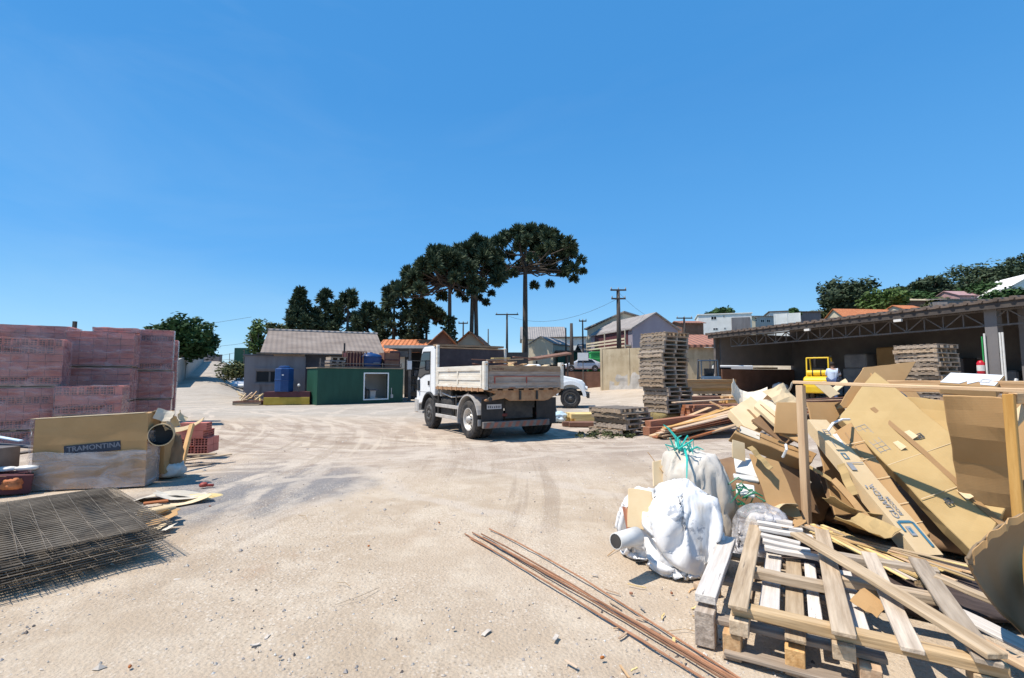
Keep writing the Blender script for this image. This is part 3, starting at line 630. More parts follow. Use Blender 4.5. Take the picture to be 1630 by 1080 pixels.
# ------------------------------------------------------------------ loose hollow bricks on a broken pallet
def hollow_brick():
    mb = MB(); w, h, L = .235, .145, .24; t = .012
    xs = [i * (w - t) / 4 for i in range(5)]; zs = [i * (h - t) / 3 for i in range(4)]
    for x in xs: mb.b(x, x + t, 0, L, 0, h)
    for z in zs:
        for i in range(4): mb.b(xs[i] + t, xs[i + 1], .001, L - .001, z, z + t)
    mb.cur = 1; mb.b(t, w - t, L * .35, L * .36, t, h - t)  # dark plate stands in for shade deep in the holes
    return mb
g0 = G(258, 734); hb = None; ax = .16
for lay, cols, holes in ((0, 4, 1), (1, 4, 1), (2, 3, 0), (3, 2, 0)):
    for i in range(cols):
        pass
        off = {0: 0, 1: 0, 2: .16, 3: .46}[lay]
        x = off + i * .245; M = T(-6.93, 9.35, .10 + lay * .15) @ RZ(ax) @ T(x, U(-.02, .02), 0)
        if not holes: M = M @ T(.235, 0, 0) @ RZ(pi / 2)
        lab = 'loose red hollow brick in the small stack on the broken pallet'
        if lay == 3: lab = 'red brick at the top of the small loose stack, ' + ('toward the driveway' if i else 'beside the curved cardboard')
        if hb is None: hb = hollow_brick().build('hollow_brick', [M_['brick'], M_['brickshade']], M=M)
        else: c = hb.copy(); C.objects.link(c); c.matrix_world = M; c.name = 'hollow_brick'
        q = hb if lay == 0 and i == 0 else c; tag(q, lab, 'brick', 'loose hollow bricks')
        if lay < 3:   # a second brick behind
            c = hb.copy(); C.objects.link(c); c.matrix_world = M @ (T(0, .255, 0) if holes else T(.255, 0, 0)); c.name = 'hollow_brick'; tag(c, 'loose red hollow brick in the small stack on the broken pallet', 'brick', 'loose hollow bricks')
def plank(name, a, b, w, h, m, label, cat='plank', group=None, up=(0, 0, 1), bev=.004, wob=.004, bow=0):
    a = V(a); b = V(b); x = b - a; M = frame(a, x, V(up).cross(x)); Lx = x.length; r = random.Random(int(Lx * 9999)); mb = MB(); s0 = r.uniform(0, 50)
    n = 6
    def pt(u, dy, dz):
        k = noise.noise(V((u * 2.1 + s0, 0, 0))); return V((u * Lx, dy + wob * k * 2, dz + bow * 4 * u * (1 - u) + wob * noise.noise(V((0, u * 2 + s0, 0)))))
    vs = [pt(i / n, sy * w / 2 * (1 + .03 * noise.noise(V((i, sy, s0)))), sz * h / 2) for i in range(n + 1) for sy, sz in ((-1, -1), (1, -1), (1, 1), (-1, 1))]
    fs = [[i * 4 + j, i * 4 + (j + 1) % 4, i * 4 + 4 + (j + 1) % 4, i * 4 + 4 + j] for i in range(n) for j in range(4)] + [[3, 2, 1, 0], [n * 4, n * 4 + 1, n * 4 + 2, n * 4 + 3]]
    mb.add(vs, [f[::-1] for f in fs]); o = mb.build(name, m, M=M, bev=bev)
    return tag(o, label, cat, group)
for i, (x, y, rz) in enumerate(((-6.25, 8.75, .9), (-5.95, 8.7, .75), (-5.7, 8.8, .8), (-6.1, 9.05, .1))):
    d = V((cos(rz), sin(rz), 0)) * .55
    plank('pallet_board', V((x, y, .06 + .02 * i)) - d, V((x, y, .10 + .02 * i)) + d, .09, .022, M_['pallet'], ('splintered pale board', 'narrow grey board', 'sunlit cream board', 'dark board lying crosswise')[i] + ' under the small brick stack', 'board', 'broken pallet boards by the bricks')
plank('timber_stake', (-5.60, 8.20, .0), (-5.80, 8.75, .74), .07, .06, M_['tan'], 'brown timber stake leaning against the loose hollow bricks', up=(0, -1, .2))
mb = MB(); mb.sheet(lambda u, v: P(300 + 4 * v, 700, 8.9) * 0 + V((-6.30 + .62 * u, 8.85 + .04 * v, .58 + .22 * u ** 2.2 + .09 * v * (1 - u * .4))), 10, 2, .012)
tag(mb.build('cardboard_strip', M_['boardw']), 'curved brown cardboard strip resting on the small brick stack', 'cardboard')
tag(lumpy('cement_sack', (.62, .42, .26), M_['sackd'], M=T(-5.58, 7.85, 0) @ RZ(-.35), seed=8, amp=.2), 'stained torn sack on the ground beside the labelled carton', 'sack')
mb = MB(); mb.lathe([(.0, -.03), (.05, -.02), (.06, .01), (.035, .035), (0, .04)], 10, T(-4.48, 7.08, .03)); mb.beam((-4.5, 7.08, .03), (-4.36, 7.12, .02), .05, .03)
tag(mb.build('crushed_can', M_['redline'], smooth=True), 'small crushed reddish can at the tip of the carton shadow', 'can')

# ------------------------------------------------------------------ welded steel mesh sheets
def mesh_sheets():
    u = V((.62, .785, 0)); L_, W_ = 3.9, 2.1; sp = .07
    mb = MB(); nx = int(L_ / .15); ny = int(W_ / sp)
    for j in range(ny + 1): y = j * sp; mb.tube([(-.05, y, 0), (L_ * .5, y, .004), (L_ + .04, y, 0)], .0044, 4, False)
    for i in range(nx + 1): x = i * .15; mb.tube([(x, -.04, .005), (x, W_ + .04, .005)], .0023, 4, False)
    me = mb.build('wire_mesh_sheet', M_['meshsteel'])
    r = random.Random(3)
    for k in range(20):
        M = T(-3.20 + r.uniform(-.10, .12), 4.30 + r.uniform(-.12, .12), .03 + .0115 * k) @ RZ(atan2(u.y, u.x) + r.uniform(-.07, .07)) @ T(-L_, 0, 0) @ Matrix.Rotation(r.uniform(-.006, .012), 4, 'X') @ Matrix.Rotation(-.012 + r.uniform(-.008, .006), 4, 'Y')
        o = me if k == 0 else me.copy()
        if k: C.objects.link(o)
        o.matrix_world = M; tag(o, 'uppermost sheet of the grey welded wire mesh lying before the carton' if k == 19 else 'grey welded wire mesh sheet inside the low stack before the carton', 'wire mesh', 'welded wire mesh sheets')
mesh_sheets()
# scraps along the end of the mesh
for i, (px, py, z, s, mm, nm, lab, cat) in enumerate((
        (262, 786, .06, .42, 'paper', 'paper_scrap', 'crumpled cream paper at the far corner of the wire mesh', 'paper scrap'), (288, 792, .03, .30, 'paper', 'paper_scrap', 'flat torn white paper beyond the wooden block', 'paper scrap'),
        (325, 793, .012, .34, 'yellow', 'wood_chip', 'thin yellow splinter of wood lying furthest from the mesh', 'wood chip'), (228, 822, .07, .26, 'boardy', 'cardboard_scrap', 'torn tan cardboard corner leaning on the mesh end', 'cardboard scrap'),
        (240, 832, .05, .26, 'board', 'cardboard_scrap', 'brown folded cardboard scrap beneath the wooden block', 'cardboard scrap'), (226, 845, .02, .22, 'boardw', 'cardboard_scrap', 'cream cardboard strip nearest the camera by the mesh', 'cardboard scrap'),
        (243, 846, .015, .20, 'paper', 'paper_scrap', 'narrow white paper strip pointing at the yard', 'paper scrap'), (300, 800, .012, .26, 'boardw', 'cardboard_scrap', 'flat cream cardboard between the paper and the splinter', 'cardboard scrap'))):
    tag(scrap(nm, G(px, py, z), s, M_[mm], 70 + i, tilt=.25, asp=1.9, curl=.18, rz=.4 + .25 * sin(i * 2)), lab, cat, 'scraps by the wire mesh')
plank('wooden_block', G(222, 822, .10), G(276, 812, .09), .15, .11, M_['boardw'], 'thick pale wooden block lying among the paper scraps', 'block', bev=.01)
plank('roof_tile_piece', G(228, 802, .05), G(268, 797, .05), .10, .02, M_['red'], 'reddish brown flat piece beneath the crumpled paper', 'scrap')
# metal scraps at the frame edge
for i, (a, b, w_, h_, mm, nm, lab, cat) in enumerate((
        ((-7.4, 6.45, .46), (-7.35, 7.0, .46), .55, .30, 'steel', 'metal_box', 'grey green metal box at the foot of the brick packs', 'metal box'),
        ((-7.8, 6.6, .40), (-6.95, 7.35, .52), .16, .03, 'steel', 'metal_profile', 'sunlit grey metal profile slanting up toward the carton', 'metal profile'),
        ((-7.7, 7.2, .60), (-6.9, 7.4, .50), .14, .03, 'plasterd', 'metal_profile', 'dark metal profile lying behind the grey box', 'metal profile'),
        ((-7.2, 6.5, .18), (-6.8, 6.9, .12), .5, .25, 'maroon', 'plastic_trough', 'dark maroon trough under the white pads', 'trough'),
        ((-7.9, 7.1, .78), (-7.35, 7.25, .64), .1, .02, 'tarp', 'metal_profile', 'pale teal strip sticking up over the grey box', 'metal profile'))):
    plank(nm, a, b, w_, h_, M_[mm], lab, cat)
for i, (x, y, lab) in enumerate(((-7.02, 6.72, 'round white pad on the maroon trough'), (-6.80, 6.82, 'long white pad right against the labelled carton'))):
    tag(lumpy('foam_pad', (.26, .16, .06), M_['pvc'], M=T(x, y, .30) @ RZ(.35), seed=i, amp=.08), lab, 'pad')
tag(lumpy('clay_lump', (.3, .22, .16), M_['tile'], M=T(-6.82, 6.62, .08), seed=6, amp=.2), 'reddish lump beside the labelled carton under the white pads', 'lump')
for i in range(4):
    a = V((-7.4 + .12 * i, 6.0 + .1 * i, .28)); d = V((.7, .45 - .3 * i, .05 * (i % 3)))
    mb = MB(); mb.tube([a, a + d * .5 + V((0, 0, .06)), a + d], .004, 5); tag(mb.build('bent_wire', M_['steelrust']), ('longest', 'lowest', 'most curved', 'shortest')[i] + ' rusty bent wire over the maroon trough', 'wire', 'bent wires by the carton')
# ------------------------------------------------------------------ houses
def gable(name, label, loc, rz, w, d, ze, zr, wall, roof, wins=(), ov=.35, zb=0, ridge='y', cat='house', chim=None, wmat=None):
    """local: x across the front (front at y=0), y back. Roof ridge along y (gable to the front) or x"""
    t = thing(name, label, cat, loc, rz); mb = MB()
    if ridge == 'y':
        pr = [(0, -6), (w, -6), (w, ze), (w / 2, zr), (0, ze)]; mb.prism(pr, 0, d, Matrix(((1, 0, 0, 0), (0, 0, 1, 0), (0, 1, 0, 0), (0, 0, 0, 1))))
        e = (zr - ze) / (w / 2)
        rf = MB(); th = .12
        for s in (0, 1):
            x0 = -ov if s == 0 else w + ov; z0 = ze - e * ov; x1 = w / 2
            vs = [V((x0, -ov, z0 + .02)), V((x1, -ov, zr + .02)), V((x1, d + ov, zr + .02)), V((x0, d + ov, z0 + .02))]
            rf.add([v for v in vs] + [v + V((0, 0, th)) for v in vs], [[0, 1, 2, 3][::1 if s else -1], [4, 5, 6, 7][::-1 if s else 1]] + [[i, i + 4, (i + 1) % 4 + 4, (i + 1) % 4] for i in range(4)])
    else:
        pr = [(0, -6), (d, -6), (d, ze), (d / 2, zr), (0, ze)]; mb.prism(pr, 0, w, Matrix(((0, 0, 1, 0), (1, 0, 0, 0), (0, 1, 0, 0), (0, 0, 0, 1))))
        e = (zr - ze) / (d / 2); rf = MB(); th = .12
        for s in (0, 1):
            y0 = -ov if s == 0 else d + ov; z0 = ze - e * ov; y1 = d / 2
            vs = [V((-ov, y0, z0 + .02)), V((w + ov, y0, z0 + .02)), V((w + ov, y1, zr + .02)), V((-ov, y1, zr + .02))]
            rf.add([v for v in vs] + [v + V((0, 0, th)) for v in vs], [[0, 1, 2, 3][::-1], [4, 5, 6, 7]] + [[i, (i + 1) % 4, (i + 1) % 4 + 4, i + 4] for i in range(4)])
    mb.build('wall', wall, t); r_ = rf.build('roof', roof, t)
    windows(t, wins, w, d, wmat)
    if chim: c = MB(); c.b(*chim); c.build('chimney', M_['concrete'], r_)
    return t
def windows(t, wins, w, d, wmat=None):
    for side, u, z, ww, hh in wins:
        f = MB(); g = MB(); k = .06
        Mx = {'f': T(u, -.03, z), 'l': T(-.03, u, z) @ RZ(-pi / 2) @ T(-ww, 0, 0), 'r': T(w + .03, u, z) @ RZ(pi / 2)}[side]
        f.b(0, ww, 0, .06, 0, k, Mx); f.b(0, ww, 0, .06, hh - k, hh, Mx); f.b(0, k, 0, .06, k, hh - k, Mx); f.b(ww - k, ww, 0, .06, k, hh - k, Mx); f.b(ww / 2 - .03, ww / 2 + .03, .005, .055, k, hh - k, Mx)
        fo = f.build('window', wmat or M_['whitepaint'], t); g.b(k, ww - k, .012, .022, k, hh - k, Mx); g.build('pane', M_['panedark'], fo)
def flat(name, label, loc, rz, w, d, h, wall, roof, wins=(), ov=.3, cat='house', par=0, slope=0):
    t = thing(name, label, cat, loc, rz); mb = MB(); mb.b(0, w, 0, d, -6, h); mb.build('wall', wall, t)
    r = MB(); vs = [V((-ov, -ov, h + .01)), V((w + ov, -ov, h + .01 + slope * 0)), V((w + ov, d + ov, h + .01 + slope)), V((-ov, d + ov, h + .01 + slope))]
    r.add(vs + [v + V((0, 0, .18)) for v in vs], [[3, 2, 1, 0], [4, 5, 6, 7]] + [[i, (i + 1) % 4, (i + 1) % 4 + 4, i + 4] for i in range(4)]); r.build('roof', roof, t)
    windows(t, wins, w, d); return t

# grey workshop with fibre cement roof
def workshop():
    t = thing('workshop', 'long grey plastered workshop under a weathered corrugated roof', 'building', (-15.95, 28.5, 0), .44)
    mb = MB(); w1 = 3.35
    # lighter block with a real window opening
    x0, x1, z0, z1 = .62, 2.1, 1.25, 1.95
    mb.b(0, x0, 0, .2, 0, 2.86); mb.b(x1, w1, 0, .2, 0, 2.86); mb.b(x0, x1, 0, .2, 0, z0); mb.b(x0, x1, 0, .2, z1, 2.86)
    mb.b(0, .2, .2, 7, 0, 2.86); mb.b(.2, w1, 6.8, 7, 0, 2.86); mb.b(w1 - .2, w1, .2, 6.8, 0, 2.86)
    mb.b(x0 - .1, x1 + .75, -.06, -.002, 2.04, 2.14); mb.b(x0 - .15, x1 + .75, -.06, -.002, z0 - .14, z0 - .04)
    mb.build('wall', M_['plaster'], t)
    d2 = MB(); d2.b(w1 + .002, 8.0, .5, 7, 0, 3.0); d2.build('side_wall', M_['plasterd'], t)  # deeper shade of this recessed part put into the darker plaster
    f = MB(); k = .05
    for a, b in ((x0, (x0 + x1) / 2), ((x0 + x1) / 2, x1)):
        f.b(a, a + k, .06, .12, z0, z1); f.b(b - k, b, .06, .12, z0, z1); f.b(a + k, b - k, .06, .12, z0, z0 + k); f.b(a + k, b - k, .06, .12, z1 - k, z1)
    fo = f.build('window', M_['steel'], t); g = MB(); g.b(x0 + k, x1 - k, .085, .095, z0 + k, z1 - k); g.build('pane', M_['panedark'], fo)
    fl = MB(); fl.b(-.1, 1.5, -.1, 7.1, 2.865, 2.95); fl.build('parapet', M_['plasterd'], t)
    r = MB(); e0, e1, ez = .80, 8.25, 3.02; 
    vs = [V((e0, .1, ez)), V((e1, .1, ez)), V((8.42, 4.6, 4.78)), V((1.05, 4.6, 4.78)), V((e0 - .2, 8.8, ez)), V((e1, 8.8, ez))]
    r.add(vs + [v + V((0, 0, .06)) for v in vs], [[0, 3, 2, 1], [3, 4, 5, 2], [6, 7, 8, 9], [9, 8, 11, 10], [0, 1, 7, 6], [1, 2, 8, 7], [3, 0, 6, 9], [2, 5, 11, 8], [5, 4, 10, 11], [4, 3, 9, 10]])
    ro = r.build('roof', M_['fibro'], t)
    rc = MB(); rc.tube([(1.0, 4.6, 4.85), (8.45, 4.6, 4.85)], .10, 8); rc.build('ridge_cap', M_['roofgrey'], ro)
    ap = MB(); ap.b(e0 - .2, e1 + .2, -.35, .1, 2.99, 3.03, Matrix.Rotation(.0, 4, 'X')); ap.build('eave_sheet', M_['fibro'], ro)
    p = MB(); p.tube([(5.6, -.25, 2.6), (5.6, -.25, 3.75)], .055, 8); p.build('pipe', M_['black'], t)
workshop()
# ledge with an ochre board, blue tank on it
def ledge():
    t = thing('loading_ledge', 'low maroon ledge with an ochre painted board along its front', 'ledge', G(419, 645.5), .17)
    a = MB(); a.b(0, 2.45, .03, 1.3, 0, .74); a.build('platform', M_['maroon'], t)
    b = MB(); b.b(0, 2.45, 0, .026, .02, .44); b.build('front_board', M_['ochre'], t, bev=.01)
ledge()
t = thing('blue_tank', 'dark blue upright plastic tank standing on the maroon ledge', 'tank', (-13.1, 27.55, .745), .1)
mb = MB(); mb.lathe([(.50, 0), (.52, .04), (.52, .62), (.535, .65), (.535, .70), (.52, .73), (.52, 1.28), (.50, 1.32), (.30, 1.38)], 8); mb.build('tank_body', M_['bluetank'], t, bev=.01)
mb = MB(); mb.lathe([(.30, 1.381), (.31, 1.43), (.2, 1.48), (.0, 1.49)], 14, caps=False); mb.build('lid', M_['bluetank'], t)
mb = MB(); mb.box((.1, -.50, .95), (.10, .03, .05)); mb.build('sticker', M_['whitepaint'], t)
t = thing('tap_post', 'small white knob on a post beside the blue tank', 'post', (-12.2, 27.45, .74)); mb = MB(); mb.tube([(0, 0, 0), (0, 0, .3)], .035, 8); mb.build('post', M_['steel'], t); mb = MB(); mb.lathe([(0, .3), (.08, .33), (.09, .39), (.05, .45), (0, .46)], 10, caps=False); mb.build('knob', M_['pvc'], t, smooth=True)
# heap of scrap wood on a skid
t = thing('wooden_skid', 'dark low skid loaded with scrap wood in front of the grey wall', 'skid', (-15.75, 27.1, 0), .15)
mb = MB()
for i in range(3): mb.b(0, 1.5, i * .4, i * .4 + .1, 0, .14)
mb.build('runner', M_['palletd'], t); mb = MB(); mb.b(0, 1.5, 0, .9, .145, .22); mb.build('deck', M_['brown'], t)
r = random.Random(8)
for i in range(24):
    p = V((-15.75, 27.1, 0)) + V((.15 + 1.2 * r.random(), .15 + .6 * r.random(), .28 + .25 * r.random())); a = r.uniform(0, 3.1); d = V((cos(a), sin(a) * .5, r.uniform(-.1, .9))).normalized() * r.uniform(.3, .5)
    plank('scrap_wood', p - d * .4, p + d, r.uniform(.05, .1), .05, M_[r.choice(('yellow', 'palletd', 'boardw', 'tan'))], 'offcut of wood tossed on the dark skid by the grey wall', 'offcut', 'scrap wood on the skid')
plank('scrap_plank', V((-15.4, 26.8, .02)), V((-14.2, 27.0, .03)), .09, .03, M_['boardw'], 'cream plank lying on the ground before the scrap wood skid')
# green shed with a white framed opening
GA = G(504, 645.5); GB = V((-6.95, 30.6, 0)); gw = (GB - GA).length; grz = atan2(GB.y - GA.y, GB.x - GA.x)
def green_shed():
    t = thing('green_shed', 'low dark green shed with a white framed opening in its front', 'shed', GA, grz)
    o0, o1, z0, z1 = gw * .52, gw * .80, .26, 1.78; h = 2.08; mb = MB()
    mb.b(0, o0, 0, .15, 0, h); mb.b(o1, gw, 0, .15, 0, h); mb.b(o0, o1, 0, .15, 0, z0); mb.b(o0, o1, 0, .15, z1, h)
    mb.b(0, .15, .15, 1.7, 0, h); mb.b(gw - .15, gw, .15, 1.7, 0, h); mb.build('wall', M_['green'], t)
    i = MB(); i.b(.15, gw - .15, 1.55, 1.7, 0, h); i.b(.152, gw - .152, .152, 1.54, .20, .25); i.build('back_wall', M_['wallgrey'], t)
    r = MB(); r.b(-.05, o0, -.06, 1.75, h + .002, h + .06); r.b(o0, gw + .05, -.06, 1.0, h + .002, h + .06); r.build('roof', M_['palletd'], t)
    f = MB(); k = .07
    f.b(o0 - k, o0, -.03, .1, z0 - k, z1 + k); f.b(o1, o1 + k, -.03, .1, z0 - k, z1 + k); f.b(o0, o1, -.03, .1, z0 - k, z0); f.b(o0, o1, -.03, .1, z1, z1 + k); f.build('opening_frame', M_['whitepaint'], t)
    d = MB(); d.b(gw * .845, gw * .85, -.05, -.002, .3, .9); d.b(gw * .84, gw * .87, -.03, -.002, .28, .5); d.build('white_mark', M_['wallgrey'], t)
green_shed()
MG = T(GA) @ RZ(grz)
t = thing('grey_bin', 'pale grey bin with a dark lid inside the opening of the green shed', 'bin', M=MG @ T(gw * .66, .6, .25)); mb = MB(); mb.lathe([(.22, 0), (.27, .5)], 4, RZ(pi / 4)); mb.build('bin_body', M_['wallgrey'], t); mb = MB(); mb.b(-.32, .32, -.28, .28, .502, .58); mb.build('lid', M_['plasterd'], t)
tag(lumpy('dark_bag', (.4, .4, .8), M_['black'], M=MG @ T(gw * .555, .6, .25), seed=3), 'dark upright bag just inside the green shed opening', 'bag')
# things stored on the shed roof
zt = 2.15
t = thing('roof_rail', 'thin dark rail frame along the top of the green shed', 'rail', M=MG @ T(0, 0, zt)); mb = MB()
mb.b(.1, gw - .1, .05, .10, .20, .25); mb.b(.1, gw - .1, .05, .10, .02, .06)
for i in range(5): x = .12 + i * (gw - .3) / 4; mb.b(x, x + .05, .0, .05, 0, .5 if i in (0,) else .3)
mb.build('rail_bar', M_['steel'], t)
t = thing('blue_water_tank', 'round blue water tank with a domed lid on the green shed roof', 'water tank', M=MG @ T(gw * .66, .95, zt)); mb = MB(); mb.lathe([(.62, .0), (.66, .1), (.72, .62), (.75, .66), (.75, .70), (.70, .72)], 28); mb.build('tank_body', M_['bluetank'], t, smooth=False)
mb = MB(); mb.lathe([(.72, .722), (.66, .82), (.3, .92), (.16, .93), (.16, .98), (0, .99)], 28, caps=False); mb.build('lid', M_['bluetank'], t, smooth=True)
mb = MB(); mb.box((.12, -.70, .30), (.42, .04, .07)); mb.build('marking', M_['labelgrey'], t)
t = thing('red_crate', 'dull red slatted crate beside the water tank on the shed roof', 'crate', M=MG @ T(gw * .80, .5, zt)); mb = MB(); mb.b(.04, 1.06, .04, .8, 0, .98); mb.build('crate_body', M_['brown'], t); mb = MB()
for x in (0, 1.06): mb.b(x, x + .04, 0, .04, 0, 1.05)
for z in (0, .5, 1.0): mb.b(.04, 1.06, 0, .036, z, z + .05)
mb.build('crate_frame', M_['maroon'], t)
t = thing('slatted_cage', 'dark slatted steel cage next to the blue water tank', 'cage', M=MG @ T(gw * .35, .5, zt)); mb = MB()
for i in range(7): mb.b(i * .2, i * .2 + .05, 0, .05, 0, 1.0); mb.b(i * .2, i * .2 + .05, .7, .75, 0, 1.0)
mb.b(0, 1.25, .052, .10, .95, 1.0); mb.b(0, 1.25, .652, .70, .95, 1.0); mb.build('cage_bar', M_['brown'], t)
mb = MB(); mb.b(0.02, 1.2, .2, .6, 0, .9); mb.build('cage_load', M_['maroon'], t)
for i, (x, z, mm, lab) in enumerate(((.16, .0, 'palletd', 'lowest'), (.16, .22, 'greystuff', 'middle'), (.17, .44, 'palletd', 'topmost'))):
    t = thing('stored_pallet', lab + ' pale pallet in the pile at the end of the shed roof', 'pallet', M=MG @ T(gw * x, .5, zt + z), group='pallets on the shed roof'); mb = MB(); mb.b(0, .95, 0, .8, .13, .18); mb.build('deck', M_[mm], t); mb = MB()
    for q in range(3): mb.b(q * .4, q * .4 + .12, .02, .78, 0, .128)
    mb.build('runner', M_['palletd'], t)
# open carport with dark shelves
t = thing('carport', 'dark open carport with a flat sheet roof behind the green shed', 'carport', (-8.35, 31.3, 0), .0)
mb = MB(); mb.b(0, 5.6, 0, 6, 3.5, 3.62); mb.build('roof', M_['plasterd'], t); mb = MB(); mb.b(-.05, 5.65, -.05, -.002, 3.46, 3.66); mb.build('fascia', M_['concrete'], t)
for x in (1.55, 5.3): mb = MB(); mb.b(x, x + .16, .1, .26, 0, 3.49); mb.build('post', M_['steel'], t)
mb = MB(); mb.b(0, 9.6, 5.9, 6.05, 0, 3.49); mb.build('back_wall', M_['black'], t)  # black colour stands in for the shade under the carport roof
mb = MB(); mb.b(.3, 1.5, .15, .2, 2.9, 3.3); mb.build('lattice', M_['steel'], t)
r = random.Random(4)
t = thing('storage_rack', 'dark storage rack full of small goods under the carport', 'rack', (-6.85, 31.6, 0)); mb = MB()
for x in (0, 1.1, 2.2): mb.b(x, x + .06, 0, .06, 0, 2.1); mb.b(x, x + .06, .6, .66, 0, 2.1)
for z in (.1, .6, 1.1, 1.6): mb.b(.0, 2.26, .062, .598, z, z + .04)
mb.build('rack_frame', M_['chassis'], t)
for z in (.14, .64, 1.14, 1.64):
    x = .08
    while x < 2.0:
        w_ = r.uniform(.12, .35); mb = MB(); h_ = r.uniform(.15, .4); mb.b(x, x + w_, .1, .5, z + .001, z + h_)
        tag(mb.build('stored_box', M_['darkstuff'], M=T(-6.85, 31.6, 0), bev=.02), 'small dark box on a shelf of the rack under the carport', 'box', 'goods on the carport rack'); x += w_ + r.uniform(.03, .12)
gable('tiled_house', 'house with a long orange clay tile roof behind the carport', (-12.6, 44, 0), 0, 6.6, 8, 3.6, 5.2, M_['wallcream'], M_['tile'], ridge='x')
gable('tiled_house', 'house with a steep orange clay tile gable behind the truck cab', (-8.0, 43, 0), .25, 3.4, 7, 4.0, 5.7, M_['brown'], M_['tile'], ridge='y', ov=.6)
gable('tiled_house', 'orange tiled roof partly hidden by ivy on the tall trunk', (-6.2, 50, 0), -.1, 3.6, 6, 4.6, 6.2, M_['wallcream'], M_['tile'], ridge='y', ov=.6)
# boundary wall along the drive, gate wall, rails, hedge
def bwall():
    t = thing('boundary_wall', 'pale boundary wall climbing beside the driveway', 'wall'); mb = MB(); a = V((-27.2, 38.5)); b = V((-47.2, 73)); n = 12
    for i in range(n):
        p = a.lerp(b, i / n); q = a.lerp(b, (i + 1) / n); z = H(p.x + 1.2, p.y); z2 = H(q.x + 1.2, q.y); d = (q - p).normalized(); nn = V((-d.y, d.x)) * .1
        vs = [V((p.x + nn.x, p.y + nn.y, z - 1)), V((q.x + nn.x, q.y + nn.y, z2 - 1)), V((q.x - nn.x, q.y - nn.y, z2 - 1)), V((p.x - nn.x, p.y - nn.y, z - 1))]
        vs += [V((v.x, v.y, (z if k in (0, 3) else z2) + 2.15)) for k, v in enumerate(vs)]
        mb.add(vs, [[0, 1, 2, 3], [7, 6, 5, 4], [0, 4, 5, 1], [1, 5, 6, 2], [2, 6, 7, 3], [3, 7, 4, 0]])
    mb.build('wall_panel', M_['concrete'], t)
bwall()
p = P(321, 575, 74); q = P(352, 575, 74); t = thing('gate_wall', 'dark low wall closing the top of the driveway', 'wall', (p.x, 74, p.z - .3)); mb = MB(); mb.b(0, q.x - p.x, 0, .2, 0, 1.15); mb.build('panel', M_['plaster'], t); mb = MB(); mb.b(-.05, q.x - p.x + .05, -.03, .23, 1.152, 1.3); mb.build('coping', M_['plasterd'], t); mb = MB(); mb.b(q.x - p.x - .3, q.x - p.x + .1, -.05, -.002, 0, 1.3); mb.build('post', M_['plasterd'], t)
t = thing('rail_fence', 'thin grey rail fence beside the top of the driveway', 'fence'); mb = MB(); pts = [P(353, 577, 72), P(365, 577, 60), P(377, 577, 50), P(388, 576, 44)]
for a in pts: mb.tube([a - V((0, 0, .8)), a + V((0, 0, 1.1))], .035, 5)
for k in (.35, 1.05):
    mb.tube([a + V((0, 0, k)) for a in pts], .02, 4)
mb.build('rail', M_['steel'], t)
for i, (px, py, Y) in enumerate(((355, 601, 47), (361, 596, 48), (368, 588, 52))):
    a = P(px, py, Y); mb = MB(); mb.tube([a - V((0, 0, .6)), a + V((0, 0, .75))], .05, 6); tag(mb.build('fence_stake', M_['pvc']), ('first', 'second', 'third')[i] + ' thin stake from the bottom of the driveway hedge', 'stake', 'stakes by the hedge')
mb = MB(); a = P(381, 571, 45); mb.b(-.5, .9, 0, .3, -.6, 1.0); mb.b(-.4, .8, -.02, -.002, -.5, .9); tag(mb.build('sign_box', M_['green'], M=T(a)), 'dark green box at the top of the hedge beside the airy tree', 'box')

# ------------------------------------------------------------------ trees
def leaves(mb, c, r, n, s, rr, flat=1.0, shell=.5):
    for i in range(n):
        while 1:
            q = V((rr.uniform(-1, 1), rr.uniform(-1, 1), rr.uniform(-1, 1)))
            if shell < q.length < 1: break
        p = V(c) + V((q.x * r, q.y * r, q.z * r * flat)); a = V((rr.uniform(-1, 1), rr.uniform(-1, 1), rr.uniform(-.4, .4))).normalized(); b = a.cross(q).normalized() if a.cross(q).length > .05 else V((0, 0, 1))
        k = s * rr.uniform(.6, 1.3); mb.add([p - a * k, p + b * k * .5, p + a * k, p - b * k * .5], [[0, 1, 2, 3]])
def tuft(mb, c, r, n, rr):
    """araucaria foliage: a ball of stiff needles pointing outwards"""
    c = V(c)
    for i in range(n):
        z = rr.uniform(-.75, 1); t = rr.uniform(0, 6.283); k = sqrt(1 - z * z); d = V((k * cos(t), k * sin(t), z)); s = d.cross(V((rr.uniform(-1, 1), rr.uniform(-1, 1), rr.uniform(-1, 1)))).normalized()
        L_ = r * rr.uniform(.82, 1.06); w_ = r * rr.uniform(.06, .11); mb.add([c + d * r * .12 + s * w_ * .6, c + d * L_ * .7 + s * w_, c + d * L_, c + d * L_ * .7 - s * w_, c + d * r * .12 - s * w_ * .6], [[0, 1, 2, 3, 4]])
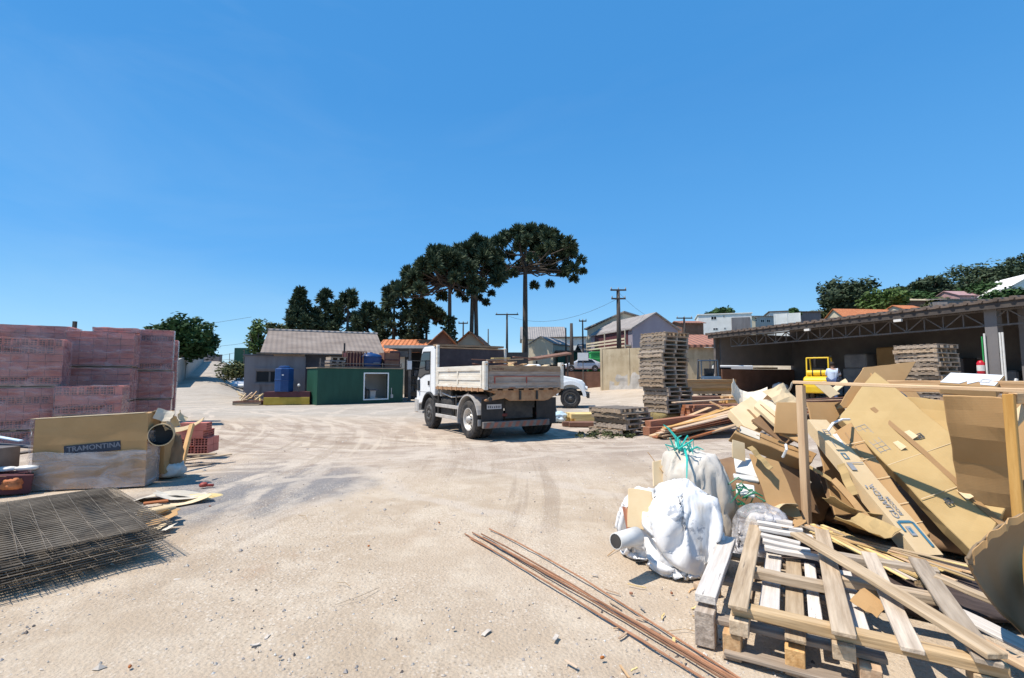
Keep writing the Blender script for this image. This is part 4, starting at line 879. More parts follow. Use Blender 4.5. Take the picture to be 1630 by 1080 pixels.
def araucaria(label, px, pyb, Y, pytop, half_px, thick_px, tr, seed, n=85, group='umbrella crowned araucaria trees', offc=0, low=(), ivy=False, needles=150, lean=0, rs=1.0, trunks=1):
    """umbrella crown: limbs sweep out and up, balls of needles at their ends. half_px half width of the crown, thick_px its depth"""
    rr = random.Random(seed); base = P(px, pyb, Y); base.z = H(base.x, Y) - .2; top = P(px + lean, pytop, Y); k = Y / F
    hw = half_px * k; th = thick_px * k; zt = top.z; t = thing('araucaria_tree', label, 'tree', base, group=group); o = V((top.x - base.x, 0, 0)); h = zt - base.z
    tk = MB()
    for q in range(trunks):
        dx = q * .72 - (trunks - 1) * .4; tk.tube([V((dx * 1.0, 0, 0)), V((dx * .8, 0, h * .3)) + o * .3, V((dx * .5, 0, h * .62)) + o * .6, o * .9 + V((dx * .3, 0, h * .86))], [tr * 1.25, tr, tr * .85, tr * .5], 9)
    tk.build('trunk', M_['bark'], t, smooth=True)
    lb = MB(); cr = MB(); cx = o.x + offc * k
    for i in range(n):
        a = rr.uniform(0, 6.283); q = sqrt(rr.random()) ; ring = q
        x = cx + cos(a) * hw * ring; y = sin(a) * hw * ring * .9
        ztop = h - th * .62 * ring ** 2.2; zz = ztop - rr.random() ** 1.5 * th * .45 - .55 * rs; rad = rr.uniform(.80, 1.22) * rs
        zz += rr.uniform(-.2, .2)
        tuft(cr, (x, y, zz), rad, needles, rr)
        if ring > .35 and rr.random() < .62:
            z0 = h - th * (.55 + .45 * rr.random()); p0 = V((o.x * .85, 0, z0)); p1 = V((x, y, zz - rad * .5)); mid = p0.lerp(p1, .6) + V((0, 0, -abs(p1.z - p0.z) * .15 - .45))
            lb.tube([p0, p0.lerp(p1, .3) + V((0, 0, -.25)), mid, p1], [.13, .11, .08, .05], 5, False)
    for (lx, ly, lr) in low:      # single low tufts on drooping limbs, given in picture-sized offsets from the trunk
        p = V((o.x + lx * k, rr.uniform(-1, 1), P(px, pyb - ly, Y).z - base.z)); tuft(cr, p, lr * k, needles, rr); z0 = p.z + .9
        lb.tube([V((o.x * .8, 0, z0 - .3)), V((p.x * .5, p.y * .5, z0 - .7)), p], [.1, .08, .05], 5, False)
    if ivy:
        for i in range(420):
            z = rr.random() * h * .52; a = rr.uniform(0, 6.28); w2 = tr * 1.5 + .35 * (1 - z / (h * .55)) + rr.random() * .25; leaves(cr, (cos(a) * w2 + o.x * z / h, sin(a) * w2, z), .22, 4, .22, rr, shell=0)
    lb.build('limbs', M_['bark'], t, smooth=True); cr.build('crown', M_['leafd'], t)
    return t
araucaria('tallest araucaria with a straight bare trunk and the widest flat crown', 836, 560, 58, 356, 82, 84, .33, 21, n=80, low=((-20, 122, 11), (66, 128, 10), (92, 126, 9)), offc=12)
araucaria('twin trunked araucaria in the middle with stray tufts on its trunk', 755, 566, 52, 378, 50, 80, .24, 22, n=44, trunks=2, offc=2, low=((8, 92, 10), (-24, 98, 9), (36, 114, 9), (28, 100, 9), (20, 84, 9), (-14, 88, 8), (45, 126, 9)))
araucaria('ivy clad araucaria leaning out over the carport with a wide sloping crown', 716, 566, 48, 392, 62, 74, .22, 23, n=52, offc=-14, ivy=True, low=((-60, 112, 9), (-48, 104, 9), (-36, 98, 8), (48, 106, 9), (-66, 120, 8)))
araucaria('small flat topped araucaria between the tall narrow tree and the ivy clad one', 679, 560, 56, 480, 27, 26, .17, 24, n=34, rs=.8)
def pine(label, px, pyb, Y, pytop, half_px, seed, dens=1.0, group='dark young araucaria trees', cut=0, pw=.8):
    rr = random.Random(seed); base = P(px, pyb, Y); base.z = H(base.x, Y) - .2; k = Y / F; h = P(px, pytop, Y).z - base.z; hw = half_px * k
    t = thing('conical_araucaria', label, 'tree', base, group=group); tk = MB(); tk.tube([(0, 0, 0), (0, 0, h * .5), (0, 0, h * .95)], [.28, .2, .06], 8); tk.build('trunk', M_['bark'], t, smooth=True)
    cr = MB(); lb = MB(); n = int(95 * dens)
    for i in range(n):
        f = rr.random() ** .9; z = h * (.16 + .84 * f) if not cut else h * (cut + (1 - cut) * f); g = (z / h - cut) / (1 - cut) if cut else f
        R_ = hw * (1 - g) ** pw * (.55 + .45 * min(1, g * 5)) if not cut else hw * sqrt(max(0, 1 - (2 * g - 1) ** 2)) * (1 - .35 * g)
        a = rr.uniform(0, 6.283); q = R_ * rr.uniform(.45, 1.08); c = V((cos(a) * q, sin(a) * q, z - .5)); tuft(cr, c, rr.uniform(.55, .95), 80, rr)
        if rr.random() < .5: lb.tube([V((0, 0, z - .1)), c * .5 + V((0, 0, z * .5 - .35)), c], [.07, .06, .03], 4, False)
    lb.build('limbs', M_['bark'], t); cr.build('crown', M_['leafd'], t); return t
pine('pointed dark tree at the end of the row, nearest the driveway', 475, 565, 52, 457, 52, 31, 1.25)
pine('dark rounded tree second in the row behind the grey workshop', 516, 565, 54, 461, 34, 32, .85, cut=.2)
pine('densest dark rounded tree in the middle of the row behind the workshop', 552, 565, 53, 460, 36, 33, .95, cut=.18)
pine('shorter spreading dark tree at the carport end of the row', 584, 565, 55, 479, 34, 34, .8, cut=.15)
pine('tall narrow oval tree with see-through foliage standing on its own', 626, 565, 54, 447, 36, 35, .9, cut=.12)
pine('thin dark tree between the narrow oval tree and the small flat one', 664, 565, 50, 470, 18, 36, .5, cut=.2)
def roundtree(name, label, c, rx, rz_, mats, seed, n=60, ls=.32, per=60, cr_=.34, trunk=.3, zb=None, group=None, loose=0):
    """c crown centre, rx radius, rz_ half height; a lumpy crown built from many leaf clusters"""
    rr = random.Random(seed); c = V(c); zb = H(c.x, c.y) if zb is None else zb; t = thing(name, label, 'tree' if 'tree' in name else 'shrub', (c.x, c.y, zb - .15), group=group); hc = c.z - zb + .15
    if trunk:
        tk = MB(); tk.tube([(0, 0, 0), (.1, 0, hc * .5), (0, 0, hc + rz_ * .3)], [trunk * 1.2, trunk, trunk * .4], 8)
        for i in range(6): a = i * 1.05 + seed; tk.tube([(.05, 0, hc * .55), (cos(a) * rx * .4, sin(a) * rx * .4, hc * .9), (cos(a) * rx * .75, sin(a) * rx * .75, hc + rz_ * .25)], [trunk * .5, trunk * .35, .03], 5)
        tk.build('trunk', M_['bark'], t, smooth=True)
    cr = MB()
    for i in range(n):
        a = rr.uniform(0, 6.28); z = rr.uniform(-1, 1); q = sqrt(max(0, 1 - z * z)) if not loose else sqrt(max(0, 1 - z * z)) * rr.uniform(.2, 1)
        f = rr.uniform(.45, .95); p = V((cos(a) * q * rx * f, sin(a) * q * rx * f, hc + z * rz_ * f)); leaves(cr, p, rx * cr_ * rr.uniform(.7, 1.2), per, ls, rr, .8, .3)
    cr.build('crown', mats, t); return t
roundtree('broadleaf_tree', 'dense round green tree over the boundary wall by the driveway', P(291, 541, 46), 2.85, 2.15, M_['leafm'], 41, n=85, ls=.26, per=75, zb=1.0)
roundtree('airy_tree', 'tall airy pale green tree at the corner of the grey workshop', P(409, 540, 35), .78, 1.6, M_['leafl'], 42, n=55, ls=.12, per=38, cr_=.5, trunk=.12, loose=1)
roundtree('hedge', 'low olive hedge on the bank between driveway and workshop', P(374, 591, 44), 1.3, .75, M_['leafo'], 43, n=40, ls=.14, per=60, cr_=.5, trunk=0, zb=.4)
roundtree('hedge', 'dark shrub at the foot of the row of dark trees behind the workshop', P(440, 524, 44), .8, .6, M_['leafo'], 44, n=25, ls=.2, per=40, cr_=.5, trunk=0, zb=0)

# ------------------------------------------------------------------ houses in the middle distance
gable('hip_house', 'far house with a pale hipped roof seen between the two tall trunks', P(832, 545, 84) - V((0, 0, 4)), 0, 7.5, 8, 4.6, 7.0, M_['wallcream'], M_['roofgrey'], ridge='x')
flat('long_building', 'long white building with a thin dark roof line beyond the parked trucks', P(866, 553, 74) - V((0, 0, 5)), -.25, 9.6, 8, 6.35, M_['wallwhite'], M_['roofdark'], wins=(('f', 2.5, 4.2, .8, .5),))
gable('small_house', 'small cream gabled house half hidden behind the truck bed', P(842, 562, 62) - V((0, 0, 3)), -.5, 3.4, 6, 4.1, 5.0, M_['wallcream'], M_['roofgrey'], ridge='y', ov=.15)
def shedroof(name, label, loc, rz, w, d, z0, z1, wall, roof, wins=()):
    t = thing(name, label, 'building', loc, rz); mb = MB(); mb.prism([(0, 0), (w, 0), (w, z1), (0, z0)], 0, d, Matrix(((1, 0, 0, 0), (0, 0, 1, 0), (0, 1, 0, 0), (0, 0, 0, 1)))); mb.build('wall', wall, t)
    r = MB(); vs = [V((-.3, -.3, z0 + .01)), V((w + .3, -.3, z1 + .05)), V((w + .3, d + .3, z1 + .05)), V((-.3, d + .3, z0 + .01))]; r.add(vs + [v + V((0, 0, .15)) for v in vs], [[3, 2, 1, 0], [4, 5, 6, 7]] + [[i, (i + 1) % 4, (i + 1) % 4 + 4, i + 4] for i in range(4)]); r.build('roof', roof, t); windows(t, wins, w, d); return t
p = P(941, 560, 57); shedroof('beige_building', 'plain beige building with a roof rising to one side, behind the utility pole', (p.x - .2, p.y + 1.5, 0), -.6, 4.6, 7, 7.35, 9.1, M_['wallcream'], M_['roofgrey'])
def mauve_house():
    Yh = 47.0; A = P(1007, 552, Yh); B = P(1092, 552, Yh); w_ = B.x - A.x
    t = gable('gabled_house', 'big mauve grey gabled house with a balcony on its side', (A.x, A.y, 0), .30, w_, 9.0, P(1007, 523, Yh).z, P(1050, 498, Yh).z, M_['wallmauve'], M_['roofgrey'], ov=.25, wins=())
    b = MB(); z = 4.75
    b.b(-.72, -.002, .2, 8.8, z - .15, z); b.b(-.72, -.64, .2, 8.8, z + .22, z + .38); b.b(-.72, -.64, .2, 8.8, z + .52, z + .70)
    for y in (.2, 4.4, 8.72): b.b(-.73, -.63, y, y + .08, z - 2.5, z + 1.5)
    b.build('balcony', M_['wallcream'], t); c = MB(); c.b(-.06, -.003, .8, 8.0, z + .01, z + 1.75); c.build('balcony_door', M_['maroon'], t)
mauve_house()
p = P(932, 560, 58); gable('garage', 'low grey roofed store with dark green walls behind the parked silver car', (p.x, p.y, 0), .1, 5.0, 5, 4.4, 5.6, M_['green'], M_['roofgrey'], ridge='x')
# retaining terrace with a parked car, yard walls
t = thing('terrace_wall', 'brown retaining wall under the parked silver car', 'wall', (5.0, 50.2, 0)); mb = MB(); mb.b(0, 6.4, 0, 9, .3, 2.12); mb.build('wall_panel', M_['brown'], t)
mb = MB(); mb.b(-6, 10, 7, 60, 0, 2.13, T(5, 50.2)); struct(mb.build('terrace', M_['concrete']))
def wallrun(name, label, A, B, z0, z1, th, m, coping=None):
    A = V(A); B = V(B); t = thing(name, label, 'wall', (A.x, A.y, 0), atan2(B.y - A.y, B.x - A.x)); L_ = (B.xy - A.xy).length; mb = MB(); mb.b(0, L_, 0, th, z0, z1)
    mb.build('wall_panel', m, t); k = MB()
    n = max(2, int(L_ / 2.4))
    for i in range(n + 1): k.b(i * L_ / n - .1, i * L_ / n + .1, -.05, -.002, z0, z1 + .02)
    k.build('pier', m, t)
    if coping: c = MB(); c.b(-.1, L_ + .1, -.06, th + .06, z1 + .022, z1 + .10); c.build('coping', coping, t)
    return t
wallrun('yard_wall', 'high stained concrete wall behind the tall pallet stack', P(958, 617, 42), P(1100, 612, 37), 0, 4.0, .25, M_['concretey'])
t = thing('plinth', 'crumbling stone plinth along the foot of the stained concrete wall', 'plinth', P(972, 617, 41.6) * 1, atan2(-5.0, 5.6)); mb = MB(); mb.sheet(lambda u, v: V((7.2 * u, -.35 * (1 - v) + .12 * noise.noise(V((u * 14, v * 3, 1))), -1 + 2.4 * v + .12 * noise.noise(V((u * 9, v * 2, 5))))), 30, 8); mb.build('stonework', M_['concrete'], t)
flat('tan_building', 'tan concrete store with a low rusty red roof between pallets and shed', P(1092, 620, 34) * 1 - V((0, 0, .6)), -.05, 3.0, 5, 3.55, M_['concretey'], M_['tileold'], slope=1.2, cat='building')
flat('green_store', 'dark green boarded store behind the parked silver car', (5.8, 60, 2.1), 0, 8, 5, 2.6, M_['green'], M_['roofdark'], cat='building')
for i in range(3):
    t = thing('green_crate', ('lowest', 'middle', 'topmost')[i] + ' bright green crate in the stack beside the silver car', 'crate', (9.15 - .08 * i * 0, 52.2, 2.14 + i * .74), 0, group='stacked green crates'); mb = MB(); wd = 1.5 - .16 * i; mb.b(-wd / 2 + .05, wd / 2 - .05, .05, 1.2, 0, .66); mb.build('crate_body', M_['crateg'], t, bev=.03); mb = MB(); mb.b(-wd / 2, wd / 2, 0, 1.25, .55, .72); mb.build('rim', M_['crateg'], t, bev=.03)
# dark lean-to roof and clutter behind the truck bed
t = thing('lean_to', 'dark lean-to with a sloping red brown roof beyond the truck bed', 'lean-to', (-.6, 40, 0), .0); mb = MB()
vs = [V((-.3, 0, 2.55)), V((5.6, 0, 3.45)), V((5.6, 4, 3.75)), V((-.3, 4, 2.85))]; mb.add(vs + [v + V((0, 0, .14)) for v in vs], [[3, 2, 1, 0], [4, 5, 6, 7]] + [[i, (i + 1) % 4, (i + 1) % 4 + 4, i + 4] for i in range(4)]); mb.build('roof', M_['brown'], t)
for x in (0, 2.6, 5.2): mb = MB(); mb.b(x, x + .14, .1, .24, 0, 2.54 + .15 * x); mb.build('post', M_['wood_pole'], t)
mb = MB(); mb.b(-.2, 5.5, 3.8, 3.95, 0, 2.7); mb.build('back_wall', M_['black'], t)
t = thing('notice_board', 'small white notice board on a post before the green store', 'notice board', P(928, 568, 49)); mb = MB(); mb.b(-.55, .55, 0, .06, -.4, .4); mb.build('board', M_['whitepaint'], t); mb = MB(); mb.tube([(0, .05, -3.2), (0, .05, .8)], .05, 6); mb.build('post', M_['steel'], t)

# ------------------------------------------------------------------ utility poles and wires
def pole(label, px, pyb, Y, pyt, arms=((.97, 1.6),), r=.13):
    b = P(px, pyb, Y); zt = P(px, pyt, Y).z; t = thing('utility_pole', label, 'utility pole', (b.x, b.y, b.z), group='utility poles'); h = zt - b.z
    mb = MB(); mb.tube([(0, 0, -1), (0, 0, h)], [r * 1.2, r * .8], 8); mb.build('pole', M_['wood_pole'], t, smooth=True)
    for f, w_ in arms:
        mb = MB(); mb.b(-w_ / 2, w_ / 2, -.18, -.06, h * f - .07, h * f + .07)
        c = mb.build('crossarm', M_['wood_pole'], t); k = MB()
        for i in range(3): x = (-.45 + .45 * i) * w_; k.lathe([(.05, 0), (.06, .08), (.03, .2)], 6, T(x, -.12, h * f + .072))
        k.build('insulator', M_['concrete'], c)
    return t
pole('tall dark utility pole with two crossarms before the mauve house', 985.5, 556, 45, 461, ((.985, 1.5), (.84, 1.35)), .20)
pole('utility pole with a single crossarm left of the widest araucaria', 807, 560, 62, 500, ((.98, 3.0),), .14)
pole('slim utility pole rising from behind the ridge of the mauve house', 1090, 545, 60, 505, ((.95, 2.0),), .14)
pole('short thick dark post with a transformer between the beige building and the trees', 910, 566, 50, 515, (), .19)
pole('thin pole close to the beige building wall', 928, 566, 58, 510, ((.97, .9),), .10)
pole('thin bare pole beyond the long white building', 901, 566, 60, 522, (), .10)
pole('thin distant pole above the truck headboard', 777, 566, 66, 524, (), .09)
pole('distant pole beside the ivy clad trunk', 737, 566, 60, 513, ((.96, 1.2),), .10)
for i, (a, b, lab) in enumerate(((P(-60, 545, 60), P(430, 541, 50), 'thin overhead wire crossing the sky above the driveway'), (P(-60, 515, 60), P(400, 505, 50), 'thin overhead wire highest above the brick packs'), (P(807, 503, 62), P(985, 475, 45), 'sagging wire between the two crossarm poles'), (P(985, 466, 45), P(1090, 509, 60), 'wire from the tall pole down to the slim pole'))):
    mb = MB(); mb.tube([a.lerp(b, k / 10) - V((0, 0, 1.4 * (1 - (2 * k / 10 - 1) ** 2))) for k in range(11)], .014, 4, False); tag(mb.build('overhead_wire', M_['wood_pole']), lab, 'wire', 'overhead wires')
t = thing('signal_mast', 'short dark mast standing behind the brick packs', 'mast', P(118, 530, 20) - V((0, 0, 3.3))); mb = MB(); mb.tube([(0, 0, 0), (0, 0, 3.6)], .03, 6); mb.build('pole', M_['wood_pole'], t); mb = MB(); mb.b(-.06, .06, -.05, .05, 3.5, 3.78); mb.build('head', M_['wood_pole'], t)

# ------------------------------------------------------------------ hillside on the right
def hillhouse(fn, *a, **k): return fn(*a, **k)
def hb_(px, py, Y, drop=2.5): p = P(px, py, Y); return V((p.x, p.y, p.z - drop))
t = flat('white_house', 'white two storey house with a grey patch for its shaded part above the shed', hb_(1112, 530, 92), -.3, 9.4, 8, 5.9, M_['wallwhite'], M_['wallwhite'], wins=(('f', 2.3, 4.9, 1.0, .7), ('f', 2.6, 2.9, .9, .45), ('f', 4.4, 5.3, .4, .4), ('f', 4.5, 3.0, .4, .4)), ov=.15)
mb = MB(); mb.b(5.9, 9.1, -.25, -.003, 2.6, 5.2); mb.build('shade_panel', M_['plaster'], t)  # grey panel standing in for shade on this part of the front
t = gable('cream_house', 'cream house with a shallow gable beside the white house on the hill', hb_(1166, 527, 104), -.3, 4.6, 9, 5.2, 6.3, M_['wallcream'], M_['roofgrey'], ov=.3)
t = flat('grey_house', 'grey single storey house with arched openings on the hill', hb_(1196, 524, 104), 0, 5.6, 8, 5.2, M_['wallgrey'], M_['roofgrey'], wins=(('f', .6, 4.2, .7, .4), ('f', 2.1, 3.9, .8, .7), ('f', 3.4, 3.9, .8, .7)))
t = flat('white_house', 'white house with a flat dark roof and one window on the hill', hb_(1226, 512, 112), -.35, 5.4, 7, 4.7, M_['wallwhite'], M_['roofdark'], wins=(('f', 1.6, 3.1, 1.0, .7),))
t = wallrun('garden_wall', 'white garden wall stepping along the hill above the shed', hb_(1233, 520, 100, 1), hb_(1274, 514, 98, 1), 0, 14.8, .3, M_['wallwhite'])
flat('dark_house', 'long dark grey house wall at the end of the white garden wall', hb_(1272, 510, 112, 3), 0, 5.2, 6, 4.9, M_['plaster'], M_['roofdark'])
gable('tiled_house', 'house with a small red roof behind the mauve house', hb_(1086, 530, 80, 3), 0, 3.6, 6, 4.6, 5.2, M_['brown'], M_['tileold'], ridge='x')
gable('tiled_house', 'house with a wide bright orange tile roof over the shed', hb_(1350, 507, 95, 2.9), .10, 11.8, 7, 2.6, 5.2, M_['wallcream'], M_['tile'], ridge='x')
gable('tiled_house', 'small orange roof next to the wide orange roof', hb_(1440, 492, 98, 2), .1, 4.2, 5, 2.0, 3.0, M_['wallcream'], M_['tile'], ridge='x')
gable('tan_house', 'tan house with a pale hipped roof under the dark hill trees', hb_(1440, 485, 130, 2.5), 0, 8.8, 8, 3.6, 5.0, M_['brown'], M_['concretey'], ridge='x', wins=())
gable('pink_house', 'dusty pink house with two small windows high on the hill', hb_(1528, 478, 125, 2), .05, 8.4, 8, 3.3, 5.0, M_['wallpink'], M_['wallpink'], ridge='x', wins=(('f', 3.2, 2.6, .8, .8), ('f', 6.6, 2.8, .6, .6)))
flat('grey_lean_roof', 'dull grey low roof in front of the pink house', hb_(1508, 480, 112, 1), .05, 9, 5, 1.4, M_['plaster'], M_['roofgrey'], slope=.8, cat='building')
gable('white_roofed_hall', 'bright white steep roof cut by the frame edge on the hill', hb_(1592, 468, 118, 2), -.2, 16, 12, 2.4, 7.2, M_['wallwhite'], M_['wallwhite'], ridge='y', ov=.4)
roundtree('broadleaf_tree', 'big dark round tree standing alone above the orange roof', P(1349, 474, 118), 6.8, 4.6, M_['leafd'], 51, n=90, ls=.5, per=75)
roundtree('broadleaf_tree', 'bright green bushy tree between the dark round tree and the hill pines', P(1405, 480, 108), 4.6, 2.9, M_['leafl'], 52, n=60, ls=.4, per=60)
roundtree('broadleaf_tree', 'low dark green treetop behind the white house', P(1147, 500, 120), 3.2, 1.3, M_['leafm'], 53, n=40, ls=.4, per=50)
roundtree('palm_like_tree', 'small dark bushy tree poking up beside the white garden wall', P(1266, 497, 106), 1.5, 1.1, M_['leafm'], 54, n=25, ls=.35, per=40)
for i, (px, py, Y, rx, rz_, mm, lab) in enumerate(((1478, 459, 140, 4.6, 3.4, 'leafd', 'dark tree left of the widest canopy on the hill crest'), (1436, 465, 150, 4.4, 1.0, 'leafd', 'flat dark umbrella tree lowest on the hill crest'), (1510, 468, 145, 6.0, 2.6, 'leafd', 'dark undergrown tree beneath the hill crest canopy'),
        (1560, 441, 150, 8.8, 3.4, 'leafd', 'widest dark umbrella canopy on the hill crest'), (1600, 447, 150, 6.5, 4.0, 'leafd', 'dark tree behind the white steep roof'), (1628, 424, 160, 5.5, 3.8, 'leafd', 'highest dark treetop cut by the frame edge'),
        (1570, 465, 128, 6.0, 2.0, 'leafm', 'mid green shrubs below the wide crest canopy'), (1610, 476, 112, 5.5, 1.8, 'leafm', 'green shrubs in front of the white steep roof'), (1495, 490, 118, 4.0, 1.8, 'leafo', 'olive scrub between the tan house and the pink house'), (1320, 508, 120, 6, 1.4, 'leafo', 'scrubby slope bushes right of the dark house'), (1460, 478, 135, 4.5, 2.0, 'leafm', 'mid green bush beside the tan house'))):
    roundtree('hill_tree', lab, P(px, py, Y), rx, rz_, M_[mm], 60 + i, n=55, ls=.55, per=60, trunk=.3, group='trees on the hill')
# ------------------------------------------------------------------ vehicles
YZ = Matrix(((0, 0, 1, 0), (1, 0, 0, 0), (0, 1, 0, 0), (0, 0, 0, 1)))      # prism polygon in (y,z), extruded along x
XZ = Matrix(((1, 0, 0, 0), (0, 0, 1, 0), (0, 1, 0, 0), (0, 0, 0, 1)))      # polygon in (x,z), extruded along y
def wheel(parent, x0, x1, y, r, face=-1, rim='rim', deep=.05, dark=False, name='wheel', steer=0):
    """wheel with its axle along x; face -1: outer side at x0"""
    n = 36; w = x1 - x0; xm = (x0 + x1) / 2
    Ma = T(xm, y, r) @ RZ(steer) @ Matrix.Rotation(pi / 2 * face, 4, 'Y')
    mb = MB(); h = w / 2; rr = r * .60
    pr = [(rr, -h * .85), (r * .80, -h), (r * .95, -h * .92), (r, -h * .72), (r, h * .72), (r * .95, h * .92), (r * .80, h), (rr, h * .85), (rr * .98, h * .3), (rr * .98, -h * .3)]
    mb.lathe(pr + [pr[0]], n, Ma, caps=False)
    for k in range(30):      # tread blocks
        a = 2 * pi * k / 30; mb.b(r - .004, r + .012, -.045, .045, -h * .70, -h * .06, Ma @ RZ(a)); mb.b(r - .004, r + .012, -.045, .045, h * .06, h * .70, Ma @ RZ(a + .1))
    o = mb.build(name, M_['tyre'], parent, smooth=False)
    rm = MB(); d = h * .85
    rm.lathe([(rr * 1.03, d + .005), (rr * .97, d + .012), (rr * .90, d - .01), (rr * .86, d - deep), (rr * .60, d - deep * 1.4), (rr * .50, d - deep * .5), (rr * .30, d - deep * .2), (rr * .28, d + .03), (0, d + .04)], 24, Ma, caps=False)
    rm.build('rim', M_[rim], o, smooth=True)
    nb = MB()
    for k in range(8): a = 2 * pi * k / 8; nb.lathe([(.018, 0), (.016, .035), (0, .036)], 6, Ma @ T(rr * .42 * cos(a), rr * .42 * sin(a), d - deep * .4), caps=False)
    for k in range(10): a = 2 * pi * k / 10 + .2; nb.box((rr * .73 * cos(a), rr * .73 * sin(a), d - deep * 1.15), (.07, .07, .012), None) if False else nb.lathe([(.035, .0), (.035, .006), (0, .007)], 8, Ma @ T(rr * .73 * cos(a), rr * .73 * sin(a), d - deep * 1.2), caps=False)
    nb.build('wheel_bolts', M_['chassis'], o)
    return o
def arch(mb, x0, x1, y, z, r0, r1, a0=0, a1=pi, n=14):
    pts = [(y + r1 * cos(a0 + (a1 - a0) * k / n), z + r1 * sin(a0 + (a1 - a0) * k / n)) for k in range(n + 1)]; q = [(y + r0 * cos(a0 + (a1 - a0) * k / n), z + r0 * sin(a0 + (a1 - a0) * k / n)) for k in range(n + 1)]
    for k in range(n): mb.prism([q[k], pts[k], pts[k + 1], q[k + 1]], x0, x1, YZ)

def truck():
    Mt = T(-.67, 11.8, 0) @ RZ(radians(31)); t = thing('tipper_truck', 'white flat nosed tipper truck with a dusty drop side bed, seen from behind', 'truck', M=Mt)
    W = 2.42; Lb = 3.16; zf = 1.29; zt = 1.88
    # bed
    fl = MB(); fl.b(.03, W - .03, .05, Lb, zf, zf + .05); fl.build('bed_floor', M_['rust'], t)
    for s in (0, 1):
        x0 = 0 if s == 0 else W - .05; d = MB()
        sg = -1 if s == 0 else 1; xo = 0 if s == 0 else W
        xi0, xi1 = (x0 + .012, x0 + .05) if s == 0 else (x0, x0 + .038)
        d.b(xi0, xi1, .16, Lb - .1, zf + .02, zt - .02)                                 # skin
        def rail(y0, y1, z0, z1, o=.0): d.b(*( (x0 - o, x0 + .011) if s == 0 else (x0 + .039, x0 + .05 + o)), y0, y1, z0, z1)
        rail(.16, Lb - .1, zt - .13, zt, .018); rail(.16, Lb - .1, zf + .02, zf + .10, .012); rail(.16, Lb - .1, zf + .22, zf + .30, .01)
        for y in (.16, 1.56, Lb - .2): rail(y, y + .075, zf + .10, zt - .13, .016)
        rail(.235, 1.56, zf + .30, zf + .34, .004); rail(1.635, Lb - .2, zf + .30, zf + .34, .004)
        so = d.build('side_board', M_['bedwhite'], t, bev=.006)
        tr = MB()
        for k in range(9):
            y = .3 + k * .33; tr.b(*((-.03, -.001) if s == 0 else (W + .001, W + .03)), y, y + .07, zf - .07, zf + .035)
        tr.b(*((-.015, .0) if s == 0 else (W, W + .015)), 0.05, Lb, zf - .055, zf + .012); tr.build('rusty_edge', M_['rust'], so)
        h = MB(); xs = (-.012, .10) if s == 0 else (W - .10, W + .012)
        h.b(*xs, .0, .14, zf - .02, zt + .10); h.b(xs[0] + .02, xs[1] - .02, -.012, .02, zf + .05, zt + .06); h.build('corner_post', M_['bedwhite'], t, bev=.012)
        hh = MB(); hh.tube([((xs[0] + xs[1]) / 2, -.03, zt + .03), ((xs[0] + xs[1]) / 2, .16, zt + .03)], .022, 8); hh.build('hinge_pin', M_['rust'], t)
    # tailgate
    g = MB(); g.b(.12, W - .12, 0, .045, zf + .01, zt - .01)
    for z in (zf + .02, zf + .14, zf + .30, zf + .405): g.b(.12, W - .12, -.014, -.001, z, z + .035)
    for x in (.16, 1.22, W - .22): g.b(x, x + .04, -.013, -.0005, zf + .056, zf + .139)
    for x in (.16, W - .20): g.b(x, x + .04, -.0125, -.0005, zf + .176, zf + .299)
    go = g.build('tailgate', M_['gate'], t, bev=.006)
    k = MB(); k.b(.12, W - .12, -.012, .05, zf + .44, zt + .0); k.build('top_rail', M_['gatetop'], go, bev=.006)
    k = MB(); k.b(.24, W - .14, -.018, -.0145, zf + .312, zf + .332); k.b(1.20, 1.235, -.0145, -.0135, zf + .14, zf + .30); k.b(.26, .29, -.0145, -.0135, zf + .14, zf + .30); k.build('red_stripe', M_['redline'], go)
    text('FACCHINI', .058, T(.20, -.0140, zf + .470) @ Matrix.Rotation(pi / 2, 4, 'X'), M_['darkred'], go, sx=1.25, bold=.001)
    for i in range(7): k = MB(); x = .2 + i * .31; k.b(x, x + .14, -.03, -.002, zf - .045, zf + .01); k.build('hinge', M_['rust'], go)
    ap = MB(); ap.prism([(.05, zf - .03), (W - .05, zf - .03), (W - .10, zf - .10), (1.92, zf - .30), (1.80, zf - .32), (.75, zf - .30), (.60, zf - .23), (.05, zf - .30), (.02, zf - .27), (.34, zf - .12)], .02, .10, XZ); ap.build('rear_apron', M_['rust'], t, bev=.008)
    ap = MB(); [ap.b(x, x + .05, -.02, .018, zf - .28, zf - .05) for x in (1.0, 1.52)]; ap.lathe([(0, 0), (.05, 0), (.05, .05), (0, .05)], 10, T(.12, -.03, zf - .24) @ Matrix.Rotation(pi / 2, 4, 'X')); ap.build('apron_bracket', M_['chassis'], t)
    # headboard
    hb = MB(); hb.b(.07, W - .07, Lb - .03, Lb + .01, zf + .05, 2.46); hb.build('headboard', M_['netting'], t)
    for xa, xb, zz in ((-.01, .075, 2.56), (W - .075, W + .01, 2.52)): hp = MB(); hp.b(xa, xb, Lb - .08, Lb + .03, zf, zz); hp.build('headboard_post', M_['bedwhite'], t, bev=.015)
    hr = MB(); hr.b(.076, W - .076, Lb - .04, Lb + .03, 2.462, 2.50); hr.build('headboard_rail', M_['gatetop'], t, bev=.01)
    hr = MB(); hr.b(.03, W - .03, Lb + .04, Lb + .35, 2.54, 2.60); hr.build('cab_canopy', M_['gatetop'], t)
    # load
    # chassis
    c = MB()
    for x in (.72, 1.58): c.b(x, x + .12, .35, 4.9, .78, 1.04)
    for y in (.4, 1.5, 2.4, 3.1): c.b(.84, 1.58, y, y + .1, .82, 1.0)
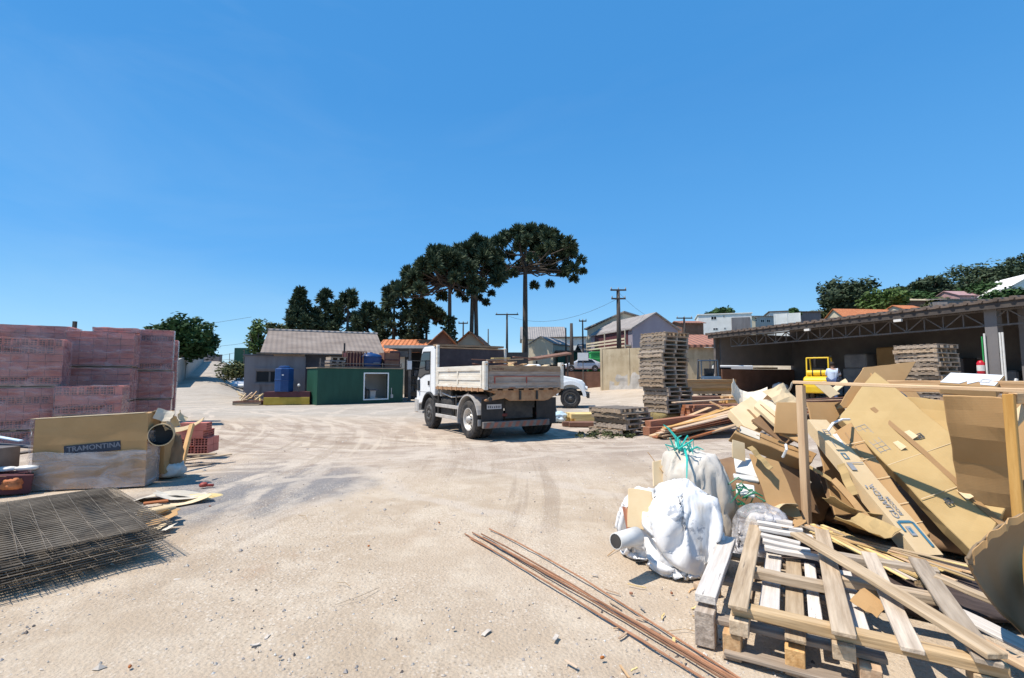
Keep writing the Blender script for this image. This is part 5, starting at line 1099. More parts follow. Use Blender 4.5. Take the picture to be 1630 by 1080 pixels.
    c.b(.3, W - .3, .2, .3, 1.05, 1.27); c.b(.3, W - .3, 1.5, 1.6, 1.05, 1.27); c.b(.3, W - .3, 2.6, 2.7, 1.05, 1.27); c.b(.75, .9, .25, 3.1, 1.05, 1.28); c.b(1.52, 1.67, .25, 3.1, 1.05, 1.28)
    c.build('chassis_frame', M_['chassis'], t)
    ax = MB(); ax.tube([(.3, .956, .48), (W - .3, .956, .48)], .09, 10); ax.lathe([(.0, -.16), (.18, -.12), (.22, 0), (.18, .12), (0, .16)], 12, T(W / 2, .956, .48) @ Matrix.Rotation(pi / 2, 4, 'X')); ax.build('rear_axle', M_['chassis'], t); ax = MB(); ax.tube([(.4, 3.87, .5), (W - .4, 3.87, .5)], .07, 8); ax.build('front_axle', M_['chassis'], t)
    # mud flaps, bumper, plate, lamps
    for x in (.06, 1.72):
        m = MB(); m.sheet(lambda u, v: V((x + .64 * u, .30 - .02 * v + .02 * noise.noise(V((u * 2, v * 2, x))), .34 + .70 * v)), 6, 6, .012); m.build('mud_flap', M_['black'], t)
    m = MB(); m.b(.78, 1.62, .33, .36, .52, .98); m.build('rear_crossmember', M_['chassis'], t)
    b = MB(); b.b(.06, 2.06, .16, .26, .31, .47); bo = b.build('rear_bumper', M_['stripew'], t, bev=.008)
    k = MB()
    for i in range(9):
        x = .10 + i * .215; k.prism([(x, .325), (x + .10, .325), (x + .17, .455), (x + .07, .455)], .1545, .1595, XZ)
    k.build('reflector_stripe', M_['stripe'], bo)
    p = MB(); p.b(.20, .62, .255, .268, .78, .90); po = p.build('number_plate', M_['plate'], t); k = MB(); rr = random.Random(2)
    for i in range(7): x = .235 + i * .052 + (.012 if i > 2 else 0); k.b(x, x + .028, .2535, .2548, .805, .86 + rr.uniform(-.01, .005)); k.b(x + .008, x + .020, .2530, .2534, .82, .845)
    k.build('plate_marks', M_['inkdark'], po)
    for x in (.66, 1.72): l = MB(); l.b(x, x + .16, .29, .33, .58, .66); lo = l.build('tail_lamp', M_['darkred'], t, bev=.01)
    # fenders over the rear wheels, side guards, tanks
    for x0, x1 in ((-.02, .48), (W - .48, W + .02)): f = MB(); arch(f, x0, x1, .956, .50, .60, .635, -.25, pi * .93, 16); f.b(x0 + .02, x1 - .02, .956 - .60, .956 - .585, .36, .52) ; f.build('rear_fender', M_['fender'], t)
    for x in (.03, W - .07):
        for z0, z1 in ((.70, .80), (.40, .50)): s = MB(); s.b(x, x + .04, 1.62, 3.28, z0, z1); s.build('side_guard', M_['alu'], t, bev=.01)
        for y in (1.75, 3.05): s = MB(); s.b(x + .005, x + .030, y, y + .05, .45, 1.1); s.build('guard_bracket', M_['chassis'], t)
    a = MB(); a.lathe([(0, 0), (.14, .01), (.16, .05), (.16, .75), (.14, .79), (0, .80)], 16, T(.36, 1.72, .72) @ Matrix.Rotation(-pi / 2, 4, 'X')); a.build('air_tank', M_['alu'], t, smooth=True)
    a = MB(); a.b(.12, .68, 2.2, 3.1, .46, .98); a.build('fuel_tank', M_['chassis'], t, bev=.05)
    a = MB(); a.tube([(.1, 2.9, 1.12), (.1, 2.2, 1.02), (.3, 1.9, 1.05), (.3, 1.5, 1.14)], .025, 6); a.b(.06, .3, 2.9, 2.96, 1.02, 1.2); a.build('hose', M_['alu'], t)
    a = MB(); a.b(.10, .5, 3.20, 3.40, 1.24, 1.72); a.build('tool_box', M_['bedwhite'], t, bev=.015); a = MB(); a.b(.085, .099, 3.23, 3.38, 1.34, 1.46); a.build('green_sticker', M_['green'], t)
    # wheels
    wheel(t, .00, .27, .956, .485, -1, 'alu', deep=.11); wheel(t, .29, .55, .956, .485, -1, 'rimd')
    wheel(t, W - .27, W, .956, .485, 1, 'alu', deep=.11); wheel(t, W - .55, W - .29, .956, .485, 1, 'rimd')
    wheel(t, .06, .34, 3.87, .47, -1, 'rimd', deep=-.03, steer=.0); wheel(t, W - .34, W - .06, 3.87, .47, 1, 'rimd', deep=-.03)
    # cab
    y0, y1 = 3.42, 5.02; x0, x1 = .06, W - .06
    prof = [(y0, 1.04), (y0, 2.46), (y0 + .10, 2.555), (y0 + .95, 2.57), (y0 + 1.12, 2.50), (y1 - .10, 1.62), (y1, 1.45), (y1, .72), (y1 - .16, .70)]
    # wheel cut-out in the lower edge
    cut = [(3.87 + .62 * cos(pi * k / 10 * .94 + .15), .50 + .62 * sin(pi * k / 10 * .94 + .15)) for k in range(11)]
    body = MB(); pl = prof + [c_ for c_ in cut if c_[1] > .70 and c_[0] > y0 + .02]
    body.prism(pl, x0, x1, YZ); bo = body.build('cab', M_['white'], t, bev=.035); bo.modifiers['edge'].segments = 3
    ins = MB(); ins.b(x0 + .10, x1 - .10, y0 - .012, y0 - .001, 1.15, 2.40); bk = ins.build('cab_back_panel', M_['cabshade'], t, bev=.01)
    k = MB(); [k.b(x0 + .2 + i * .27, x0 + .24 + i * .27, y0 - .022, y0 - .013, 1.2, 2.35) for i in range(8)]; k.build('panel_rib', M_['cabshade'], bk)
    def sidepoly(poly, off, th=.012):
        mb = MB(); mb.prism(poly, x0 - off - th, x0 - off, YZ); mb.prism(poly, x1 + off, x1 + off + th, YZ); return mb
    win = [(y0 + .42, 1.72), (y0 + .42, 2.36), (y0 + .98, 2.38), (y0 + 1.14, 2.28), (y1 - .17, 1.62), (y1 - .35, 1.58), (y0 + .80, 1.70)]
    wf = [(y0 + .38, 1.68), (y0 + .38, 2.40), (y0 + 1.0, 2.42), (y0 + 1.17, 2.31), (y1 - .12, 1.60), (y1 - .35, 1.54), (y0 + .80, 1.66)]
    for xf in ((x0 - .0085, x0 - .0005), (x1 + .0005, x1 + .0085)):
        q = MB(); q.prism(wf, *xf, YZ); w1 = q.build('side_window', M_['black'], t); q = MB(); q.prism(win, *((xf[0] - .005, xf[0] - .001) if xf[0] < 1 else (xf[1] + .001, xf[1] + .005)), YZ); q.build('pane', M_['glass'], w1)
    dr = MB()
    for xx, s in ((x0, -1), (x1, 1)):
        a_, b_ = (xx - .007, xx - .0005) if s < 0 else (xx + .0005, xx + .007)
        dr.b(a_, b_, y0 + .345, y0 + .36, 1.12, 2.42); dr.b(a_, b_, y0 + .36, y1 - .3, 1.115, 1.125)
    dro = dr.build('door', M_['fender'], t)
    for xa, xb in ((x0 - .03, x0 - .001), (x1 + .001, x1 + .03)): k = MB(); k.b(xa, xb, y0 + .42, y0 + .52, 1.33, 1.47); k.build('handle', M_['black'], dro); k = MB(); k.b(xa, xb, y1 - .32, y1 - .10, 1.14, 1.50); k.build('air_deflector', M_['black'], t, bev=.01)
    # windscreen on the sloping front
    n_ = V((0, .88, .98)).normalized(); wsl = MB(); A = V((x0 + .08, y1 - .115, 1.68)); B_ = V((x0 + .08, y0 + 1.14, 2.45)); D = V((0, .90, .56)).normalized() * .008
    vs = [A + D, V((x1 - .08, A.y, A.z)) + D, V((x1 - .08, B_.y, B_.z)) + D, B_ + D]; wsl.add(vs + [v - D * .8 for v in vs], [[0, 1, 2, 3], [7, 6, 5, 4], [0, 4, 5, 1], [1, 5, 6, 2], [2, 6, 7, 3], [3, 7, 4, 0]]); wsl.build('windscreen', M_['glass'], t)
    k = MB(); k.b(x0 + .3, x1 - .3, y1 + .001, y1 + .02, .98, 1.38); k.build('front_grille', M_['black'], t)
    fb = MB(); fb.b(x0 - .04, x1 + .04, y1 - .22, y1 + .10, .42, .90); fb.build('front_bumper', M_['alu'], t, bev=.04)
    for x in (x0 + .1, x1 - .4): l = MB(); l.b(x, x + .3, y1 + .08, y1 + .112, .62, .80); l.build('headlight', M_['headlens'], t, bev=.01)
    st = MB(); st.b(x0 - .02, x0 + .25, y1 - .75, y1 - .45, .45, .62) ; ff = MB()
    for xa, xb in ((x0 - .035, x0 + .36), (x1 - .36, x1 + .035)): ff = MB(); arch(ff, xa, xb, 3.87, .50, .565, .615, .10, pi * .98, 14); ff.b(xa, xb, 3.25, 3.30, .40, .56); ff.build('front_fender', M_['black'], t)
    for x in (x0 - .02, x1 - .14): stp = MB(); stp.b(x, x + .16, y1 - .62, y1 - .24, .42, .50); stp.build('step', M_['alu'], t)
    for s, xx in ((-1, x0), (1, x1)):
        ar = MB(); ar.tube([(xx, y1 - .30, 2.12), (xx + s * .34, y1 - .18, 2.13)], .014, 6); ar.tube([(xx, y1 - .25, 1.86), (xx + s * .32, y1 - .18, 1.92)], .012, 6); ao = ar.build('mirror_arm', M_['black'], t)
        mi = MB(); mi.b(xx + s * .34 - .09, xx + s * .34 + .09, y1 - .23, y1 - .12, 1.80, 2.16); mi.build('mirror', M_['black'], ao, bev=.03); mg = MB(); mg.b(xx + s * .34 - .075, xx + s * .34 + .075, y1 - .236, y1 - .231, 1.84, 2.12); mg.build('mirror_glass', M_['headlens'], ao)
    # planks lying in the bed
    for i, (a, b, mm, lab) in enumerate((((1.0, .4, 1.86), (2.1, 2.3, 2.02), 'yellow', 'pale plank lying highest in the truck bed'), ((.9, .7, 1.80), (2.2, 1.6, 1.97), 'tan', 'tan plank across the truck bed load'), ((1.3, .25, 1.84), (2.25, 1.2, 1.93), 'boardw', 'cream board nearest the tailgate in the truck bed'), ((.5, 1.0, 1.7), (2.25, 2.6, 1.98), 'brown', 'dark brown beam in the truck bed'), ((1.9, .3, 1.85), (2.3, .6, 1.92), 'boardw', 'short pale offcut at the tailgate corner of the truck bed'))):
        plank('plank', Mt @ V(a), Mt @ V(b), .16, .04, M_[mm], lab, 'plank', 'planks carried in the truck bed')
    rl = random.Random(12)
    for i in range(12):
        x = rl.uniform(.7, 1.5); y = rl.uniform(.3, 2.4); z = 1.86 + .025 * i; a = rl.uniform(-.5, .9); d = V((cos(a), sin(a), rl.uniform(-.06, .14))) * rl.uniform(.4, .6); c = V((x + .25, y, z))
        plank('scrap_board', Mt @ (c - d), Mt @ (c + d), rl.uniform(.08, .16), .03, M_[rl.choice(('tan', 'brown', 'brown', 'yellow', 'palletd'))], 'scrap board heaped above the sides of the truck bed', 'board', 'scrap boards heaped in the truck bed')
    tag(lumpy('debris_load', (2.1, 2.7, .50), M_['brown'], M=Mt @ T(W / 2, 1.55, zf + .051), seed=2, amp=.15), 'dark rubble load filling the truck bed', 'load')
truck()

def old_truck():
    """bonneted truck parked behind, nose to the right"""
    gz = H(3.3, 24.5); t = thing('bonnet_truck', 'old white bonneted truck parked beyond the tipper, nose pointing toward the pallets', 'truck', (2.95, 24.4, gz), -.12)   # local x forward, y left side away
    Wd = 2.1
    XP = lambda poly, y0, y1, mb: mb.prism(poly, y0, y1, XZ)
    hd = MB(); XP([(-1.25, .95), (-1.25, 1.74), (-.9, 1.76), (.15, 1.55), (.62, 1.42), (.78, 1.25), (.80, .80), (.62, .80), (.62, .95)], .42, Wd - .42, hd); h = hd.build('bonnet', M_['white'], t, bev=.07); h.modifiers['edge'].segments = 3
    for ya, yb in ((-.04, .46), (Wd - .46, Wd + .04)):
        f = MB(); n = 14; o_, i_ = [], []
        for k in range(n + 1):
            a = .02 + (pi * .95) * k / n; o_.append((.02 + .80 * cos(a) * (1.0 if a < 1.6 else .98), .60 + .78 * sin(a))); i_.append((.02 + .64 * cos(a), .56 + .64 * sin(a)))
        for k in range(n): XP([i_[k], o_[k], o_[k + 1], i_[k + 1]], ya, yb, f)
        fo = f.build('front_fender', M_['white'], t, smooth=False)
        l = MB(); l.lathe([(0, 0), (.10, .0), (.11, .05), (0, .06)], 14, T(.83, (ya + yb) / 2, 1.0) @ Matrix.Rotation(pi / 2, 4, 'Y')); l.build('headlight', M_['headlens'], fo)
    c = MB(); XP([(-2.55, .9), (-2.55, 2.10), (-2.40, 2.24), (-1.55, 2.24), (-1.22, 1.74), (-1.22, .9)], .12, Wd - .12, c); cb = c.build('cab', M_['white'], t, bev=.06)
    w_ = MB(); XP([(-2.3, 1.66), (-2.3, 2.1), (-1.62, 2.1), (-1.36, 1.66)], .105, .118, w_); XP([(-2.3, 1.66), (-2.3, 2.1), (-1.62, 2.1), (-1.36, 1.66)], Wd - .118, Wd - .105, w_); w_.build('side_window', M_['glass'], t)
    ws = MB(); D = V((.5, 0, .33)).normalized() * .012; A = [V((-1.25, .25, 1.78)), V((-1.25, Wd - .25, 1.78)), V((-1.52, Wd - .25, 2.18)), V((-1.52, .25, 2.18))]; ws.add([v + D for v in A] + [v + D * 2 for v in A], [[3, 2, 1, 0], [4, 5, 6, 7]] + [[i, (i + 1) % 4, (i + 1) % 4 + 4, i + 4] for i in range(4)]); ws.build('windscreen', M_['glass'], t)
    fr = MB(); fr.b(-6.4, .7, .6, .75, .62, .85); fr.b(-6.4, .7, Wd - .75, Wd - .6, .62, .85); fr.build('chassis_frame', M_['chassis'], t)
    b = MB(); b.b(.84, .98, -.05, Wd + .05, .52, .78); b.build('front_bumper', M_['black'], t, bev=.02)
    d = MB(); d.b(-6.4, -2.7, -.1, Wd + .1, 1.05, 1.22); d.build('flat_bed', M_['brown'], t)
    for ya, f in ((0, -1), (Wd - .28, 1)):
        for x, rm in ((.02, 'rimd'), (-4.6, 'rimd')):
            e = bpy.data.objects.new('wheel_mount', None)
            # wheels are built with their axle along x, so turn them by a quarter
            Mw = T(x, ya + .14, 0) @ RZ(pi / 2); 
            w2 = wheel(t, -.14, .14, 0, .50, -f if False else f, rm, deep=.08)
            w2.matrix_local = Mw
    s = MB(); s.tube([(-1.1, .2, 1.7), (-.95, .0, 1.95)], .02, 6); so = s.build('mirror_arm', M_['black'], t); s = MB(); s.b(-1.02, -.9, -.1, .06, 1.92, 2.15); s.build('mirror', M_['black'], so)
old_truck()

def car(name, label, loc, rz, paint, L_=4.25, seed=0):
    t = thing(name, label, 'car', loc, rz); Wd = 1.72      # local x forward, origin at middle of the wheelbase
    prof = [(-2.1, .42), (-2.12, .80), (-2.02, 1.0), (-1.55, 1.12), (-1.05, 1.40), (-.45, 1.47), (.15, 1.44), (.55, 1.30), (1.05, 1.02), (1.75, .88), (2.05, .72), (2.12, .50), (2.05, .26), (-2.0, .26)]
    nx = len(prof); mb = MB(); vs = []
    secs = [(-.86, .86), (-.80, .97), (-.66, 1.0), (0, 1.01), (.66, 1.0), (.80, .97), (.86, .86)]
    for yy, k in secs:
        for x, z in prof:
            tz = max(0, (z - .9)) / .57; y = yy * (1 - .22 * tz); zz = .26 + (z - .26) * (1 if z < .9 else (.9 - .26 + (z - .9) * (1 if abs(yy) < .8 else .93)) / (z - .26)); xx = x * (1 if abs(yy) < .7 else .985); vs.append(V((xx, y, zz)))
    n = len(secs); mb.add(vs, [[i * nx + j, i * nx + (j + 1) % nx, (i + 1) * nx + (j + 1) % nx, (i + 1) * nx + j] for i in range(n - 1) for j in range(nx)] + [list(range(nx))[::-1], [(n - 1) * nx + j for j in range(nx)]])
    b = mb.build('body', M_[paint], t, smooth=True); md = b.modifiers.new('soft', 'SUBSURF'); md.levels = 1; md.render_levels = 1
    for s in (-1, 1):
        g = MB(); poly = [(-1.30, .98), (-.98, 1.30), (-.42, 1.38), (.12, 1.35), (.48, 1.22), (.84, .98)]
        vs = [V((x, s * (.865 - .19 * (z - .9) / .57 + .012), z)) for x, z in poly]; vs += [v + V((0, s * .012, 0)) for v in vs]; k = len(poly)
        g.add(vs, [list(range(k)), list(range(k, 2 * k))[::-1]] + [[i, (i + 1) % k, (i + 1) % k + k, i + k] for i in range(k)]); go = g.build('side_window', M_['glass'], t)
        q = MB(); q.b(-.32, -.25, s * .80 - .035, s * .80 + .05, .95, 1.36); q.build('pillar', M_['black'], go)
        k = MB(); k.b(.62, .78, s * .93 - .08, s * .93 + .06, .98, 1.1); k.build('mirror', M_[paint], t, bev=.03)
        l = MB(); l.b(1.80, 2.02, s * .62 - .16, s * .62 + .16, .66, .80); l.build('headlight', M_['headlens'], t, bev=.04)
        l = MB(); l.b(-2.10, -2.0, s * .66 - .14, s * .66 + .14, .76, .92); l.build('tail_light', M_['redlens'], t, bev=.02)
    for (A, B_) in (((.60, 1.27), (1.02, 1.03)), ((-1.10, 1.36), (-1.50, 1.14))):
        g = MB(); dz = .025; vs = [V((A[0], -.62, A[1] + dz)), V((A[0], .62, A[1] + dz)), V((B_[0], .72, B_[1] + dz)), V((B_[0], -.72, B_[1] + dz))]; g.add(vs + [v + V((0, 0, .01)) for v in vs], [[0, 1, 2, 3], [7, 6, 5, 4]] + [[i, i + 4, (i + 1) % 4 + 4, (i + 1) % 4] for i in range(4)]); g.build('windscreen', M_['glass'], t)
    for x in (1.30, -1.28):
        for s in (-1, 1):
            w = wheel(t, -.10, .10, 0, .31, s, 'rim', deep=.02); w.matrix_local = T(x, s * .80, 0) @ RZ(pi / 2)
            a = MB(); a.lathe([(0, 0), (.37, 0), (.37, .02), (0, .02)], 20, T(x, s * .845 - .01, .33) @ Matrix.Rotation(pi / 2, 4, 'X')); a.build('wheel_arch', M_['black'], t)
    return t
car('silver_car', 'silver saloon car parked on the brown retaining wall', (P(926, 594, 52.2).x, 52.2, 2.14), pi + .06, 'car')
car('grey_car', 'pale grey car half hidden behind the corner of the grey workshop', (-27.1, 48.6, .10), radians(-75), 'carg')

def forklift(name, label, loc, rz, paint, big=1.0):
    """local x forward (mast in front)"""
    t = thing(name, label, 'forklift', loc, rz); t.scale = (.92, .92, .92); P_ = M_[paint]
    b = MB(); b.b(-.95, .60, -.52, .52, .32, .78); b.build('body', P_, t, bev=.05)
    c = MB(); c.prism([(-1.35, .30), (-1.40, .60), (-1.38, 1.02), (-1.2, 1.14), (-.72, 1.14), (-.72, .30)], -.55, .55, XZ); c.build('counterweight', P_, t, bev=.06)
    c = MB(); c.b(-.718, -.35, -.42, .42, .80, 1.10); c.build('engine_cover', M_['black'], t, bev=.04)
    if paint == 'yel':
        g = MB(); g.tube([(-1.02, -.42, 1.32), (-1.02, .42, 1.32)], .145, 14); go = g.build('gas_cylinder', M_['yel'], t, smooth=False); g = MB()
        for y in (-.2, .16): g.lathe([(.149, -.025), (.155, -.025), (.155, .025), (.149, .025)], 14, T(-1.02, y, 1.32) @ Matrix.Rotation(pi / 2, 4, 'X'), caps=False)
        g.build('cylinder_strap', M_['black'], go)
    s = MB(); s.b(-.45, .02, -.28, .28, 1.11, 1.20); s.b(-.50, -.38, -.28, .28, 1.201, 1.62); s.build('seat', M_['black'], t, bev=.03)
    f = MB(); w_ = .036
    for y in (-.48, .48): f.tube([(-.78, y, 1.1), (-.70, y, 2.10)], w_, 8); f.tube([(.60, y, .75), (.30, y, 1.6), (.12, y, 2.12)], w_, 8); f.tube([(-.70, y, 2.10), (.12, y, 2.12)], w_, 8)
    f.tube([(-.70, -.48, 2.10), (-.70, .48, 2.10)], w_, 8); f.tube([(.12, -.48, 2.12), (.12, .48, 2.12)], w_, 8)
    fo = f.build('overhead_guard', P_, t); r = MB(); [r.b(-.68, .10, -.36 + i * .18 - .02, -.36 + i * .18 + .02, 2.10, 2.135) for i in range(5)]; r.build('guard_bars', M_['steel'], fo)
    m = MB(); [m.b(.72, .86, y - .05, y + .05, .08, 2.25) for y in (-.36, .36)]; m.b(.73, .85, -.31, .31, 2.1, 2.2); m.b(.73, .85, -.31, .31, 1.0, 1.08); m.build('mast', M_['steel'], t); k = MB(); k.b(.862, .92, -.5, .5, .3, .38); k.b(.862, .92, -.5, .5, .7, .78)
    for y in (-.3, .3): k.b(.921, .97, y - .06, y + .06, .06, .85); k.b(.97, 1.95, y - .06, y + .06, .06, .10)
    k.build('forks', M_['chassis'], t); st = MB(); st.tube([(.42, 0, .8), (.15, 0, 1.35)], .03, 6); st.lathe([(.15, 0), (.18, .015), (.15, .03)], 14, T(.15, 0, 1.35) @ Matrix.Rotation(-.5, 4, 'Y'), caps=False); st.build('steering_wheel', M_['black'], t)
    for x, r_, w2 in ((.48, .34, .22), (-.98, .27, .18)):
        for s in (-1, 1): w3 = wheel(t, -w2 / 2, w2 / 2, 0, r_, s, paint, deep=.01); w3.matrix_local = T(x, s * .46, 0) @ RZ(pi / 2)
    return t
fx, fy = 14.75, 23.2
forklift('yellow_forklift', 'yellow gas forklift with a man standing at its side, at the shed front', (fx + .2, fy, .56), radians(48), 'yel')
forklift('blue_forklift', 'dark blue grey forklift parked between the timber and the tan store', (11.25, 27.6, .58), radians(80), 'bluefork')

def person(loc, rz):
    t = thing('person', 'man in a pale blue shirt and blue trousers leaning on the yellow forklift', 'person', loc, rz)
    # joints: local x forward, y left, z up
    J = {'pel': (0, 0, .92), 'sp': (.0, 0, 1.10), 'ch': (.03, 0, 1.30), 'nk': (.06, 0, 1.46), 'hd0': (.08, 0, 1.54), 'hd1': (.09, 0, 1.64), 'hd2': (.08, 0, 1.71),
         'hl': (0, .09, .90), 'kl': (.06, .10, .49), 'al': (-.02, .10, .09), 'tl': (.15, .12, .04), 'hr': (0, -.09, .90), 'kr': (.03, -.11, .49), 'ar': (-.04, -.12, .09), 'tr': (.13, -.14, .04),
         'sl': (.03, .18, 1.40), 'el': (.14, .25, 1.14), 'wl': (.36, .18, 1.12), 'ml': (.44, .16, 1.13), 'sr': (.03, -.18, 1.40), 'er': (.16, -.26, 1.16), 'wr': (.37, -.20, 1.18), 'mr': (.45, -.19, 1.20)}
    Rr = {'pel': .145, 'sp': .135, 'ch': .155, 'nk': .058, 'hd0': .075, 'hd1': .098, 'hd2': .075, 'hl': .10, 'kl': .062, 'al': .045, 'tl': .036, 'hr': .10, 'kr': .062, 'ar': .045, 'tr': .036, 'sl': .065, 'el': .043, 'wl': .03, 'ml': .028, 'sr': .065, 'er': .043, 'wr': .03, 'mr': .028}
    E = [('pel', 'sp'), ('sp', 'ch'), ('ch', 'nk'), ('nk', 'hd0'), ('hd0', 'hd1'), ('hd1', 'hd2')]
    for s in 'lr': E += [('pel', 'h' + s), ('h' + s, 'k' + s), ('k' + s, 'a' + s), ('a' + s, 't' + s), ('ch', 's' + s), ('s' + s, 'e' + s), ('e' + s, 'w' + s), ('w' + s, 'm' + s)]
    for s, sy in (('l', 1), ('r', -1)):      # five fingers on each hand
        for i, (dy, ln) in enumerate(((-.022, .055), (-.008, .065), (.007, .06), (.02, .045))):
            a = V(J['m' + s]) + V((.012, dy, 0)); b = a + V((ln * .6, 0, -.012)); c = b + V((ln * .3, 0, -.03)); p0, p1 = 'f%s%da' % (s, i), 'f%s%db' % (s, i)
            J[p0] = b; J[p1] = c; Rr[p0] = .009; Rr[p1] = .008; E += [('m' + s, p0), (p0, p1)]
        b = V(J['w' + s]) + V((.045, -sy * .035, .0)); J['u' + s] = b; Rr['u' + s] = .01; E.append(('w' + s, 'u' + s))
    def grow(name, keys, m, g=0.0, root='pel', head=None):
        ks = list(keys); me = bpy.data.meshes.new(name); idx = {k: i for i, k in enumerate(ks)}
        me.from_pydata([tuple(J[k]) for k in ks], [(idx[a], idx[b]) for a, b in E if a in idx and b in idx], []); o = bpy.data.objects.new(name, me); C.objects.link(o); o.parent = t; me.materials.append(m)
        md = o.modifiers.new('skin', 'SKIN'); sv = me.skin_vertices[0].data
        for k in ks: r = Rr[k] + (g if k not in ('nk',) else g * .5); sv[idx[k]].radius = (r, r * (1.12 if k in ('pel', 'sp', 'ch') else 1))
        sv[idx[root]].use_root = True; md.use_smooth_shade = True; sd = o.modifiers.new('sub', 'SUBSURF'); sd.levels = 1; sd.render_levels = 2; return o
    grow('body', J.keys(), M_['skin'])
    J2 = dict(J); 
    grow('shirt', ['pel', 'sp', 'ch', 'sl', 'el', 'sr', 'er'], M_['shirt'], .036, 'sp')
    grow('trousers', ['pel', 'hl', 'kl', 'al', 'hr', 'kr', 'ar'], M_['jeans'], .03, 'pel')
    for s in 'lr':
        b = MB(); a = V(J['a' + s]); e = V(J['t' + s]); b.beam(a + V((-.06, 0, -.045)), e + V((.04, 0, 0)) - V((0, 0, .0)), .10, .08); b.build('shoe', M_['black'], t, bev=.025)
    h = MB(); h.lathe([(.075, 1.60), (.108, 1.64), (.108, 1.70), (.085, 1.755), (.04, 1.785), (0, 1.79)], 16, T(.068, 0, 0), caps=False); h.build('hair', M_['hair'], t, smooth=True)
    f = MB(); f.prism([(.175, 1.60), (.205, 1.575), (.18, 1.565)], -.014, .014, XZ); [f.b(.168, .186, y - .012, y + .012, 1.612, 1.625) for y in (-.035, .035)]; f.b(.165, .182, -.028, .028, 1.535, 1.543); [f.b(.06, .10, s * .098 - .008, s * .098 + .008, 1.57, 1.63) for s in (-1, 1)]; f.build('face', M_['hair'], t)
person((14.55, 21.75, .5), radians(40))
# ------------------------------------------------------------------ pallets
def pallet_proto(w, d, m, seed, label, group, M):
    """w along x, d along y (deck boards run along x), 0.14 high"""
    r = random.Random(seed); t = thing('wooden_pallet', label, 'pallet', M=M, group=group)
    n = 7
    tb = MB()
    for i in range(n): y = i * (d - .095) / (n - 1) + r.uniform(-.008, .008); tb.b(-r.uniform(0, .025), w + r.uniform(0, .025), y, y + .095, .118, .138)
    tb.build('deck_boards', m, t)
    for i in range(3): x = i * (w - .09) / 2; s = MB(); s.b(x, x + .09, .0, d, .021, .117); s.build('stringer', m, t)
    bb = MB()
    for i in range(3): y = i * (d - .1) / 2; bb.b(0, w, y, y + .1, 0, .020)
    bb.build('bottom_boards', m, t); return t
def pallet_stack(org, rz, w, d, n, m, label, top, bottom, group, seed, jit=.03, shift=None, step=.142):
    r = random.Random(seed); protos = None
    for k in range(n):
        sx, sy = (shift(k) if shift else (0, 0)); M = T(org) @ RZ(rz) @ T(sx + r.uniform(-jit, jit), sy + r.uniform(-jit, jit), k * step) @ T(w / 2, d / 2, 0) @ RZ(r.uniform(-.06, .06)) @ T(-w / 2, -d / 2, 0)
        lab = top if k == n - 1 else bottom if k == 0 else label
        if protos is None: protos = [pallet_proto(w, d, m, seed, lab, group, M)]
        elif len(protos) < 3: protos.append(pallet_proto(w, d, m, seed + len(protos), lab, group, M))
        else: dup(protos[k % 3], M, lab, group)
gt = .10
pallet_stack((5.0, 15.75, gt + .30), radians(30), 1.2, 1.08, 19, M_['palletd'], 'weathered pallet within the tall leaning stack of pallets', 'topmost pallet of the tall leaning stack, its boards standing proud', 'lowest pallet of the tall leaning stack, on the mossy block', 'pallets in the tall leaning stack', 3,
             shift=lambda k: (.10 if k < 6 else -.02 if k < 15 else .06, -.06 if k < 6 else .02))
tag(lumpy('mossy_block', (.9, 1.0, .30), M_['moss'], M=T(5.0, 15.75, gt) @ RZ(radians(30)) @ T(.35, .5, 0), seed=5, amp=.06, sq=6), 'mossy block carrying the tall leaning stack of pallets', 'block')
mb = MB(); mb.b(.75, 1.2, .1, 1.0, 0, .30, T(5.0, 15.75, gt) @ RZ(radians(30))); tag(mb.build('support_block', M_['brown']), 'dark support under the far half of the tall pallet stack', 'block')
pallet_stack((3.02, 12.95, .03), radians(40), 1.2, 1.15, 5, M_['palletd'], 'broken grey pallet in the low pile beside the tipper truck', 'uppermost pallet of the low pile, its sunlit boards slatted', 'lowest pallet of the low pile, sunk in weeds', 'pallets in the low pile', 8, jit=.07)
pallet_stack((13.2, 14.75, .50), radians(24), 1.15, 1.2, 15, M_['palletd'], 'grey pallet in the neat stack before the dark shed', 'topmost tan pallet of the neat stack before the dark shed', 'lowest pallet of the neat stack before the dark shed', 'pallets stacked before the shed', 14, jit=.05)
# ------------------------------------------------------------------ timber
def pile(a, u, rows, cols, w, h, L_, m, lab, group, seed, jx=.12, jz=.0, name='timber_beam', rot=.012, gap=.012):
    """regular pile of sawn timber: a = near end corner, u = direction of the timbers"""
    r = random.Random(seed); u = V((u[0], u[1], 0)).normalized(); sdir = V((-u.y, u.x, 0)); first = []
    for k in range(rows):
        for i in range(cols):
            M = T(V(a) + sdir * (i * (w + gap)) + u * r.uniform(-jx, jx) + V((0, 0, k * (h + .004) + r.uniform(0, jz)))) @ RZ(atan2(u.y, u.x) + r.uniform(-rot, rot))
            if len(first) < 4:
                mb = MB(); Lk = L_ * r.uniform(.94, 1.04); mb.b(0, Lk, 0, w, 0, h); o = mb.build(name, m, M=M, bev=.004); first.append(o)
            else: o = first[r.randrange(4)].copy(); C.objects.link(o); o.matrix_world = M; o.name = name
            tag(o, lab, 'timber', group)
pile((7.9, 22.0, .80), (.96, .28), 5, 7, .14, .13, 2.9, M_['fresh'], 'orange sawn beam in the tidy pile under the blue forklift', 'orange beams below the blue forklift', 1)
pile((7.6, 20.6, .25), (.97, .2), 4, 5, .16, .12, 3.0, M_['brown'], 'dark weathered beam in the low pile between pallets and orange timber', 'dark beams beside the tall pallet stack', 2)
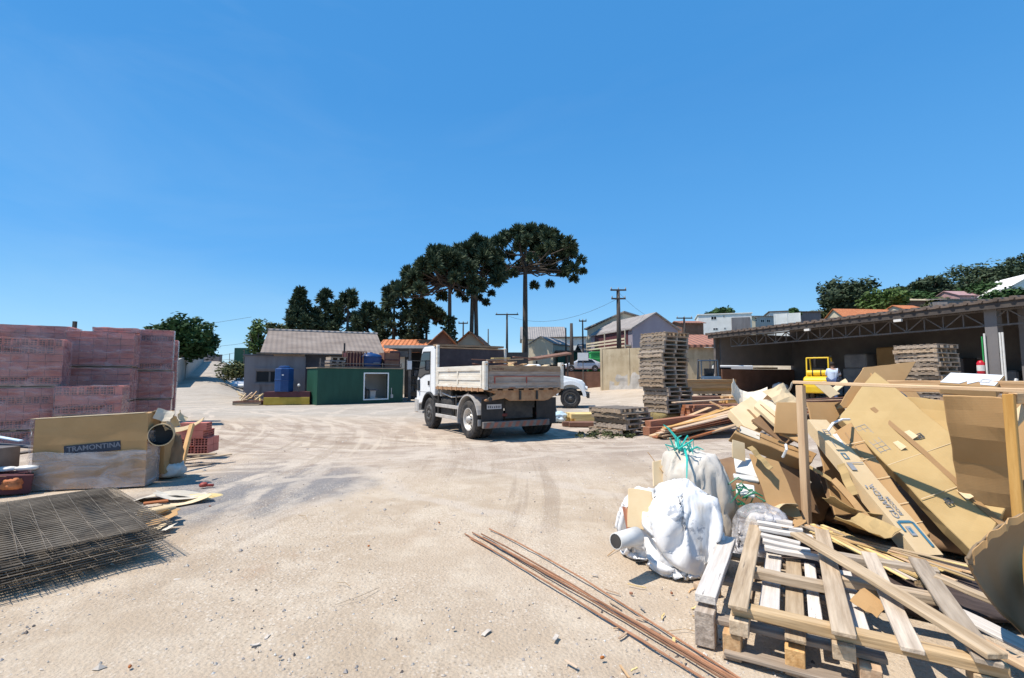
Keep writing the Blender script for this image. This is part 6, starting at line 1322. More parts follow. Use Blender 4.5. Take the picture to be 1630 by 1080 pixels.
pile((9.3, 20.6, .30), (.9, .42), 5, 8, .085, .085, 3.4, M_['fresh'], 'short orange baton with its cut end showing, in the pile behind the cartons', 'orange batons behind the cartons', 3, jx=.22, jz=.02, rot=.04)
pile((5.75, 15.2, .10), (.95, .30), 6, 3, .17, .095, 2.2, M_['red'], 'reddish board in the square pile behind the fanned planks', 'reddish boards by the tall pallet stack', 4)
pile((2.1, 16.2, .04), (.97, .12), 2, 6, .15, .15, 1.9, M_['yellow'], 'yellowish sawn beam lying between the tipper and the low pallet pile', 'yellow beams beside the tipper', 5, jx=.15)
pile((1.75, 15.3, .02), (.98, .05), 1, 3, .15, .13, 2.4, M_['brown'], 'dark brown beam in the shade at the tipper wheel', 'dark beams beside the tipper', 6)
plank('timber_beam', (3.75, 13.35, .30), (6.2, 14.75, .42), .22, .16, M_['red'], 'long heavy reddish beam running from the low pallet pile toward the tall stack', 'timber')
plank('timber_beam', (3.65, 13.15, .12), (5.6, 14.3, .12), .25, .22, M_['red'], 'dark red squared beam on the ground beside the low pallet pile', 'timber')
plank('timber_plank', (5.0, 14.9, .80), (7.3, 15.9, .86), .18, .035, M_['tan'], 'thin tan plank laid along the top of the reddish boards', 'plank')
plank('timber_plank', (6.05, 14.7, .84), (6.75, 14.2, .42), .12, .04, M_['tan'], 'short plank slanting down from the reddish boards', 'plank')
r = random.Random(17)
for k in range(26):      # fanned planks
    lay = k // 6; q = k % 6; y0 = 12.35 + q * .16 + r.uniform(-.05, .05) - lay * .04; x0 = 3.72 + q * .02 + r.uniform(-.15, .28) + lay * .05; z = .03 + lay * .065
    ang = radians(27 + q * 1.6 + r.uniform(-5, 5)); L_ = r.uniform(3.0, 3.9); d = V((cos(ang), sin(ang), 0))
    a = V((x0, y0, z)); b = a + d * L_ + V((0, 0, .34 + .03 * q + r.uniform(-.05, .05)))
    lab = 'sawn plank in the fanned heap before the reddish boards'
    if k == 25: lab = 'uppermost pale plank of the fanned heap, nearest the reddish boards'
    plank('sawn_plank', a, b, r.uniform(.13, .19), r.uniform(.028, .045), M_[r.choice(('tan', 'tan', 'fresh', 'red'))], lab, 'plank', 'planks in the fanned heap')
plank('sawn_plank', (4.7, 12.5, .05), (7.0, 13.3, .50), .16, .04, M_['tan'], 'single plank lying apart on the near side of the fanned heap', 'plank')
plank('sawn_plank', (4.4, 12.25, .03), (7.0, 13.6, .42), .14, .05, M_['red'], 'dark red plank lowest on the near side of the fanned heap', 'plank')
for k in range(16):      # long boards in front of the shed
    x0 = 10.2 + r.uniform(-.5, .6); y0 = 17.6 + .25 * (k % 5); z = .45 + .075 * (k // 4); ang = radians(12 + r.uniform(-7, 7)); L_ = r.uniform(3.5, 5); d = V((cos(ang), sin(ang), 0)); a = V((x0, y0, z))
    plank('long_board', a, a + d * L_ + V((0, 0, r.uniform(-.02, .12))), .18, .045, M_[r.choice(('red', 'brown', 'tan', 'brown'))], 'long brown board in the pile before the low wall of the shed', 'board', 'long boards before the shed')
for k in range(14):
    x0 = 8.3 + r.uniform(-.4, .4); y0 = 16.2 + .2 * (k % 5); z = .3 + .085 * (k // 4); ang = radians(16 + r.uniform(-10, 10)); d = V((cos(ang), sin(ang), 0)); a = V((x0, y0, z))
    plank('rough_board', a, a + d * r.uniform(2.6, 3.6) + V((0, 0, r.uniform(0, .1))), .16, .05, M_[r.choice(('red', 'fresh', 'tan'))], 'rough reddish board in the untidy pile behind the cream cartons', 'board', 'rough boards behind the cartons')
tag(lumpy('blue_tarp', (.75, .5, .34), M_['tarp'], M=T(1.55, 16.9, .02) @ RZ(.3), seed=5, amp=.35, n=36, folds=.35), 'crumpled pale blue tarp on the ground behind the yellow beams', 'tarp')
mb = MB(); rw = random.Random(3)
for i in range(60):
    q = G(rw.uniform(918, 1010), 0 * 1 + rw.uniform(691, 699)); leaves(mb, q + V((0, 0, .06)), .09, 7, .05, rw, .8, 0)
struct(tag(mb.build('weeds', M_['leafo']), 'dry green weeds growing round the low pallet pile', 'weeds'), 'stuff')

# ------------------------------------------------------------------ open shed
SA = V((16.66, 16.4, 0)); SB = V((12.4, 29.0, 0)); su = (SA - SB).normalized(); sl_ = (SA - SB).length
def shed():
    # local x runs along the front toward the camera, y goes outward (toward the yard), -y is the interior
    Ms = frame(SB, su, V((0, 0, 1)).cross(su)); t = thing('open_shed', 'long dark open fronted shed with a lattice girder along its eave', 'shed', M=Ms)
    L_ = sl_; ext = 9.0; dep = 6.0; ze = 4.12; sg = 1 if (Ms @ V((0, 1, 0)) - Ms.translation).x < 0 else -1   # sg*y is toward the yard
    yi = lambda q: -sg * q           # depth into the shed
    def bx(mb, x0, x1, d0, d1, z0, z1): a, b = sorted((yi(d0), yi(d1))); mb.b(x0, x1, a, b, z0, z1)
    r = MB(); a, b = yi(-.45), yi(dep + 3); vs = [V((-.3, a, ze)), V((L_ + ext, a, ze)), V((L_ + ext, b, ze + .75)), V((-.3, b, ze + .75))]
    r.add(vs + [v + V((0, 0, .07)) for v in vs], [[3, 2, 1, 0], [4, 5, 6, 7]] + [[i, (i + 1) % 4, (i + 1) % 4 + 4, i + 4] for i in range(4)]); ro = r.build('roof', M_['roofdark'], t)
    e = MB(); n = int((L_ + ext) / .42)
    for i in range(n): x = -.25 + i * .42; e.tube([(x, yi(-.50), ze + .075), (x, yi(.3), ze + .13)], .075, 6)
    e.build('corrugation', M_['roofdark'], ro)
    f = MB(); bx(f, -.2, L_ + ext, -.40, -.34, ze - .22, ze - .005); f.build('fascia', M_['wood_pole'], t)
    g = MB(); zt, zb = ze - .24, ze - .76
    def bar(p, q, s=.028): g.beam(p, q, s * 2, s * 2)
    x0, x1 = 1.3, L_ + ext; y = yi(-.05)
    bar((x0, y, zt), (x1, y, zt)); bar((x0, y, zb), (x1, y, zb)); n = int((x1 - x0) / .62)
    for i in range(n): xa = x0 + i * .62; bar((xa, y, zt - .03), (xa, y, zb + .03), .018); bar((xa + .03, y, (zt, zb)[i % 2] + (-.03, .03)[i % 2]), (xa + .59, y, (zb, zt)[i % 2] + (.03, -.03)[i % 2]), .018)
    g.build('girder', M_['steel'], t)
    # left end: brick dado, gap, dark cladding; back wall
    w1 = MB(); bx(w1, 0, .18, .25, dep, .2, 2.06); w1.build('low_wall', M_['brown'], t)
    w1 = MB(); bx(w1, 0, .12, .25, dep, 2.30, ze + .1); w1.build('end_cladding', M_['block'], t)
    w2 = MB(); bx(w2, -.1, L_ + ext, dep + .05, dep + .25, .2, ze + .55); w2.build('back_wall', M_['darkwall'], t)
    pr = MB(); bx(pr, L_ + .35, L_ + .5, .6, dep, .2, ze + .2); pr.build('partition', M_['block'], t)
    pw = MB(); bx(pw, L_ + .5, L_ + ext, .62, .80, .2, ze - .8); pw.build('block_wall', M_['block'], t)
    for x, w_ in ((0, .16), (L_ - .05, .34)):
        p = MB(); bx(p, x - w_ / 2, x + w_ / 2, -.1, .2, .2, ze - .01); p.build('post', M_['steel'] if w_ < .2 else M_['block'], t)
    p = MB()
    for i, (dx, mm) in enumerate(((-.22, 0), (.2, 0), (.27, 0))): p.tube([(L_ + dx, yi(-.16), .3), (L_ + dx, yi(-.16), 3.1)], .03, 8)
    p.build('drain_pipe', M_['pvc'], t)
    p = MB(); p.tube([(L_ - .30, yi(-.14), 1.2), (L_ - .30, yi(-.14), 3.0)], .022, 6); p.build('green_pipe', M_['crateg'], t)
    l = MB()
    for x in (L_ * .48, L_ * .78): bx(l, x, x + .28, -.46, -.36, ze - .34, ze - .24)
    l.build('eave_lamp', M_['pvc'], t)
    b = MB(); bx(b, L_ + 1.2, L_ + 3.4, -.6, -.5, ze - .4, ze - .32); b.beam((L_ + 1.2, yi(-.55), ze - .4), (L_ + 2.0, yi(-.55), ze - 1.1), .06, .06); b.build('bracket', M_['yellow'], t)
    ex = thing('fire_extinguisher', 'red fire extinguisher hung on the shed pillar', 'extinguisher', Ms @ V((L_ - .38, yi(-.16), 1.68))); m = MB(); m.lathe([(0, 0), (.10, 0), (.11, .03), (.11, .40), (.07, .47), (.03, .49), (0, .49)], 14, caps=False); m.build('cylinder', M_['redpaint'], ex, smooth=True); m = MB(); m.tube([(0, 0, .49), (0, 0, .55), (-.09, 0, .56)], .018, 6); m.build('valve', M_['black'], ex); m = MB(); m.lathe([(.111, .12), (.112, .12), (.112, .32), (.111, .32)], 14, caps=False); m.build('label_band', M_['pvc'], ex)
    # goods inside
    rr = random.Random(9)
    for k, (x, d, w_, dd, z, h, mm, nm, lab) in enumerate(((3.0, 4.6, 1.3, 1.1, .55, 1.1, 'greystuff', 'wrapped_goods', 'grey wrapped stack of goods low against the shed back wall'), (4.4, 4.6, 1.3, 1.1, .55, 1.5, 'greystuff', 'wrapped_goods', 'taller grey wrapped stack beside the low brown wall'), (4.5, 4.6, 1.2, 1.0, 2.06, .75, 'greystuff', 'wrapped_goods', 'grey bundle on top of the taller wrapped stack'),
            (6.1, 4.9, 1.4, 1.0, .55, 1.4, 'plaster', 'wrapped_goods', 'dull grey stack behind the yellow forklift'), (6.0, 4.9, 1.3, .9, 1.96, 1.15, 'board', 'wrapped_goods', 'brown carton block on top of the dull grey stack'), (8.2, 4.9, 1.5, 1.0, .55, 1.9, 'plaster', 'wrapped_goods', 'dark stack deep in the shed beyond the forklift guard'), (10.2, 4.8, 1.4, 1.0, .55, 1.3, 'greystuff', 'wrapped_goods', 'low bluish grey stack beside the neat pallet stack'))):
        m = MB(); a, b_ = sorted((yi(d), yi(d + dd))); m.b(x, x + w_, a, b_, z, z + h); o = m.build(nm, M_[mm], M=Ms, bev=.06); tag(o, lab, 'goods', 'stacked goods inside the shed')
    o = lumpy('white_bag', (.9, .7, .7), M_['sack'], M=Ms @ T(2.5, yi(2.2), .55), seed=9); tag(o, 'pale bulging bag on the boards before the low brown wall', 'bag')
    return Ms, yi
Ms, yi = shed()
t = thing('white_van_roof', 'white vehicle glimpsed through the gap above the low shed wall', 'vehicle', (14.2, 33.5, .6), .1); mb = MB(); mb.b(0, 2.9, 0, 1.7, .3, 1.85); mb.build('body', M_['white'], t, bev=.1); mb = MB(); mb.b(.3, 1.2, -.012, -.001, 1.2, 1.65); mb.build('side_window', M_['glass'], t)
t = thing('light_band_slab', 'added slab imitating the band of light over the low shed wall', 'board', M=Ms @ T(.0, yi(3.5), 2.08)); mb = MB(); a, b = sorted((yi(0), yi(2.1))); mb.b(-.1, .3, -.6, 1.0, 0, .10); mb.build('panel', M_['tan'], t)  # added slab standing in for daylight showing through the gap
# pipes and a rack by the frame edge
t = thing('pipe_trestle', 'grey pipe trestle by the shed wall at the frame edge', 'trestle', (11.9, 11.3, .2)); mb = MB(); mb.tube([(-.45, 0, .25), (.0, 0, 1.35)], .035, 8); mb.tube([(-.45, 0, .95), (.5, .1, 1.02)], .03, 8); mb.tube([(.3, .1, .2), (.02, 0, 1.3)], .03, 8); mb.build('pipe', M_['alu'], t); mb = MB(); mb.tube([(.05, -.1, .1), (.12, -.1, 1.1)], .035, 8); mb.build('leg', M_['crateg'], t)
# ------------------------------------------------------------------ right hand pile: crate frame and cartons
def post(name, a, b, w, h, m, label, **k): return plank(name, a, b, w, h, m, label, 'timber', **k)
fa = V((2.845, 4.73, 0)); fb = V((3.64, 3.52, 0))
t = thing('crate_frame', 'open wooden crate frame with two posts and a long top rail, full of old cartons', 'crate frame'); 
def fpart(nm, a, b, w, h, m, up=(0, 0, 1)): M = frame(a, b - a, V(up).cross(b - a)); mb = MB(); mb.b(0, (b - a).length, -w / 2, w / 2, -h / 2, h / 2); return mb.build(nm, m, t, M=M, bev=.004)
fd = (fb - fa).normalized(); fn_ = V((fd.y, -fd.x, 0)) * -1
fpart('post', fa + V((0, 0, .02)), fa + V((0, 0, 1.515)), .07, .065, M_['fresh'], up=fd)
fpart('post', fb + V((0, 0, .02)), fb + V((0, 0, 1.475)), .065, .06, M_['fresh'], up=fd)
fpart('top_rail', fa - fd * .06 + V((0, 0, 1.545)), fb + fd * .10 + V((0, 0, 1.500)), .07, .030, M_['fresh'])
bk = V((1.35, .62, 0)); fpart('back_rail', fa + bk + V((0, 0, 1.50)), fb + bk + V((0, 0, 1.50)), .05, .12, M_['tan']); fpart('post', fb + bk, fb + bk + V((0, 0, 1.44)), .09, .09, M_['tan'], up=fd); fpart('post', fa + bk, fa + bk + V((0, 0, 1.44)), .09, .09, M_['tan'], up=fd)
fpart('side_rail', fb + V((0, 0, 1.44)) + bk * .04, fb + bk * .96 + V((0, 0, 1.44)), .05, .08, M_['tan'])

def card(name, O, A, B, th, m, label, seed, cat='carton', warp=.006, nu=12, nv=6, marks=None, grp='old cartons heaped in the crate frame'):
    o, M, a, b = slab(name, O, A, B, th, M_[m], warp, seed, nu, nv); tag(o, label, cat, grp)
    if th >= .05:
        k = MB(); k.sheet(lambda u, v: V((a.x * (.02 + .96 * u), b.y * (.47 + .07 * v) + .006 * noise.noise(V((u * 6, seed, 0))), .0055 + warp * 2 * noise.noise(V((a.x * u * 2.2 + seed * 7, b.y * .5 * 2.2, seed))) + (warp * 1.2 * abs(((u * 2.3 + seed * .37) % 1) - .5) if warp > .01 else 0))), 40, 1, -.002); k.build('tape_seam', M_['tapeb'], o)
    return o, a, b
# big board in the middle, long and diagonal
o, a, b = card('large_carton', P(1334, 664, 5.05), P(1556, 886, 3.86), P(1392, 592, 5.25), .11, 'boardy', 'largest pale carton lying diagonally through the middle of the crate frame', 1, warp=.022)
La, Lb_ = a.x, b.y
def mk(o, items, m='inkdark'):
    mb = MB()
    for it in items: mb.b(*it)
    mb.build('print_mark', M_[m], o)
def ringmark(mb, x, y, w, h, k=.008, z=.016):
    mb.b(x, x + w, y, y + k, z, z + .001); mb.b(x, x + w, y + h - k, y + h, z, z + .001); mb.b(x, x + k, y + k, y + h - k, z, z + .001); mb.b(x + w - k, x + w, y + k, y + h - k, z, z + .001)
for fx_, fy_ in ((.30, .62), (.70, .20), (.74, .86)): mb = MB(); ringmark(mb, La * fx_, Lb_ * fy_, .055, .05, .010); mb.b(La * fx_ + .016, La * fx_ + .042, Lb_ * fy_ + .014, Lb_ * fy_ + .030, .016, .017); mb.build('print_mark', M_['inkdark'], o)
mb = MB()
for i in range(3): mb.b(La * .12, La * .34, Lb_ * (.06 + .07 * i), Lb_ * (.06 + .07 * i) + .004, .015, .0158)
for i in range(8): mb.b(La * (.12 + .03 * i), La * (.12 + .03 * i) + .004, Lb_ * .06, Lb_ * .2, .0145, .0152)
mb.build('printed_grid', M_['ink'], o)
mb = MB(); [mb.b(La * q, La * q + .006, .0, Lb_ * .98, .0135, .0150) for q in (.42, .66)]; mb.build('fold_line', M_['boardw'], o)
for i in range(3): mb = MB(); mb.sheet(lambda u, v: V((La * (.30 + .4 * (i == 1) - .02 * i) + .10 * u, Lb_ * (.30 + .12 * i) + .05 * v + .01 * noise.noise(V((u * 4, v * 4, i))), .018 + .025 * u * v)), 4, 3); mb.build('torn_paper', M_['boardw'], o)
card('large_carton', P(1385, 594, 5.45), P(1600, 842, 3.98), P(1425, 588, 5.75), .10, 'board', 'second big carton tucked close behind the largest pale one', 2, warp=.02)
card('cardboard_sheet', P(1432, 632, 5.1), P(1560, 870, 4.15), P(1518, 640, 4.75), .02, 'boardy', 'olive tinted cardboard sheet wedged between the big cartons and the upright sheet', 3, warp=.025)
card('cardboard_sheet', P(1500, 630, 4.02), P(1540, 872, 4.30), P(1596, 634, 3.78), .025, 'board', 'upright brown cardboard sheet leaning against the crate post nearest the frame edge', 4, warp=.03)
mb = MB()
card('cardboard_sheet', P(1612, 640, 4.2), P(1612, 860, 3.9), P(1690, 640, 3.9), .02, 'board', 'brown cardboard sheet standing outside the crate post at the frame edge', 5)
card('cardboard_flap', P(1604, 668, 3.7), P(1650, 620, 3.6), P(1612, 690, 3.6), .01, 'boardw', 'small cream flap catching the sun beyond the crate post', 6, nu=4, nv=4)
# apex pieces at the top
card('open_carton', P(1330, 652, 5.15), P(1374, 586, 5.5), P(1420, 640, 5.3), .012, 'board', 'triangular carton end peaking above the top rail of the crate frame', 7, nu=6, nv=6)
card('carton_flap', P(1374, 586, 5.5), P(1478, 700, 5.1), P(1392, 586, 5.9), .012, 'boardw', 'sunlit long flap running down from the highest carton peak', 8)
card('carton_flap', P(1400, 602, 5.6), P(1470, 690, 5.3), P(1416, 596, 5.7), .02, 'boardw', 'cream strip beside the highest carton peak', 9)
# long narrow carton in the middle
o, a, b = card('narrow_carton', P(1326, 690, 4.85), P(1446, 872, 3.98), P(1354, 672, 4.85), .12, 'board', 'long narrow tan carton between the printed carton and the largest pale one', 10)
mb = MB(); [mb.b(a.x * q, a.x * q + .006, 0, b.y, .013, .0145) for q in (.14, .3, .48, .7, .85)]; mb.build('fold_line', M_['boardw'], o)
mb = MB(); mb.b(a.x * .02, a.x * .24, -.03, b.y * .12, -.08, .0155); mb.build('grey_label', M_['pvc'], o)
mb = MB(); mb.tube([P(1318, 686, 4.62), P(1326, 674, 4.62), P(1340, 668, 4.7), P(1352, 668, 4.8)], .012, 6); tag(mb.build('tape_loop', M_['whitepaint']), 'white tape loop at the head of the long narrow tan carton', 'tape')
# printed carton
gO, gA, gB = P(1286, 668, 4.98), P(1462, 884, 3.80), P(1309, 652, 5.05)
gB = gO + (P(1520, 862, 3.92) - gA) * .62
def guarda():
    M = frame(gO, gA - gO, gB - gO); Mi = M.inverted(); Lx = (Mi @ gA).x; wy = .205; th = .115
    t = thing('printed_carton', 'long cream carton with blue lettering and a square logo, its crushed end on the splinters', 'carton', M=M, group='old cartons heaped in the crate frame')
    mb = MB()
    def cr(p, s=1): return p + V((0, .006 * noise.noise(p * 4), .007 * noise.noise(p * 3 + V((3, 1, 2)))))
    ends = [(0, 0, 0), (0, wy, 0), (0, wy, -th), (0, 0, -th)]
    for k in range(4):
        A_, B_ = V(ends[k]), V(ends[(k + 1) % 4]); mb.sheet(lambda u, v: cr(A_.lerp(B_, v) + V((Lx * u, 0, 0))), 18, 4)
    mb.build('carton_body', M_['boardw'], t, smooth=False)
    e = MB(); e.b(Lx - .025, Lx - .02, .01, wy - .01, -th + .01, -.012); e.sheet(lambda u, v: V((Lx + .06 * u, wy * v, -.012 * u * 6 - .02 * abs(noise.noise(V((u * 3, v * 5, 1)))))), 4, 6); e.build('crushed_end', M_['boardin'], t)
    z = .0095; k = MB(); X0 = Lx - .30     # logo: rounded bracket with a small square inside
    def bar(x0, x1, y0, y1): k.b(x0, x1, y0, y1, z, z + .0012)
    bar(X0 + .02, X0 + .235, wy - .045, wy - .022); bar(X0, X0 + .022, .055, wy - .05)
    k.prism([(X0, wy - .05), (X0 + .022, wy - .05), (X0 + .03, wy - .045), (X0 + .03, wy - .022), (X0 + .012, wy - .03)], z, z + .0012)
    bar(X0 + .01, X0 + .10, .035, .055)
    k.build('logo_bracket', M_['inkblue'], t); k = MB(); X1 = X0 + .055; k.b(X1, X1 + .085, .075, .12, z, z + .0012); k.build('logo_square', M_['ink'], t); k = MB(); k.b(X1 + .018, X1 + .065, .088, .108, z + .0013, z + .0018); k.build('logo_inset', M_['inkblue'], t)
    k = MB(); k.b(X0 - .62, X0 - .612, .02, wy * .9, z, z + .001); k.b(X0 - .36, X0 - .33, .018, .032, z, z + .001); k.b(X0 - .61, X0 - .53, wy * .1, wy * .35, z, z + .001); k.build('print_mark', M_['ink'], t)
    k = MB(); ringmark(k, X0 - .74, .04, .075, .05, .010, z); k.build('print_mark', M_['inkblue'], t); k = MB(); ringmark(k, X0 - 1.05, .05, .06, .06, .008, z); k.b(X0 - .9, X0 - .82, .05, .055, z, z + .001); k.build('print_mark', M_['ink'], t)
    for s, x, y, sz, mm in (('GUARDA', X0 - .02, .062, .076, 'ink'), ('ROCOM', X0 - .05, .125, .045, 'ink')): text(s, sz, T(x, y + sz * .72, z) @ RZ(pi), M_[mm], t, sx=1.12, bold=.0005)
guarda()
# dark sheets at the back left, behind the post
card('cardboard_sheet', P(1284, 640, 5.3), P(1330, 820, 4.6), P(1342, 640, 5.35), .02, 'board', 'shaded cardboard sheet curving down behind the nearer crate post', 11)
card('curled_flap', P(1296, 612, 5.1), P(1322, 634, 5.0), P(1312, 606, 5.2), .008, 'boardw', 'rounded cream flap curling under the top rail near its end', 12, nu=6, nv=5)
card('carton_flap', P(1318, 624, 5.3), P(1346, 604, 5.4), P(1322, 632, 5.2), .012, 'boardw', 'small crumpled cream piece on the top rail left of the carton peak', 13, nu=6, nv=4)
# cartons left of the post
o, a, b = card('long_carton', P(1168, 690, 5.15), P(1292, 738, 4.95), P(1178, 676, 5.25), .16, 'board', 'long brown carton jutting out past the nearer crate post, with a white label', 14, warp=.012)
mb = MB(); mb.b(.05, a.x * .33, b.y * .2, b.y * .8, .0135, .0150); lb_ = mb.build('white_label', M_['paper'], o); mb = MB(); mb.lathe([(.018, 0), (.03, 0), (.03, .0012), (.018, .0012)], 16, T(.035, b.y * .4, .0152), caps=False); mb.build('print_mark', M_['inkdark'], o)
mb = MB(); mb.tube([P(1251, 708, 4.6), P(1252, 716, 4.55), P(1246, 728, 4.6)], .012, 6); tag(mb.build('tape_strip', M_['whitepaint']), 'white tape end hanging on the long brown carton', 'tape')
card('white_carton', P(1162, 652, 5.7), P(1196, 690, 5.35), P(1196, 630, 6.0), .10, 'boardw', 'sunlit cream carton lid standing highest at the outer end of the carton heap', 15)
card('carton_strip', P(1200, 646, 5.6), P(1238, 678, 5.2), P(1210, 636, 5.7), .05, 'boardw', 'pale folded carton strip behind the sunlit cream lid', 16)
card('brown_cardboard', P(1236, 640, 5.25), P(1232, 690, 5.1), P(1278, 642, 5.2), .02, 'board', 'warm brown carton panel standing just outside the nearer crate post', 17, nu=6)
card('carton_flap', P(1240, 690, 5.15), P(1275, 704, 5.0), P(1244, 682, 5.2), .03, 'board', 'small brown open carton below the warm brown panel', 18, nu=6)
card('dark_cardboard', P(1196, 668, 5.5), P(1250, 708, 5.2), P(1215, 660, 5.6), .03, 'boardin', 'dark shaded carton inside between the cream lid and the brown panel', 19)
card('cream_card', P(1166, 700, 4.95), P(1166, 729, 4.9), P(1187, 706, 4.95), .008, 'boardw', 'small cream card hanging below the long brown carton', 20, nu=4, nv=4)
card('leaning_panel', P(1192, 722, 4.85), P(1226, 812, 4.55), P(1240, 735, 4.75), .012, 'board', 'brown cardboard panel leaning in shade under the long brown carton', 21)
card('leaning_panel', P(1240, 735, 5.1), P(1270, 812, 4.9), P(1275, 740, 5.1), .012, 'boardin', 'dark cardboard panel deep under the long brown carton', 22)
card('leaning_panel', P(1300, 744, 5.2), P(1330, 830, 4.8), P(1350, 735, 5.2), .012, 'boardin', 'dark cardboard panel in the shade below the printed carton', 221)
card('twisted_strip', P(1190, 712, 4.75), P(1224, 748, 4.6), P(1196, 710, 4.8), .008, 'boardy', 'twisted tan cardboard tongue dangling by the clear bag', 23, nu=10, warp=.02)
card('tube_carton', P(1280, 735, 4.92), P(1325, 762, 4.72), P(1283, 742, 4.9), .05, 'boardy', 'dull tan tube of cardboard crossing behind the nearer crate post', 24)
card('twisted_strip', P(1330, 742, 4.5), P(1352, 790, 4.3), P(1342, 738, 4.5), .01, 'boardy', 'tan folded strip hanging below the printed carton', 25, warp=.02)
card('bent_strip', P(1322, 766, 4.4), P(1385, 836, 4.1), P(1330, 760, 4.4), .03, 'board', 'bent brown strip slanting down to the splinters', 26, warp=.012)
for i, (px, py, Y, s, mm, lab) in enumerate(((1216, 636, 6.1, .30, 'paper', 'white paper lump behind the cream lid'), (1262, 628, 6.0, .34, 'boardw', 'cream paper crest against the crate post'), (1245, 632, 6.3, .28, 'paper', 'bright white wad beside the cream paper crest'), (1186, 636, 6.4, .3, 'paper', 'flat white sheet over the timber behind the cream lid'), (1283, 764, 4.88, .05, 'paper', 'tiny white tag on the tube of cardboard'), (1236, 654, 6.0, .25, 'boardin', 'dark crumpled wad among the white papers'))):
    tag(scrap('crumpled_paper', P(px, py, Y), s, M_[mm], 90 + i, tilt=.9, curl=.6), lab, 'paper', 'papers on the carton heap')
# hidden body of the heap so that nothing floats
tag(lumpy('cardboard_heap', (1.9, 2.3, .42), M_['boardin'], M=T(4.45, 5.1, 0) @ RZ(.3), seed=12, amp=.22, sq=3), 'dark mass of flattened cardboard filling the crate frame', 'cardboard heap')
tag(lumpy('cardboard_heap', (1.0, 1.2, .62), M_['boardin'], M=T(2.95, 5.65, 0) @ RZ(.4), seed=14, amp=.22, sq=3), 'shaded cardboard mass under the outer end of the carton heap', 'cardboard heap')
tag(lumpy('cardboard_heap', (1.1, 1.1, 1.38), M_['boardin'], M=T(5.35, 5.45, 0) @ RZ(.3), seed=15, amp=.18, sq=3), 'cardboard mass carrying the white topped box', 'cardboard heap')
# white topped box
t = thing('white_topped_box', 'flat box with a sunlit white top lying over the crate rail', 'box'); mb = MB(); tl, tr_, br, bl = P(1512, 594, 5.3), P(1600, 598, 5.1), P(1586, 616, 4.35), P(1494, 610, 4.5); dn = V((0, 0, -.10)); mb.add([tl, tr_, br, bl, tl + dn, tr_ + dn, br + dn, bl + dn], [[3, 2, 1, 0], [4, 5, 6, 7], [0, 1, 5, 4], [1, 2, 6, 5], [2, 3, 7, 6], [3, 0, 4, 7]]); mb.build('box_body', M_['board'], t, bev=.008)
up = (tr_ - tl).cross(bl - tl).normalized(); up = up if up.z > 0 else -up
def onlid(q): return [tl.lerp(tr_, u).lerp(bl.lerp(br, u), v) for u, v in q]
mb = MB(); vs = onlid(((.02, .02), (.98, .02), (.97, .97), (.72, .95), (.66, .70), (.50, .98), (.45, .75), (.36, .97), (.02, .97))); mb.add([v + up * .003 for v in vs] + [v + up * .006 for v in vs], [list(range(9)), list(range(9, 18))[::-1]] + [[i, (i + 1) % 9, 9 + (i + 1) % 9, 9 + i] for i in range(9)]); mb.build('white_top', M_['whitepaint'], t)
mb = MB(); vs = onlid(((.66, .50), (.84, .50), (.84, .80), (.66, .80))); vi = onlid(((.69, .56), (.81, .56), (.81, .74), (.69, .74))); mb.add([v + up * .0085 for v in vs + vi], [[i, (i + 1) % 4, (i + 1) % 4 + 4, i + 4] for i in range(4)]); mb.build('print_mark', M_['wallgrey'], t)

